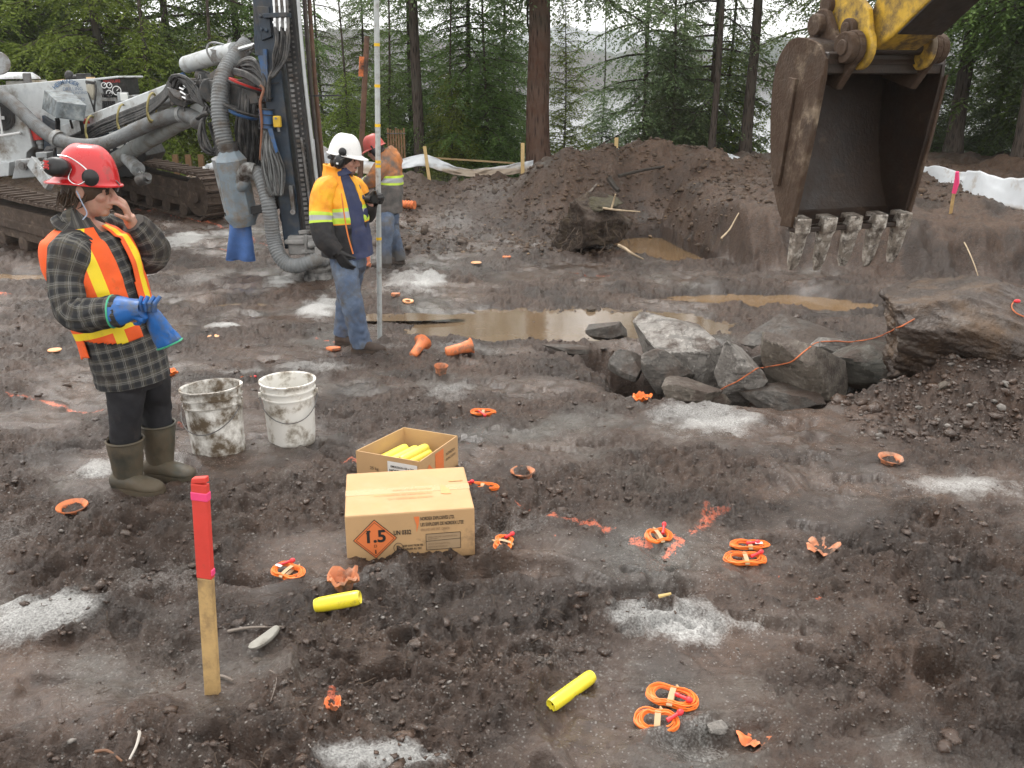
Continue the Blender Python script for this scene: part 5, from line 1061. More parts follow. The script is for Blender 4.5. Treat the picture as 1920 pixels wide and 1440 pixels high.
VYEL = M('vest_yellow', (.86, .64, .02), .6, var=.08, dirt=.08, dcol=(.5, .36, .06), ds=9, bump=.3, bs=420, bd=.001)
JORA = M('jacket_orange', (.92, .35, .018), .65, var=.14, dirt=.14, dcol=(.60, .16, .03), ds=7, bump=.3, bs=200, bd=.002, col2=(.94, .50, .025), c2=(.45, .6), c2s=3)
JBLK = M('jacket_black', (.014, .014, .016), .65, var=.4, dirt=.18, dcol=(.06, .05, .045), ds=7, bump=.3, bs=200, bd=.002)
SILV = M('reflective_tape', (.42, .43, .44), .35, var=.1, bump=.1); LIME = M('lime_tape', (.55, .75, .06), .5, var=.1, bump=.1)
NSHIRT = M('navy_shirt', (.035, .045, .105), .8, var=.25, dirt=.15, dcol=(.07, .07, .09), ds=6, bump=.4, bs=300, bd=.001)
DENIM = M('denim', (.075, .108, .175), .85, var=.3, vs_=8, dirt=.28, dcol=(.10, .095, .09), ds=7, col2=(.15, .195, .265), c2=(.45, .68), c2s=5, bump=.5, bs=400, bd=.001, low=(-.48, -.02))
BLKP = M('black_trousers', (.010, .010, .013), .75, var=.4, dirt=.12, dcol=(.05, .04, .035), ds=9, bump=.4, bs=220, bd=.002)
BOOT = M('muddy_rubber_boot', (.040, .042, .034), .5, var=.3, dirt=.54, dcol=(.085, .066, .042), ds=8, bump=.4, bs=70, bd=.004, low=(-.08, .16), col2=(.075, .072, .048), c2=(.45, .65), c2s=7)
BOOTB = M('brown_boot', (.085, .055, .035), .7, var=.3, dirt=.5, ds=9, bump=.5, bs=90)
GLOVB = M('blue_rubber_glove', (.020, .130, .42), .4, var=.25, dirt=.32, dcol=(.10, .11, .115), ds=13, bump=.35, bs=90, bd=.002)
GLOVK = M('black_glove', (.013, .013, .014), .6, var=.4, dirt=.15, ds=14, dcol=(.06, .055, .05))
GTRIM = M('green_hem', (.06, .40, .22), .5, bump=0)
GRUB = M('grubby_orange', (.50, .185, .055), .8, var=.25, dirt=.42, dcol=(.16, .13, .11), ds=5, bump=.3, bs=200, bd=.002); GRUG = M('grubby_grey', (.075, .075, .072), .8, var=.35, dirt=.45, dcol=(.15, .13, .12), ds=5)
GREYG = M('pale_glove', (.26, .26, .25), .8, var=.3, dirt=.4, dcol=(.12, .11, .10))
def plaid():
    t = NT('plaid_flannel'); uv = t.n('ShaderNodeUVMap').outputs[0]; sp_ = t.n('ShaderNodeSeparateXYZ'); t.l(uv, sp_.inputs[0])
    def fr(v, per, off=0): return t.math('FRACT', t.math('ADD', t.math('DIVIDE', v, per), off))
    def band(v, per, c, w): return t.math('LESS_THAN', t.math('ABSOLUTE', t.math('SUBTRACT', fr(v, per), c)), w)
    U, W_ = sp_.outputs[0], sp_.outputs[1]; P = .052
    base = t.mix(t.math('MULTIPLY', band(U, P, .30, .22), .5), (.085, .083, .079), (.020, .022, .027)); base = t.mix(t.math('MULTIPLY', band(W_, P, .30, .22), .62), base, (.014, .016, .020))
    for v in (U, W_):
        base = t.mix(t.math('MULTIPLY', band(v, P, .75, .035), .55), base, (.22, .21, .185)); base = t.mix(t.math('MULTIPLY', band(v, P, .62, .022), .55), base, (.20, .20, .19)); base = t.mix(t.math('MULTIPLY', band(v, P, .90, .03), .6), base, (.085, .075, .05))
    co_ = t.coord('Object'); base = t.mix(t.noise(co_, 6, 5, .6, .5, .75), base, (.055, .045, .038))
    return t.set(Base_Color=base, Roughness=.9, Specular_IOR_Level=.2, Normal=t.bump(t.noise(co_, 260, 3), .5, .002))
PLAID = plaid()
def frame(a):      # facing angle below the picture's right: forward, right-hand, up
    return V(math.cos(a), -math.sin(a), 0), V(-math.sin(a), -math.cos(a), 0), V(0, 0, 1)
def head(m, c, f, r, u, s=1.0):
    ax = (f, r, u); p = lambda a, b, d: c + (f * a + r * b + u * d) * s
    E = lambda a, b, d, x, y, z: m.ell(p(a, b, d), (x * s, y * s, z * s), ax, 18, 12)
    E(-.005, 0, .025, .098, .077, .100); E(.022, 0, -.045, .066, .058, .078); E(.058, 0, -.098, .026, .030, .020); E(.030, 0, -.088, .050, .045, .022)
    E(.078, 0, .022, .020, .050, .012); E(.056, .038, -.030, .026, .022, .024); E(.056, -.038, -.030, .026, .022, .024); E(.074, 0, -.066, .018, .026, .022)
    m.tube([p(.082, 0, .012), p(.098, 0, -.010), p(.112, 0, -.034)], (.008 * s, .013 * s), n=10); E(.106, 0, -.036, .014, .014, .010); E(.096, .012, -.040, .010, .008, .008); E(.096, -.012, -.040, .010, .008, .008)
    E(.090, 0, -.062, .008, .022, .006); E(.088, 0, -.075, .009, .020, .007)
    for q in (-1, 1): E(-.012, q * .078, -.012, .019, .008, .031); E(-.016, q * .083, -.005, .012, .007, .022); E(.070, q * .031, -.002, .014, .018, .010)
def hand(m, w, d, pn, ts, curl, s=1.0, fat=1.0, spread=.10):
    """w wrist, d towards the fingers, pn out of the palm, ts towards the thumb; curl per finger (index..little, thumb) in radians per joint"""
    d, pn = nrm(d), nrm(pn - nrm(d) * (pn @ nrm(d))); ts = nrm(ts - d * (ts @ d) - pn * (ts @ pn))
    for k, (o, l) in enumerate(((.030, .088), (.011, .093), (-.009, .088), (-.028, .080))):
        m.tube([w + ts * o * .55 * s, w + (d * l * .55 + ts * o * .9 - pn * .002) * s, w + (d * l + ts * o) * s], (.015 * s * fat, .0125 * s * fat, .0105 * s * fat), n=10)
        b = w + (d * l + ts * o) * s; dd = nrm(d + ts * (o / .03) * spread); P = [b]; L = ((.040, .024, .019), (.045, .028, .020), (.041, .026, .019), (.032, .020, .017))[k]; a = 0
        for j, q in enumerate(L):
            a += curl[k] * (.9, 1.1, .8)[j]; P.append(P[-1] + (dd * math.cos(a) + pn * math.sin(a)) * q * s)
        m.tube(P, (.0100 * s * fat, .0094 * s * fat, .0086 * s * fat, .0070 * s * fat), n=9); m.ell(P[-1], (.0072 * s * fat,) * 3, None, 10, 6)
    b = w + (d * .022 + ts * .024) * s; P = [b]; a = curl[4]; dd = nrm(d * .72 + ts * .70 + pn * .15)
    for j, q in enumerate((.040, .032, .026)):
        e = nrm(dd * math.cos(a * j) + (pn * .75 - ts * .5 + d * .3) * math.sin(a * j)); P.append(P[-1] + e * q * s)
    m.tube(P, (.0150 * s * fat, .0120 * s * fat, .0100 * s * fat, .0080 * s * fat), n=10); m.ell(P[-1], (.0082 * s * fat,) * 3, None, 10, 6)
    m.tube([w - d * .03 * s, w + d * .02 * s], (.026 * s * fat, .030 * s * fat), n=12, flat=.7, ref=ts)
def hard_hat(c, f, r, u, mat, parent, s=1.0, bill=.058, ribs=True):
    """c: centre of the rim; f: where the bill points"""
    m = MB(); n = 48; a = np.arange(n) * 2 * math.pi / n; rows = []
    prof = [(0.0, .162), (.30, .158), (.55, .143), (.76, .112), (.90, .070), (.97, .032), (1.0, .006)]
    pr = catmull([(q[0], q[1], 0) for q in prof], 4)
    for q in pr:
        ridge_ = 1 + .030 * np.exp(-((np.abs(np.sin(a)) * q[0]) / .13) ** 2) * (q[0] < .92) * sst(.1, .4, q[0]) if ribs else 1
        rows.append(c + np.outer(np.cos(a) * q[0] * .138 * s, f) + np.outer(np.sin(a) * q[0] * .114 * s, r) + np.outer(np.full(n, q[1] * s) * ridge_, u))
    bl = .014 + bill * np.clip(np.cos(a), 0, 1) ** 2.2; dz = -.004 - .016 * np.clip(np.cos(a), 0, 1) ** 2
    for k, (g, h) in enumerate(((.5, .0), (1.0, 0.0), (1.0, -.006), (.3, -.008), (-.3, -.004))):
        rows.append(c + np.outer(np.cos(a) * (.138 + bl * g) * s, f) + np.outer(np.sin(a) * (.114 + bl * g) * s, r) + np.outer((dz * max(g, 0) + h) * s, u))
    rows.append(c + np.outer(np.cos(a) * .128 * s, f) + np.outer(np.sin(a) * .104 * s, r) + np.outer(np.full(n, .05 * s), u))
    m.add(np.vstack(rows), [(k * n + i, (k + 1) * n + i, (k + 1) * n + (i + 1) % n, k * n + (i + 1) % n) for k in range(len(rows) - 1) for i in range(n)])
    m.f = [f_[::-1] for f_ in m.f]; return m.build('hard_hat', mat, parent, angle=45)
def muff(c, axis, u, parent, s=1.0, logo=False):
    m = MB(); x, y, z = basis(axis, u); pts = []
    n = 28; a = np.arange(n) * 2 * math.pi / n; rows = []
    for (k, h) in ((.55, -.030), (.88, -.026), (.95, -.008), (1.0, .004), (1.0, .018), (.90, .030), (.62, .038), (.2, .040)):
        rows.append(c + np.outer(np.cos(a) * .036 * k * s, x) + np.outer(np.sin(a) * .048 * k * s, y) + z * h * s)
    m.add(np.vstack(rows), [(k * n + i, k * n + (i + 1) % n, (k + 1) * n + (i + 1) % n, (k + 1) * n + i) for k in range(7) for i in range(n)] + [tuple(range(7 * n, 8 * n))]); o = m.build('ear_muff', MUFF, parent)
    return o
def foot(m, heel, toe, w=.045, h=.075, up=V(0, 0, 1)):
    heel, toe = np.asarray(heel, float), np.asarray(toe, float); d = toe - heel; L = np.linalg.norm(d); d = d / L; sd_ = np.cross(d, up)
    m.loft([(*(heel + d * L * t + up * z), a * w / .045, b) for t, z, a, b in ((.0, .045, .026, .030), (.06, .048, .037, .045), (.25, .052, .038, .050), (.45, .048, .040, .046), (.68, .040, .047, .038), (.86, .034, .044, .031), (.97, .028, .028, .023), (1.0, .026, .012, .014))], n=24, step=.012, ref=sd_, wr=.04, seed=3)
    o_ = [(-.01, .0), (.0, .026), (.08, .036), (.3, .036), (.5, .040), (.7, .049), (.88, .045), (.98, .028), (1.01, 0)]; poly = [(t * L, a * w / .043) for t, a in o_] + [(t * L, -a * w / .043) for t, a in o_[-2:0:-1]]
    m.prism(poly, heel + up * .012, d, sd_, up, .03)
    return m

# ================= the woman in the red hat
fa = gp(245, 917); fb = gp(312, 888); YN, YF = fa[1], fb[1]; YM = (YN + YF) / 2
f, r, u = frame(R_(28)); W_ = lambda px, py, dy=0.0: at(px, py, YM + dy)
hc = W_(167, 352, .02); hu = nrm(V(-.10, 0, 1)); hf = nrm(V(.985, .10, -.12)); hr = nrm(np.cross(hf, hu)); hu = np.cross(hr, hf)
m = MB(); head(m, hc, hf, hr, hu, 1.02)
m.tube([W_(142, 428, .02), W_(149, 402, .02), W_(159, 374, .02)], (.070, .062, .060), n=20)
m.loft([(*W_(246, 690), .14, .11), (*W_(220, 610), .13, .10), (*W_(185, 510), .15, .11), (*W_(158, 445), .15, .09), (*W_(148, 415), .06, .06)], n=24, ref=r)
eR, wR = W_(128, 592, -.27), W_(214, 584, -.30); eL, wL = W_(284, 486, .22), W_(243, 412, .12)
m.tube([W_(122, 455, -.17), eR, wR], (.05, .04, .03), n=14); m.tube([W_(190, 440, .18), eL, wL], (.05, .042, .029), n=14)
hd = W_(229, 374, .06) - W_(243, 412, .12)
hand(m, wL, hd, V(-.85, -.25, -.1), V(-.3, -.75, .5), (.62, .60, .66, .72, .35), 1.02)
hand(m, wR, V(1, .05, .05), V(.1, .55, -.8), V(.2, .75, .55), (1.0, 1.05, 1.1, 1.1, .5), .96)
kN, aN, kF, aF = at(236, 765, YN + .02), at(238, 880, YN + .02), at(290, 752, YF), at(300, 862, YF)
m.tube([W_(236, 680, -.07), kN, aN], (.08, .055, .045), n=14); m.tube([W_(268, 680, .08), kF, aF], (.08, .055, .045), n=14)
m.tube([aN, at(250, 905, YN)], (.04, .035), n=10); m.tube([aF, at(315, 880, YF)], (.04, .035), n=10)
woman = m.build('person', SKIN, None, loc=fa); remesh(woman, .0046, 3, .5)
tag(woman, 'person in a red hard hat, plaid jacket and orange vest, hand raised to nose', 'person')
for q in (-1, 1): m = MB(); m.ell(hc + hf * .081 + hr * .031 * q - hu * .002, (.009, .012, .008), (hf, hr, hu), 10, 8); m.build('eye', M('eye_dark', (.03, .02, .015), .2, bump=0), woman)
m = MB(); m.ell(hc - hf * .012 + hu * .018, (.106, .086, .100), (hf, hr, hu), 24, 14); m.ell(hc - hf * .078 - hu * .050, (.045, .065, .055), (hf, hr, hu), 16, 10); m.ell(hc - hf * .06 - hu * .085, (.045, .05, .035), (hf, hr, hu), 16, 10)
for k in range(26):
    b = hc + hf * rng.uniform(-.10, .03) + hr * rng.choice((-1, 1)) * .078 - hu * rng.uniform(0, .05); m.tube([b, b - hu * .03 - hf * .01, b - hu * rng.uniform(.04, .075) - hf * rng.uniform(.0, .04)], (.006, .0015), n=4)
m.build('hair', HAIR, woman)
hat = hard_hat(hc + hu * .030 - hf * .006, -hf, hr, hu, HATR, woman, .98, .030)
c = hc + hu * .088 - hf * .090 + hr * .110; x_ = nrm(hr + hu * .15 - hf * .12)
mo = muff(c, x_, hf * .97 + hu * .05, hat, 1.16)
m = MB(); e1 = hf; m.text('3M', c + x_ * .055 - hf * .012 - hu * .016, hu, -hf, .030, lift=0, bold=.001); m.build('muff_logo', M('logo_red', (.55, .04, .04), .5, bump=0), hat); m = MB(); m.text('XSI', c + x_ * .055 - hf * .030 - hu * .018, hu, -hf, .024, lift=0); m.build('muff_lettering', WHT, hat)
m = MB(); cl_ = hc + hu * .060 + hf * .045 + hr * .113; m.lathe([(.034, 0), (.036, .008), (.026, .016), (.0, .018)], cl_, axis=hr, n=20); m.build('muff_clip', MUFF, hat)
m = MB(); m.tube([cl_ + hr * .012, cl_ - hf * .05 - hu * .035 + hr * .01, c + x_ * .005 + hf * .045 - hu * .045, c + hf * .055 + hu * .0], .0028, n=6, sm=6); m.tube([cl_ + hr * .015, cl_ - hf * .02 + hu * .035 + hr * .004, c + hf * .05 + hu * .045, c + hu * .05 + hf * .0], .0028, n=6, sm=6); m.build('muff_wire', CHROME, hat)
m = MB(); m.tube([hc + hf * .118 + hu * .05 + hr * .03, hc + hf * .134 + hu * .03 + hr * .02, hc + hf * .128 + hu * .0 + hr * .03], .0035, n=6, sm=5); m.build('hat_clip', STEEL, hat)
m = MB(); m.tube([hc - hf * .01 + hr * .09 - hu * .03, hc - hf * .022 + hr * .094 - hu * .006, hc - hf * .0 + hr * .088 - hu * .06, W_(163, 400, -.06), W_(155, 412, -.07)], .0028, n=5, sm=6); m.build('ear_plug_cord', M('cord_blue', (.35, .42, .55), .5), woman)
# jacket
m = MB()
m.loft([(*W_(252, 712), .178, .150), (*W_(247, 690), .178, .150), (*W_(234, 645), .180, .150), (*W_(214, 590), .176, .146), (*W_(178, 505), .182, .165), (*W_(161, 462), .182, .142), (*W_(153, 440), .150, .105), (*W_(151, 428), .085, .080)], n=64, step=.009, ref=r, wr=.035, wf=(7, 9), seed=11, folds=.045, cap=(False, False))
m.loft([(*W_(152, 466, -.08), .070, .065), (*W_(135, 474, -.15), .090, .090), (*W_(124, 525, -.205), .074, .074), (*W_(132, 576, -.25), .073, .074), (*W_(156, 592, -.28), .072, .074), (*W_(190, 587, -.295), .068, .070), (*W_(226, 583, -.30), .064, .066)], n=44, step=.008, ref=V(0, -1, .1), wr=.09, wf=(7, 11), seed=21, folds=.10, uv0=(.03, .02))
m.loft([(*W_(178, 432, .10), .080, .07), (*W_(205, 436, .17), .085, .085), (*W_(248, 464, .22), .086, .084), (*W_(278, 480, .22), .088, .085), (*W_(284, 465, .21), .080, .080), (*W_(268, 437, .17), .068, .068), (*W_(250, 418, .135), .056, .056)], n=44, step=.008, ref=V(0, -1, .1), wr=.09, wf=(7, 11), seed=31, folds=.10, uv0=(.05, .04))
m.build('plaid_jacket', PLAID, woman, uvs=True, angle=60)
m = MB()   # collar
m.loft([(*W_(145, 434), .112, .108), (*W_(148, 427), .094, .092), (*W_(151, 421), .086, .086), (*W_(154, 417), .096, .096), (*W_(149, 430), .124, .120)], n=48, step=.006, ref=r, cap=(False, False), mf=lambda a, t: None if 70 < a < 112 else 0)
m.build('collar', PLAID, woman, uvs=True)
# vest: a shell over the jacket with a front gap, stripes down both fronts and round the waist
def vest_mf(a, t):
    ang = a
    if 84 < ang < 98 + 10 * t: return None
    if ang < 40 or ang > 330:        # near side: open over the hip below the waist band
        if t < .22 and (ang < 34 and ang > -1): return None
    lo = .10 if 180 < ang < 335 else (.16 + .10 * max(0, abs(ang - 90) - 30) / 60 if ang < 180 else .12)
    if 60 < ang < 84 and t < .10 + .004 * (ang - 60) ** 1.0: lo = .16
    if t < lo: return None
    if 47 < ang < 62 or 115 < ang < 130: return 1
    if 196 < ang < 216 or 300 < ang < 320: return 1
    if .255 < t < .305: return 1
    return 0
m = MB(); m.loft([(*W_(240, 674), .196, .175), (*W_(232, 645), .196, .178), (*W_(210, 590), .194, .178), (*W_(178, 505), .214, .188), (*W_(160, 458), .206, .165), (*W_(155, 438), .170, .125), (*W_(152, 424), .112, .098)], n=120, step=.0065, ref=r, wr=.03, wf=(6, 7), seed=13, folds=.012, mf=vest_mf)
v = m.build('safety_vest', [ORANGE, VYEL], woman, angle=60); sld = v.modifiers.new('s', 'SOLIDIFY'); sld.thickness = .004
# trousers
m = MB(); m.loft([(*W_(250, 720), .145, .125), (*W_(247, 690), .150, .128), (*W_(244, 660), .14, .12)], n=40, ref=r)
m.loft([(*W_(240, 690, -.06), .098, .10), (*at(236, 730, YN + .03), .088, .090), (*kN, .074, .078), (*at(234, 800, YN + .02), .068, .072), (*at(236, 840, YN + .02), .066, .068)], n=36, ref=r, wr=.07, seed=41, folds=.05)
m.loft([(*W_(272, 690, .07), .098, .10), (*at(284, 725, YF - .02), .088, .090), (*kF, .074, .078), (*at(294, 785, YF), .068, .072), (*at(297, 820, YF), .064, .066)], n=36, ref=r, wr=.07, seed=45, folds=.05)
m.build('trousers', BLKP, woman)
def rubber_boot(top, ank, heel, toe, rad, name='rubber_boot', mat=BOOT, parent=None):
    m = MB(); gzv_ = V(0, 0, 1); m.loft([(*top, rad, rad * 1.02), (*(top * .7 + ank * .3), rad * .97, rad), (*(top * .3 + ank * .7), rad * .82, rad * .90), (*ank, rad * .70, rad * .86), (*(ank - V(0, 0, .05)), rad * .62, rad * .8)], n=36, step=.01, ref=np.cross(nrm(toe - heel), gzv_), wr=.05, seed=9, folds=.025, cap=(False, True))
    foot(m, heel, toe, w=.052, h=.09); m.tube([top + nrm(ank - top) * .006 + (np.cos(a) * np.cross(nrm(toe - heel), gzv_) + np.sin(a) * nrm(toe - heel)) * rad * 1.02 for a in np.linspace(0, 6.283, 33)[:-1]], .006, n=6, closed=True)
    o = m.build(name, mat, parent, angle=50); return o
toeN = gp(304, 924); heN = gp(216, 915); d_ = nrm(V(toeN[0] - heN[0], toeN[1] - heN[1], 0)); z0 = gz(fa[0], fa[1]) - .012
heN = V(heN[0], YN + .02, z0); rubber_boot(at(234, 822, YN + .02), at(240, 890, YN + .02), heN, heN + nrm(V(.92, -.22, 0)) * .265, .082, parent=woman)
z1 = gz(fb[0], fb[1]) - .012; heF = gp(282, 882); heF = V(heF[0], YF, z1); rubber_boot(at(296, 792, YF), at(300, 862, YF), heF, heF + nrm(V(.93, -.2, 0)) * .265, .080, parent=woman)
# gloves
m = MB(); hand(m, wR, V(1, .05, .05), V(.1, .55, -.8), V(.2, .75, .55), (1.0, 1.05, 1.1, 1.1, .5), 1.12, 1.28); gl = m.build('glove', GLOVB, woman); remesh(gl, .005, 3)
m = MB(); m.loft([(*W_(212, 584, -.30), .068, .068), (*W_(230, 582, -.30), .060, .060), (*W_(252, 580, -.30), .045, .042), (*W_(266, 579, -.30), .040, .035)], n=36, ref=V(0, -1, .1), wr=.06, seed=51, cap=(False, False)); cuff = m.build('glove_cuff', GLOVB, woman)
m = MB(); c = W_(212, 584, -.30); m.tube([c + V(0, -math.cos(a) * .069, math.sin(a) * .069) for a in np.linspace(0, 6.283, 33)[:-1]], .004, n=6, closed=True); m.build('cuff_hem', GTRIM, woman)
# the second glove hangs from the fist
g0 = W_(282, 580, -.27); m = MB()
m.loft([(*g0, .030, .014), (*W_(292, 600, -.27), .050, .020), (*W_(303, 622, -.265), .060, .022), (*W_(318, 645, -.26), .070, .030)], n=32, ref=V(.82, -.3, .45), wr=.10, seed=61, folds=.06, cap=(True, False))
for k in range(4): m.tube([g0 + V(-.03 + .018 * k, -.02, .0), g0 + V(-.03 + .022 * k, -.035, .035), g0 + V(-.02 + .026 * k, -.02, .062)], (.012, .009), n=8)
o = m.build('rubber_glove', GLOVB, None, loc=g0); tag(o, 'empty blue rubber glove dangling from the gloved fist of the red-hatted person', 'glove'); sld = o.modifiers.new('s', 'SOLIDIFY'); sld.thickness = .003
c = W_(318, 645, -.26); ax_ = nrm(W_(318, 645, -.26) - W_(303, 622, -.265)); x_, y_, _ = basis(ax_, (0, 0, 1)); rr = V(.82, -.3, .45); rr = nrm(rr - ax_ * (rr @ ax_)); ss = np.cross(ax_, rr)
m = MB(); m.tube([c + rr * math.cos(a) * .071 + ss * math.sin(a) * .031 for a in np.linspace(0, 6.283, 33)[:-1]], .004, n=6, closed=True); m.build('glove_hem', GTRIM, o)

# ================= the man in the white hat
fa = gp(680, 660); fb = gp(642, 643); YN, YF = fa[1], fb[1]; YM = (YN + YF) / 2
f, r, u = frame(R_(26)); hc = W_(647, 297); hf = nrm(V(.97, -.12, -.15)); hu = nrm(V(.1, 0, 1)); hr = nrm(np.cross(hf, hu)); hu = np.cross(hr, hf)
m = MB(); head(m, hc, hf, hr, hu, 1.05); m.tube([W_(632, 335), W_(637, 318), W_(643, 305)], (.072, .066, .062), n=18)
m.loft([(*W_(655, 480), .15, .12), (*W_(650, 430), .15, .12), (*W_(646, 385), .16, .12), (*W_(640, 350), .16, .10), (*W_(635, 330), .07, .07)], n=24, ref=r)
wR, wL = W_(628, 462, -.24), W_(694, 384, .06)
m.tube([W_(612, 355, -.18), W_(602, 425, -.24), wR], (.055, .045, .032), n=12); m.tube([W_(665, 350, .2), W_(682, 402, .16), wL], (.055, .045, .032), n=12)
pole_h = W_(709, 372, -.01)
kN, aN, kF, aF = at(660, 568, YN), at(675, 640, YN), at(650, 566, YF), at(643, 628, YF)
m.tube([W_(645, 480, -.08), kN, aN], (.09, .06, .045), n=12); m.tube([W_(662, 480, .08), kF, aF], (.09, .06, .045), n=12); m.tube([aN, at(690, 655, YN)], (.04, .035), n=8); m.tube([aF, at(652, 638, YF)], (.04, .035), n=8)
man = m.build('person', SKIN, None, loc=fa); remesh(man, .0065, 3); tag(man, 'person in a white hard hat and open yellow-orange jacket holding a tall pole', 'person')
for q in (-1, 1): m = MB(); m.ell(hc + hf * .083 + hr * .032 * q - hu * .002, (.009, .012, .008), (hf, hr, hu), 10, 8); m.build('eye', M('eye_dark', (.03, .02, .015)), man)
m = MB(); m.ell(hc - hf * .012 + hu * .020, (.107, .087, .098), (hf, hr, hu), 24, 14); m.ell(hc - hf * .075 - hu * .040, (.040, .068, .045), (hf, hr, hu), 16, 10)
for q in (-1, 1): m.ell(hc + hf * .077 + hr * .030 * q + hu * .022, (.012, .020, .005), (hf, hr, hu), 10, 6)
m.build('hair', M('dark_hair', (.03, .024, .02), .6, var=.4), man)
m = MB(); m.ell(hc + hf * .058 - hu * .098, (.034, .038, .026), (hf, hr, hu), 16, 10); m.ell(hc + hf * .090 - hu * .058, (.016, .025, .006), (hf, hr, hu), 12, 8); m.build('beard', M('stubble', (.16, .10, .075), .8, var=.3, bump=.6, bs=200), man)
hat = hard_hat(hc + hu * .035 - hf * .005, hf, hr, hu, HATW, man, .96, .046)
x_ = nrm(hr - hf * .08); c = hc + hr * .098 - hf * .012 - hu * .020; muff(c, x_, hu, hat, 1.15)
m = MB(); cl_ = hc + hu * .060 + hf * .01 + hr * .112; m.lathe([(.030, 0), (.032, .008), (.022, .016), (0, .018)], cl_, axis=hr, n=18); m.build('muff_clip', MUFF, hat); m = MB(); m.tube([cl_, cl_ - hf * .03 - hu * .03, c + x_ * .045 - hf * .02 + hu * .02], .004, n=6, sm=4); m.tube([cl_, cl_ + hf * .03 - hu * .03, c + x_ * .045 + hf * .02 + hu * .02], .004, n=6, sm=4); m.build('muff_wire', STEEL, hat); m = MB(); m.box(c + x_ * .046 - hu * .01, (.004, .018, .014), (x_, np.cross(hu, x_), hu)); m.build('muff_label', WHT, hat)
muff(hc - hr * .098 - hf * .012 - hu * .02, -x_, hu, hat, 1.15)
m = MB(); m.tube([hc - hf * .10 + hu * .0 + hr * .07, hc - hf * .125 - hu * .01, hc - hf * .10 - hr * .07], .016, n=8, sm=5); m.build('neck_band', MUFF, hat)
# shirt under the open jacket
m = MB(); m.loft([(*W_(668, 482), .168, .135), (*W_(660, 445), .172, .140), (*W_(653, 400), .178, .138), (*W_(645, 360), .175, .115), (*W_(640, 340), .13, .09), (*W_(636, 324), .078, .074)], n=48, step=.012, ref=r, wr=.05, wf=(7, 8), seed=71, folds=.03, cap=(False, False)); m.build('work_shirt', NSHIRT, man)
m = MB(); m.loft([(*W_(640, 334), .100, .092), (*W_(638, 324), .086, .082), (*W_(637, 317), .090, .088), (*W_(640, 328), .108, .102)], n=40, step=.008, ref=r, cap=(False, False), mf=lambda a, t: None if 80 < a < 100 else 0); m.build('shirt_collar', NSHIRT, man)
def jk(a, t):
    if 58 < a < 97: return None
    if t < .38: return 1
    if .40 < t < .46: return 3
    if .46 <= t < .53: return 2
    if .53 <= t < .57: return 3
    return 0
m = MB(); m.loft([(*W_(648, 478), .215, .180), (*W_(648, 445), .215, .178), (*W_(645, 400), .218, .172), (*W_(640, 358), .205, .135), (*W_(634, 336), .150, .108), (*W_(631, 322), .105, .100), (*W_(632, 312), .110, .105)], n=96, step=.009, ref=r, wr=.05, wf=(6, 7), seed=73, folds=.03, mf=jk)
jk_o = m.build('hi_vis_jacket', [JORA, JBLK, SILV, LIME], man, angle=60); sl_ = jk_o.modifiers.new('s', 'SOLIDIFY'); sl_.thickness = .012
def slv(a, t): return 0 if t < .44 else 3 if t < .475 else 2 if t < .53 else 3 if t < .565 else 1
m = MB(); m.loft([(*W_(622, 345, -.10), .085, .07), (*W_(609, 356, -.16), .094, .09), (*W_(602, 390, -.20), .090, .09), (*W_(603, 425, -.23), .088, .09), (*W_(612, 452, -.25), .080, .085), (*W_(630, 474, -.245), .064, .068)], n=44, step=.009, ref=V(0, -1, .1), wr=.08, wf=(6, 10), seed=75, folds=.05, mf=slv)
m.loft([(*W_(652, 346, .10), .085, .07), (*W_(668, 356, .17), .092, .09), (*W_(680, 392, .17), .085, .085), (*W_(687, 402, .14), .076, .076), (*W_(692, 390, .09), .062, .062), (*W_(697, 379, .055), .052, .052)], n=44, step=.009, ref=V(0, -1, .1), wr=.08, wf=(6, 10), seed=77, folds=.05, mf=lambda a, t: 0 if t < .3 else 1)
m.build('jacket_sleeves', [JORA, JBLK, SILV, LIME], man, angle=60)
m = MB(); m.loft([(*W_(616, 338, .0), .06, .05), (*W_(622, 322, .02), .085, .055), (*W_(632, 316, .06), .09, .05)], n=30, ref=V(.8, -.6, 0), wr=.1, seed=79); m.build('hood', JORA, man)
m = MB(); m.tube([W_(*q) for q in ((640, 362, -.245), (645, 400, -.25), (652, 440, -.24), (662, 476, -.22))], .006, n=5, sm=5); m.build('zip_edge', M('zip_orange', (.75, .22, .05), .6), man)
m = MB(); m.loft([(*W_(654, 500), .155, .130), (*W_(652, 485), .160, .135), (*W_(650, 460), .155, .13)], n=40, ref=r)
m.loft([(*W_(645, 485, -.07), .105, .108), (*at(650, 525, YN + .02), .098, .100), (*kN, .086, .092), (*at(668, 605, YN), .078, .085), (*at(676, 640, YN), .078, .086), (*at(678, 650, YN), .074, .085)], n=40, step=.009, ref=r, wr=.09, wf=(7, 10), seed=81, folds=.06)
m.loft([(*W_(664, 485, .07), .105, .108), (*at(656, 525, YF - .02), .098, .100), (*kF, .086, .090), (*at(646, 600, YF), .078, .084), (*at(643, 628, YF), .076, .084)], n=40, step=.009, ref=r, wr=.09, wf=(7, 10), seed=83, folds=.06); m.build('jeans', DENIM, man)
z0 = gz(fa[0], fa[1]) - .012; h0 = gp(664, 658); h0 = V(h0[0], YN, z0); m = MB(); foot(m, h0, h0 + nrm(V(.95, -.22, 0)) * .285, w=.052); m.tube([at(676, 636, YN), at(674, 652, YN)], (.062, .058), n=18); m.build('work_boot', BOOTB, man)
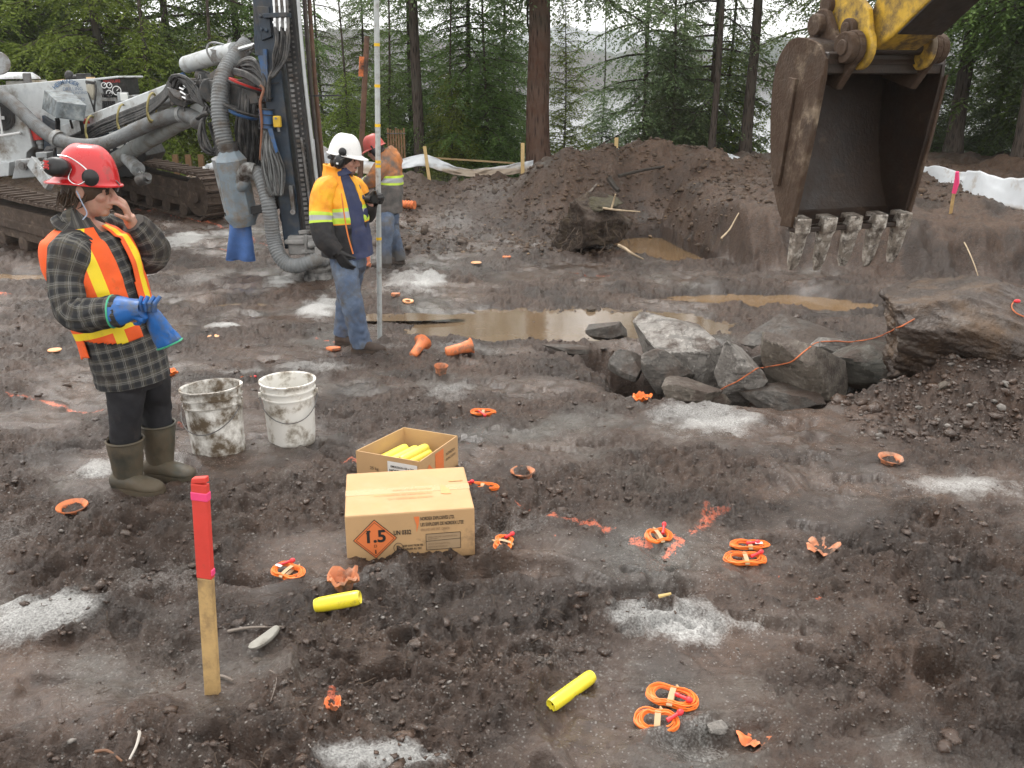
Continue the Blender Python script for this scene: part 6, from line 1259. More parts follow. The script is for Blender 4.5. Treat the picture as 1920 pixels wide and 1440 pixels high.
z1 = gz(fb[0], fb[1]) - .012; h1 = gp(632, 643); h1 = V(h1[0], YF, z1); m = MB(); foot(m, h1, h1 + nrm(V(.9, -.35, 0)) * .285, w=.052); m.tube([at(643, 622, YF), at(642, 638, YF)], (.062, .058), n=18); m.build('work_boot', BOOTB, man)
m = MB(); hand(m, W_(633, 472, -.25), V(.45, 0, -.9), V(.3, .8, 0), V(.8, -.4, .2), (.35, .4, .4, .45, .2), 1.1, 1.3); g = m.build('glove', GLOVK, man); remesh(g, .006, 2)
m = MB(); pd = nrm(W_(706, 0) - W_(712, 637)); hand(m, pole_h + V(-.085, .062, -.012), V(.97, -.1, .05), V(-.1, -.98, .0), pd, (1.0, 1.0, 1.0, 1.0, .8), 1.08, 1.3, .02); g = m.build('glove', GLOVK, man); remesh(g, .006, 2)
# his pole
b0 = gp(712, 636); b0[2] -= .02; t0 = at(706, 0, b0[1] - .02); dP = nrm(t0 - b0); root = thing('loading_pole', 'tall grey pole with yellow tape bands held upright by the white-hatted person', 'pole', b0)
m = MB(); m.cyl(b0, b0 + dP * 4.6, .0215, n=18); m.build('pole_tube', M('pole_grey', (.42, .45, .45), .5, var=.1, dirt=.28, dcol=(.25, .24, .22), ds=14), root)
for py in (84, 161, 235, 303, 311, 447):
    q = at(708, py, b0[1]); c = b0 + dP * ((q - b0) @ dP); m = MB(); m.cyl(c - dP * .012, c + dP * .012, .0228, n=18); m.build('tape_band', M('tape_yellow', (.80, .50, .02), .5, var=.1), root)

# ================= the worker behind them at the drill
fa = gp(748, 492); YN = fa[1]; fb = gp(722, 500); YF = fb[1]; YM = YN; f, r, u = frame(R_(180 - 15)); f, r = V(-.93, .36, 0), V(.36, .93, 0)
hc = W_(704, 281); hf = nrm(V(-.92, .1, -.36)); hu = nrm(V(-.34, 0, .94)); hr = nrm(np.cross(hf, hu)); hu = np.cross(hr, hf)
m = MB(); head(m, hc, hf, hr, hu, 1.04); m.tube([W_(724, 300), W_(716, 292), W_(708, 284)], (.075, .07, .064), n=16)
m.loft([(*W_(727, 395), .15, .12), (*W_(727, 350), .15, .12), (*W_(727, 315), .15, .11), (*W_(724, 298), .08, .08)], n=20, ref=r)
wL = W_(676, 343, .05); m.tube([W_(716, 312, -.2), W_(698, 338, -.15), wL], (.055, .05, .035), n=12); m.tube([W_(728, 312, .2), W_(705, 340, .3), W_(680, 345, .3)], (.055, .05, .035), n=12)
kN, aN, kF, aF = at(737, 438, YN), at(748, 482, YN), at(724, 440, YF), at(722, 488, YF)
m.tube([W_(730, 392, -.06), kN, aN], (.09, .06, .05), n=12); m.tube([W_(724, 392, .06), kF, aF], (.09, .06, .05), n=12); m.tube([aN, at(738, 490, YN)], (.04, .03), n=8); m.tube([aF, at(712, 497, YF)], (.04, .03), n=8)
hand(m, wL, V(-1, .1, -.05), V(0, .9, -.3), V(0, .2, 1), (.5, .5, .5, .5, .3), 1.05)
third = m.build('person', SKIN, None, loc=fa); remesh(third, .009, 2); tag(third, 'person in a faded red hard hat and grubby orange jacket working at the drill mast', 'person')
m = MB(); m.ell(hc - hf * .012 + hu * .02, (.108, .088, .10), (hf, hr, hu), 20, 12); m.ell(hc - hf * .08 - hu * .05, (.05, .07, .06), (hf, hr, hu), 14, 8); m.build('hair', M('dark_hair', (.03, .024, .02)), third)
hat = hard_hat(hc + hu * .035, hf, hr, hu, HATO, third, 1.02, .048); muff(hc - hr * .10 - hf * .015 - hu * .025, -hr, hu, hat, 1.2); muff(hc + hr * .10 - hf * .015 - hu * .025, hr, hu, hat, 1.2); m = MB(); m.tube([hc - hr * .125 + hu * .07, hc - hr * .12 + hu * .0 - hf * .01], .012, n=6); m.build('muff_wire', MUFF, hat)
def jk3(a, t): return 1 if t < .46 else 3 if t < .50 else 2 if t < .57 else 3 if t < .61 else 0
m = MB(); m.loft([(*W_(727, 396), .205, .175), (*W_(728, 370), .205, .178), (*W_(729, 335), .205, .178), (*W_(728, 308), .195, .15), (*W_(724, 294), .14, .12), (*W_(719, 284), .10, .10)], n=56, step=.014, ref=r, wr=.06, wf=(6, 7), seed=91, folds=.04, mf=jk3); m.build('work_jacket', [GRUB, GRUG, SILV, LIME], third, angle=60)
m = MB()
for q in (((720, 306, -.14), (712, 318, -.18), (700, 336, -.15), (688, 342, -.05), (678, 343, .03)), ((726, 306, .14), (716, 320, .24), (704, 338, .28), (692, 344, .3), (682, 345, .3))):
    m.loft([(*W_(*p), a, b) for p, a, b in zip(q, (.08, .10, .092, .078, .06), (.08, .10, .092, .078, .06))], n=32, step=.014, ref=V(0, -1, .1), wr=.1, seed=93, folds=.06, mf=lambda a, t: 0 if t < .72 else 3 if t < .76 else 2 if t < .84 else 1)
m.build('jacket_sleeves', [GRUB, GRUG, SILV, LIME], third, angle=60)
m = MB(); m.loft([(*W_(738, 316, -.02), .11, .06), (*W_(738, 300, .0), .13, .075), (*W_(732, 286, .0), .115, .06), (*W_(726, 276, .0), .07, .04)], n=32, ref=V(-.6, -.8, 0), wr=.14, seed=95, folds=.1); m.build('hood', GRUB, third)
m = MB(); m.loft([(*W_(728, 408), .16, .14), (*W_(728, 385), .16, .14)], n=30, ref=r)
m.loft([(*W_(731, 398, -.06), .11, .112), (*at(733, 418, YN), .10, .105), (*kN, .088, .09), (*at(744, 465, YN), .08, .086), (*at(750, 487, YN), .078, .086)], n=32, step=.014, ref=r, wr=.1, seed=97, folds=.06); m.loft([(*W_(724, 398, .06), .11, .112), (*at(724, 420, YF), .10, .105), (*kF, .085, .09), (*at(722, 470, YF), .078, .086), (*at(722, 492, YF), .076, .086)], n=32, step=.014, ref=r, wr=.1, seed=99, folds=.06); m.build('jeans', DENIM, third)
for (p, Y_) in ((fa, YN), (fb, YF)):
    z_ = gz(p[0], p[1]) - .01; h_ = V(p[0] + .08, Y_, z_); m = MB(); foot(m, h_, h_ + nrm(V(-.95, -.1, 0)) * .29, w=.054); m.tube([h_ + V(-.06, 0, .16), h_ + V(-.05, 0, .05)], (.06, .058), n=14); m.build('work_boot', BOOTB, third)
m = MB(); hand(m, wL, V(-1, .1, -.05), V(0, .9, -.3), V(0, .2, 1), (.5, .5, .5, .5, .3), 1.1, 1.25); g = m.build('glove', GREYG, third); remesh(g, .009, 2)
# ------------------------------------------------------------------ boulders, clods, pebbles
def rockmat(nm, a, b, mudk=.3, c3=None, bk=1.0):
    t = NT(nm); co_ = t.coord('Object'); n = t.noise(co_, 5, 7, .7); n2 = t.noise(co_, 26, 5, .7); mp = t.n('ShaderNodeMapping'); mp.inputs['Scale'].default_value = (1, 1.3, 6); mp.inputs['Rotation'].default_value = (.5, .4, .2); t.l(co_, mp.inputs[0])
    c = t.mix(t.ramp(n, .35, .66), a, b); c = t.mix(t.ramp(t.noise(mp.outputs[0], 3.2, 5, .6), .52, .66), c, c3 or tuple(q * .55 for q in a)); c = t.mix(t.ramp(n2, .55, .75), c, tuple(min(1, q * 1.5) for q in b))
    g = t.n('ShaderNodeNewGeometry'); z = t.n('ShaderNodeSeparateXYZ'); t.l(g.outputs['Normal'], z.inputs[0])
    k = t.math('ADD', t.math('MULTIPLY', z.outputs[2], .22), t.noise(co_, 4.2, 6, .68)); k = t.ramp(k, .74 - mudk * .5, .88 - mudk * .5); c = t.mix(k, c, t.mix(n2, (.040, .028, .022), (.085, .060, .045)))
    v = t.n('ShaderNodeTexVoronoi', feature='DISTANCE_TO_EDGE', Scale=4.5); wv = t.n('ShaderNodeVectorMath', operation='ADD'); t.l(co_, wv.inputs[0]); t.l(t.n('ShaderNodeTexNoise', Scale=3.0).outputs['Color'], wv.inputs[1]); t.l(wv.outputs[0], v.inputs['Vector']); crk = t.ramp(v.outputs['Distance'], 0, .02)
    c = t.mix(t.math('MULTIPLY', t.math('SUBTRACT', 1.0, crk), .4), c, (.02, .017, .015)); n2 = t.math('ADD', n2, t.math('MULTIPLY', crk, .3))
    return t.set(Base_Color=c, Roughness=t.ramp(n, .3, .7, .38, .75), Specular_IOR_Level=.4, Normal=t.bump(n2, .8, .02 * bk, t.bump(t.noise(co_, 90, 4), .5, .004 * bk)))
RK1 = rockmat('grey_rock', (.145, .133, .120), (.34, .32, .295), .18); RK2 = rockmat('dark_rock', (.058, .052, .046), (.145, .131, .116), .28); RK3 = rockmat('brown_rock', (.105, .088, .070), (.21, .185, .155), .36); RK4 = rockmat('muddy_boulder', (.075, .058, .047), (.175, .150, .130), .22, (.13, .085, .05), 2.2); RK5 = rockmat('green_rock', (.080, .077, .066), (.175, .168, .145), .32)
def rock_mesh(m, c, rad, seed, ax=None, nu=104, nv=64, facets=16, hf=0.0, ns=.05, hmin=.52):
    R = np.random.default_rng(seed); ex, ey, ez = ax if ax is not None else (V(1, 0, 0), V(0, 1, 0), V(0, 0, 1))
    N = R.normal(0, 1, (facets, 3)); N /= np.linalg.norm(N, axis=1)[:, None]; H = R.uniform(hmin, 1.0, facets)
    b = np.linspace(-math.pi / 2, math.pi / 2, nv + 1); a = np.arange(nu) * 2 * math.pi / nu; B, A_ = np.meshgrid(b, a, indexing='ij')
    D = np.stack([np.cos(B) * np.cos(A_), np.cos(B) * np.sin(A_), np.sin(B)], -1).reshape(-1, 3)
    q = np.maximum(D @ N.T, .12); r_ = np.min(H / q, axis=1); r_ = np.minimum(r_, 1.25)
    P = D * r_[:, None]; o = seed * 1.7
    r2_ = r_ * (1 + ns * noise3(P * 2.4 + o, seed % 50) + ns * .5 * noise3(P * 6 + o, seed % 40 + 5) + ns * .35 * noise3(P * 14 + o, seed % 30 + 9)); P = D * (r2_ + (hf * (noise3(P * 16 + o, 7) + .8 * np.abs(noise3(P * 9 + o, 8)) + .5 * noise3(P * 34 + o, 9)) if hf else 0))[:, None]
    X_ = np.asarray(c) + np.outer(P[:, 0] * rad[0], ex) + np.outer(P[:, 1] * rad[1], ey) + np.outer(P[:, 2] * rad[2], ez)
    fs = [(k * nu + i, k * nu + (i + 1) % nu, (k + 1) * nu + (i + 1) % nu, (k + 1) * nu + i) for k in range(nv) for i in range(nu)]
    return m.add(X_, fs)
def tilt(rz, rx=0.0, ry=0.0):
    Mx = Matrix.Rotation(rz, 3, 'Z') @ Matrix.Rotation(ry, 3, 'Y') @ Matrix.Rotation(rx, 3, 'X'); return [V(*Mx.col[i]) for i in range(3)]
def poly_rock(px, py, Y, pts, hull_noise, mat, lab, seed, group='broken rocks in the pit'): pass
for (px, py, Y, rad, mat, rot, seed, lab, ns) in (
    (1292, 664, 6.85, (.46, .32, .25), RK1, (.15, .15, .30), 3, 'largest pale grey angular rock with a pointed top at the left of the pit', .05),
    (1384, 708, 6.15, (.17, .16, .27), RK1, (.3, .1, -.30), 8, 'tall narrow grey wedge-shaped rock in the middle of the pit', .05),
    (1512, 698, 6.20, (.31, .25, .21), RK3, (-.25, .35, .32), 12, 'broad brown-topped rock leaning over the dark hole', .06),
    (1468, 748, 5.98, (.23, .16, .12), RK2, (-.3, .2, .15), 17, 'dark jagged rock lying under the brown-topped one', .07),
    (1290, 738, 6.02, (.18, .14, .10), RK3, (.1, .0, .1), 23, 'small flat buff stone resting on the near edge of the pit', .05),
    (1470, 640, 7.95, (.46, .25, .22), RK2, (.05, .1, .0), 29, 'long dark block at the back of the pit beside the puddle', .06),
    (1622, 690, 6.75, (.36, .28, .22), RK5, (-.2, .25, -.1), 31, 'grey-green fractured rock between the brown one and the soil heap', .06),
    (1185, 688, 6.9, (.13, .12, .10), RK2, (.5, .2, .1), 37, 'small dark rock at the left tip of the pit', .06),
    (1140, 622, 8.15, (.19, .10, .09), RK2, (.2, .1, .3), 41, 'dark wedge of rock poking out beside the wide puddle', .06),
    (1345, 752, 6.0, (.10, .08, .07), RK3, (.8, .1, .1), 43, 'little brown stone between the buff stone and the grey wedge', .06),
    (1555, 655, 7.2, (.20, .16, .13), RK1, (.4, .2, .1), 47, 'grey rock behind the brown-topped one with an orange cord over it', .06),
    (1245, 700, 6.45, (.17, .12, .12), RK2, (.2, .4, .2), 53, 'dark rock in shadow below the largest pale rock', .07),
    (1068, 655, 7.35, (.17, .06, .05), RK2, (-.25, .2, .1), 59, 'thin dark slab in the trench left of the pit', .06),
    (1435, 690, 6.6, (.16, .14, .14), RK2, (.1, .5, .2), 61, 'dark rock between the grey wedge and the brown-topped rock', .07)):
    c = at(px, py, Y); rad = tuple(q * 1.2 for q in rad); m = MB(); rock_mesh(m, c, rad, seed, tilt(*rot), facets=13 + seed % 5, ns=ns * .55, hf=.012); o = m.build('rock', mat, None, loc=c, angle=24); tag(o, lab, 'rock', 'broken rocks in the pit')
c = at(1895, 648, 5.95); m = MB(); rock_mesh(m, c, (.86, .60, .37), 74, tilt(-.15, .05, .16), 220, 140, 18, ns=.09, hf=.010, hmin=.74); o = m.build('boulder', M('muddy_boulder_skin', (.056, .040, .031), .5, var=.35, vs_=5, dirt=.3, dcol=(.10, .062, .036), ds=3, bump=1.0, bs=26, bd=.03, col2=(.15, .130, .112), c2=(.54, .68), c2s=2.6), None, loc=c, angle=0); tag(o, 'huge mud-covered boulder on the soil heap at the right edge', 'boulder')
c = at(1770, 730, 5.35); m = MB(); rock_mesh(m, c, (.09, .07, .06), 73, tilt(.4, .2, .3)); o = m.build('rock', RK3, None, loc=c, angle=28); tag(o, 'small buff rock stuck in the soil heap below the boulder', 'rock')
c = gp(497, 1210) + V(0, 0, .008); m = MB(); rock_mesh(m, c, (.022, .058, .016), 77, tilt(-.45), 30, 20, 10); o = m.build('stone', M('pale_stone', (.26, .25, .22), .8, var=.2, dirt=.15), None, loc=c); tag(o, 'pale oblong stone right of the red-topped stake', 'stone')
for (px, py, s, lab) in ((1108, 585, .05, 'stone at the edge of the wide puddle'), (1345, 1362, .04, 'grey stone beside the lowest orange cord coil'), (1095, 1325, .02, None), (480, 1240, .018, 'pebble below the pale oblong stone'), (1760, 1180, .03, 'dark stone in the mud at lower right')):
    if lab is None: continue
    c = gp(px, py); m = MB(); rock_mesh(m, c + V(0, 0, s * .25), (s, s * .8, s * .55), px, tilt(px), 26, 18, 10); o = m.build('stone', RK1 if px % 2 else RK3, None, loc=c); tag(o, 'small ' + lab, 'stone')
# big root-bound soil block in front of the berm
c = at(1103, 440, 12.8); zc = gz(c[0], c[1]); cc = V(c[0], c[1] + .1, zc + .28)
rc = thing('root_clump', 'block of dug soil with roots and a mossy top standing in front of the berm', 'root clump', (cc[0], cc[1], zc))
m = MB(); rock_mesh(m, cc, (.56, .50, .45), 83, tilt(.3), 120, 80, 12, ns=.16); A_ = m.arr(); o = m.build('soil_block', M('root_soil', (.050, .034, .024), .85, var=.4, vs_=14, bump=1.0, bs=30, bd=.03, col2=(.10, .075, .045), c2s=5), rc, angle=0)
m = MB(); rock_mesh(m, cc + V(.12, -.02, .36), (.36, .36, .09), 85, tilt(.1, .1), 60, 30, 14, ns=.2); m.build('moss_top', M('moss', (.058, .050, .026), .9, var=.4, vs_=20, bump=1.0, bs=60, bd=.02, col2=(.05, .035, .025), c2s=9), rc, angle=0)
R = np.random.default_rng(3)
ROOT = M('root', (.085, .060, .042), .8, var=.4); PALEW = M('pale_branch', (.46, .36, .24), .75, var=.25, dirt=.2); GREYW = M('grey_twig', (.20, .17, .145), .8, var=.3, dirt=.2)
m = MB()
for k in range(70):
    a = R.uniform(0, 6.28); b = R.uniform(-.6, .9); p = cc + V(math.cos(a) * .50 * math.cos(b), math.sin(a) * .45 * math.cos(b), .42 * math.sin(b)); q = p + V(math.cos(a) * .06, math.sin(a) * .06, -R.uniform(.02, .2)) + R.normal(0, .05, 3)
    m.tube([p * .9 + cc * .1, p + R.normal(0, .02, 3), q, q + R.normal(0, .06, 3)], (R.uniform(.004, .009), .002), n=4, sm=4)
o = m.build('roots', ROOT, rc); o['kind'] = 'stuff'
def stick(pts, r, mat, nm, lab, cat, grp=None):
    P = [gp(p[0], p[1]) + V(0, 0, .012) if len(p) == 2 else at(*p) for p in pts]; m = MB(); m.tube(P, r, n=7, sm=6); o = m.build(nm, mat, None, loc=P[0]); return tag(o, lab, cat, grp)
stick([(1146, 392, 12.45), (1150, 378, 12.45), (1154, 364, 12.4)], (.014, .010), PALEW, 'branch', 'upright pale broken stick on the mossy root clump', 'stick')
stick([(1130, 390, 12.4), (1160, 394, 12.4), (1200, 397, 12.6)], (.016, .008), PALEW, 'branch', 'pale branch lying across the mossy root clump', 'stick')
stick([(1160, 460, 12.0), (1172, 466, 11.9), (1186, 476, 11.8), (1206, 486, 12.0)], (.022, .010), PALEW, 'branch', 'pale stripped stick slanting into the brown pool', 'stick')
stick([(1352, 447, 11.9), (1368, 430, 12.1), (1382, 405, 12.3), (1396, 385, 12.5)], (.014, .006), PALEW, 'root', 'long pale root hanging down the cut bank left of the bucket', 'root')
stick([(1803, 446, 11.4), (1815, 468, 11.0), (1830, 505, 10.7), (1842, 548, 10.6)], (.010, .005), PALEW, 'root', 'thin pale root hanging down the bank right of the bucket', 'root')
stick([(1104, 362, 15.1), (1120, 345, 15.4), (1140, 335, 15.8), (1105, 320, 15.8)], (.02, .01), GREYW, 'root', 'grey root curling out of the berm above the clump', 'root')
stick([(1142, 335, 14.9), (1152, 350, 14.8), (1160, 358, 14.7)], (.05, .035), M('dark_log', (.035, .028, .022), .8), 'log', 'short dark log end sticking out of the berm', 'log')
stick([(1160, 330, 15.4), (1200, 320, 15.6), (1245, 312, 15.8)], (.03, .02), M('dark_log', (.035, .028, .022)), 'log', 'long dark root lying along the berm face', 'root')
stick([(428, 1188), (470, 1184), (535, 1185)], (.006, .003), GREYW, 'twig', 'thin straight twig between the stake and the pale stone', 'twig'); stick([(410, 1270), (424, 1276), (438, 1283)], (.006, .004), GREYW, 'twig', 'short twig at the foot of the red-topped stake', 'twig')
stick([(262, 1392), (266, 1402), (258, 1418), (244, 1432)], (.0045, .003), M('white_root', (.40, .37, .33), .7), 'root', 'curled whitish root at the bottom left', 'root'); stick([(507, 1268), (517, 1283), (520, 1300), (508, 1322)], (.002, .0012), GREYW, 'twig', 'fine curved twig right of the stake foot', 'twig')
stick([(1234, 1134), (1257, 1139)], (.007, .005), M('yellow_scrap', (.55, .40, .16), .7), 'wood_chip', 'yellowish wood chip just above the pale dust patch', 'wood chip')
stick([(180, 1420), (205, 1424), (230, 1434)], (.005, .003), M('brown_twig', (.16, .08, .045), .8), 'twig', 'reddish brown twig at the bottom left corner', 'twig')
# loose clods and pebbles over the mud, fibres and chips over the berm
def scatter(name, n, gen, size, mat, lab, seed, flat=.65, sides=6):
    R = np.random.default_rng(seed); XY = gen(R, n); x, y = XY[:, 0], XY[:, 1]; z = surf(x, y); V_, F_ = [], []
    base = []
    t_ = (1 + 5 ** .5) / 2; ico = np.array([(-1, t_, 0), (1, t_, 0), (-1, -t_, 0), (1, -t_, 0), (0, -1, t_), (0, 1, t_), (0, -1, -t_), (0, 1, -t_), (t_, 0, -1), (t_, 0, 1), (-t_, 0, -1), (-t_, 0, 1)]) / 1.9
    tri = np.array([(0, 11, 5), (0, 5, 1), (0, 1, 7), (0, 7, 10), (0, 10, 11), (1, 5, 9), (5, 11, 4), (11, 10, 2), (10, 7, 6), (7, 1, 8), (3, 9, 4), (3, 4, 2), (3, 2, 6), (3, 6, 8), (3, 8, 9), (4, 9, 5), (2, 4, 11), (6, 2, 10), (8, 6, 7), (9, 8, 1)])
    s = size(R, n, y); P = ico[None] * R.uniform(.45, 1.4, (n, 12, 1)); an = R.uniform(0, 6.28, n); c_, s_ = np.cos(an), np.sin(an)
    P = P * np.stack([s * R.uniform(.8, 1.4, n), s * R.uniform(.7, 1.1, n), s * flat * R.uniform(.7, 1.2, n)], 1)[:, None, :]
    Q = np.stack([P[..., 0] * c_[:, None] - P[..., 1] * s_[:, None] + x[:, None], P[..., 0] * s_[:, None] + P[..., 1] * c_[:, None] + y[:, None], P[..., 2] + (z + s * .12)[:, None]], -1).reshape(-1, 3)
    T = (tri[None] + (np.arange(n) * 12)[:, None, None]).reshape(-1, 3)
    me = bpy.data.meshes.new(name); me.vertices.add(len(Q)); me.vertices.foreach_set('co', Q.ravel().astype(np.float32)); me.loops.add(len(T) * 3); me.loops.foreach_set('vertex_index', T.ravel().astype(np.int32)); me.polygons.add(len(T)); me.polygons.foreach_set('loop_start', np.arange(0, len(T) * 3, 3, dtype=np.int32)); me.polygons.foreach_set('loop_total', np.full(len(T), 3, np.int32)); me.update(calc_edges=True)
    me.materials.append(mat); o = bpy.data.objects.new(name, me); COL.objects.link(o); tag(o, lab, None, None, 'stuff'); return o
def fan(y0, y1, p=1.0):
    def g(R, n):
        y = y0 + (y1 - y0) * R.random(n * 3) ** p; x = R.uniform(-.62, .62, n * 3) * y; k = np.where(R.random(n * 3) < .06 + .94 * churn(x, y) ** 1.5)[0][:n]
        k = np.r_[k, np.zeros(n - len(k), int)]; return np.stack([x[k], y[k]], 1)
    return g
CLOD = M('soil_clod', (.052, .037, .029), .6, var=.45, vs_=7, bump=.9, bs=70, bd=.008, col2=(.10, .092, .085), c2=(.48, .62), c2s=1.6); PEB = M('pebble', (.17, .155, .14), .7, var=.5, vs_=30, dirt=.3); CHIP = M('wood_chips', (.32, .22, .13), .8, var=.4, vs_=20, dirt=.35)
scatter('mud_clods', 5000, fan(1.7, 9, 1.5), lambda R, n, y: np.exp(R.normal(-5.05, .5, n)) * (1 + .05 * y), SOIL, 'loose small clods of mud all over the ground', 1, .5)
scatter('mud_clods', 40, fan(1.8, 8, 1.2), lambda R, n, y: R.uniform(.016, .034, n), SOIL, 'larger clods of mud on the ground', 2, .55)
scatter('pebbles', 3200, fan(1.7, 8, 1.4), lambda R, n, y: np.exp(R.normal(-5.6, .4, n)), PEB, 'pale pebbles and rock chips on the mud', 3)
bx = lambda R, n: np.stack([R.uniform(-2.2, 7.5, n), R.uniform(12.5, 17.2, n)], 1)
scatter('mud_clods', 5200, bx, lambda R, n, y: np.exp(R.normal(-3.9, .5, n)), M('berm_clod', (.075, .050, .034), .8, var=.4, vs_=5, bump=.9, bs=50, bd=.01, col2=(.12, .075, .045), c2s=3), 'crumbled clods over the berm and bank', 4, .7)
scatter('wood_chips', 420, bx, lambda R, n, y: np.exp(R.normal(-4.0, .4, n)), CHIP, 'pale chips and stones in the berm', 5, .4)
hx = lambda R, n: np.stack([R.uniform(2.0, 4.2, n), R.uniform(4.7, 5.6, n)], 1)
scatter('mud_clods', 1600, hx, lambda R, n, y: np.exp(R.normal(-4.4, .5, n)), SOIL, 'clods and stones over the soil heap', 6, .7); scatter('pebbles', 260, hx, lambda R, n, y: np.exp(R.normal(-4.6, .5, n)), PEB, 'stones in the soil heap', 7)

R = np.random.default_rng(11); m = MB()
for k in range(260):
    if k < 150: x, y = R.uniform(-1.8, 7.2), R.uniform(13, 17)
    else: y = R.uniform(1.8, 3.0); x = R.uniform(-.6, .1) * y
    s = .16 if k < 150 else .05; p = V(x, y, gz(x, y)); a = R.uniform(0, 6.28); d = V(math.cos(a), math.sin(a), 0); P = [p + V(0, 0, .01), p + d * s * .5 + R.normal(0, s * .15, 3) + V(0, 0, s * .25), p + d * s + R.normal(0, s * .2, 3) + V(0, 0, s * .1)]
    m.tube(P, (.0055 if k < 150 else .0014, .002 if k < 150 else .0007), n=4, sm=3)
o = m.build('root_fibres', ROOT, None); tag(o, 'fine roots and twigs in the soil', None, None, 'stuff')
# ------------------------------------------------------------------ buckets
def pailmat(nm, dirt, low):
    return M(nm, (.74, .73, .69), .42, var=.05, dirt=dirt, dcol=(.105, .075, .045), ds=9, bump=.05, low=low, col2=(.52, .47, .38), c2=(.48, .75), c2s=9)
def pail(px, py, mat, lab, s=1.0, sq=1.0, rz=0.0, tiltv=(0, 0)):
    b = gp(px, py); b[2] -= .012; ax = nrm(V(tiltv[0], tiltv[1], 1)); root = thing('bucket', lab, 'bucket', b, 0, 'white buckets standing in the mud')
    m = MB(); H = .365; pr = [(0, .0), (.118, .0), (.126, .006), (.1285, .05), (.137, H - .095), (.1375, H - .09), (.146, H - .088), (.146, H - .082), (.1385, H - .080), (.1395, H - .050), (.149, H - .048), (.149, H - .042), (.1405, H - .040), (.1415, H - .010), (.152, H - .010), (.153, H), (.147, H + .002), (.140, H - .004), (.134, H - .1), (.122, .02), (0, .015)]
    m.lathe([(r_ * s, h * s) for r_, h in pr], b, axis=ax, n=56, jit=.0 if sq == 1 else .035, seed=4); o = m.build('pail_body', mat, root, angle=38)
    x, y, z = basis(ax); c = b + ax * (H - .075) * s
    dr = nrm(V(math.cos(rz), math.sin(rz), 0)); fr_ = nrm(np.cross(dr, V(0, 0, 1)))
    m = MB(); a = np.linspace(-math.pi / 2, math.pi / 2, 22); P = [c + dr * math.sin(q) * .153 * s + fr_ * (.155 * math.cos(q)) * s - V(0, 0, .125 * math.cos(q) ** 1.0) * s for q in a]; m.tube(P, .0028, n=6); m.build('wire_handle', STEEL, root)
    m = MB()
    for q in (-1, 1): m.cyl(c + dr * q * .138 * s, c + dr * q * .158 * s, .016, n=12)
    m.build('handle_ears', mat, root); return root
pail(412, 845, pailmat('dirty_pail', .44, (-.12, .06)), 'mud-smeared white bucket with a bent rim, the left of the two buckets', 1.07, .9, -.2, (-.05, .06))
pail(548, 825, pailmat('clean_pail', .20, (-.06, .04)), 'cleaner white bucket with a drooping wire handle, the right of the two buckets', 1.0, 1.0, .25)
# ------------------------------------------------------------------ cartons
CARD = M('cardboard', (.50, .315, .155), .75, var=.06, dirt=.05, dcol=(.16, .11, .07), ds=5, bump=.12, bs=300, bd=.001, low=(-.02, .03))
CARDI = M('cardboard_inside', (.52, .335, .165), .8, var=.06, bump=.1, bs=300, bd=.001)
INK = M('black_print', (.020, .018, .016), .7, var=.1, bump=0); INKG = M('faded_print', (.20, .125, .07), .8, bump=0); INKO = M('orange_print', (.72, .19, .055), .7, var=.06, bump=0); INKP = M('pale_orange_print', (.60, .33, .14), .8, bump=0); PAPER = M('label_paper', (.74, .74, .72), .7, var=.04, bump=0)
TAPE = M('packing_tape', (.46, .30, .16), .3, var=.08, bump=.05)
g0, g1 = gp(651, 1046), gp(891, 1034); g0[2] = g1[2] = min(g0[2], g1[2]) - .004
ex = nrm(g1 - g0); ez = V(0, 0, 1); ey = np.cross(ez, ex); Lb = np.linalg.norm(g1 - g0)
hB = .205
def proj(p):
    d = p - V(0, 0, CZ); dep = d[1] * CP - d[2] * SP; return 960 + F * d[0] / dep, 720 - F * (d[1] * SP + d[2] * CP) / dep
best = min(((abs(proj(g0 + ez * h)[1] - 968), h) for h in np.arange(.10, .35, .002)))[1]; hB = best
dB = min(((abs(proj(g0 + ez * hB + ey * d)[1] - 888), d) for d in np.arange(.15, .6, .004)))[1]
box = thing('closed_carton', 'closed brown cardboard carton with an orange 1.5 hazard diamond on its front', 'cardboard box', g0 + ex * Lb / 2 + ey * dB / 2)
cc = g0 + ex * Lb / 2 + ey * dB / 2 + ez * hB / 2
m = MB(); m.box(cc, (Lb, dB, hB), (ex, ey, ez)); m.build('carton', CARD, box, smooth=False, bevel=.007)
def FP(u_, v_): return g0 + ex * Lb * u_ + ez * hB * v_ - ey * .0022            # front face, u across, v up
def TP(u_, v_): return g0 + ex * Lb * u_ + ey * dB * v_ + ez * (hB + .0022)     # top face
def sheet(P, mat, nm, parent): m = MB(); m.add(P, [tuple(range(len(P)))]); return m.build(nm, mat, parent, smooth=False)
fu = Lb / hB; c = FP(.222, .50); q = .40 * hB
dm = sheet([c + ez * q, c - ex * q, c - ez * q, c + ex * q][::1], INK, 'diamond_border', box); q2 = q * .955; cf = c - ey * .0008
dm2 = sheet([cf + ez * q2, cf - ex * q2, cf - ez * q2, cf + ex * q2], INKO, 'hazard_diamond', box)
q3 = q2 * .90; m = MB(); P = [cf - ey * .0008 + d for d in (ez * q3, -ex * q3, -ez * q3, ex * q3)]
for a, b in zip(P, P[1:] + P[:1]): m.beam(a, b, .0016, .0008, ref=ey)
m.build('diamond_line', INK, dm2)
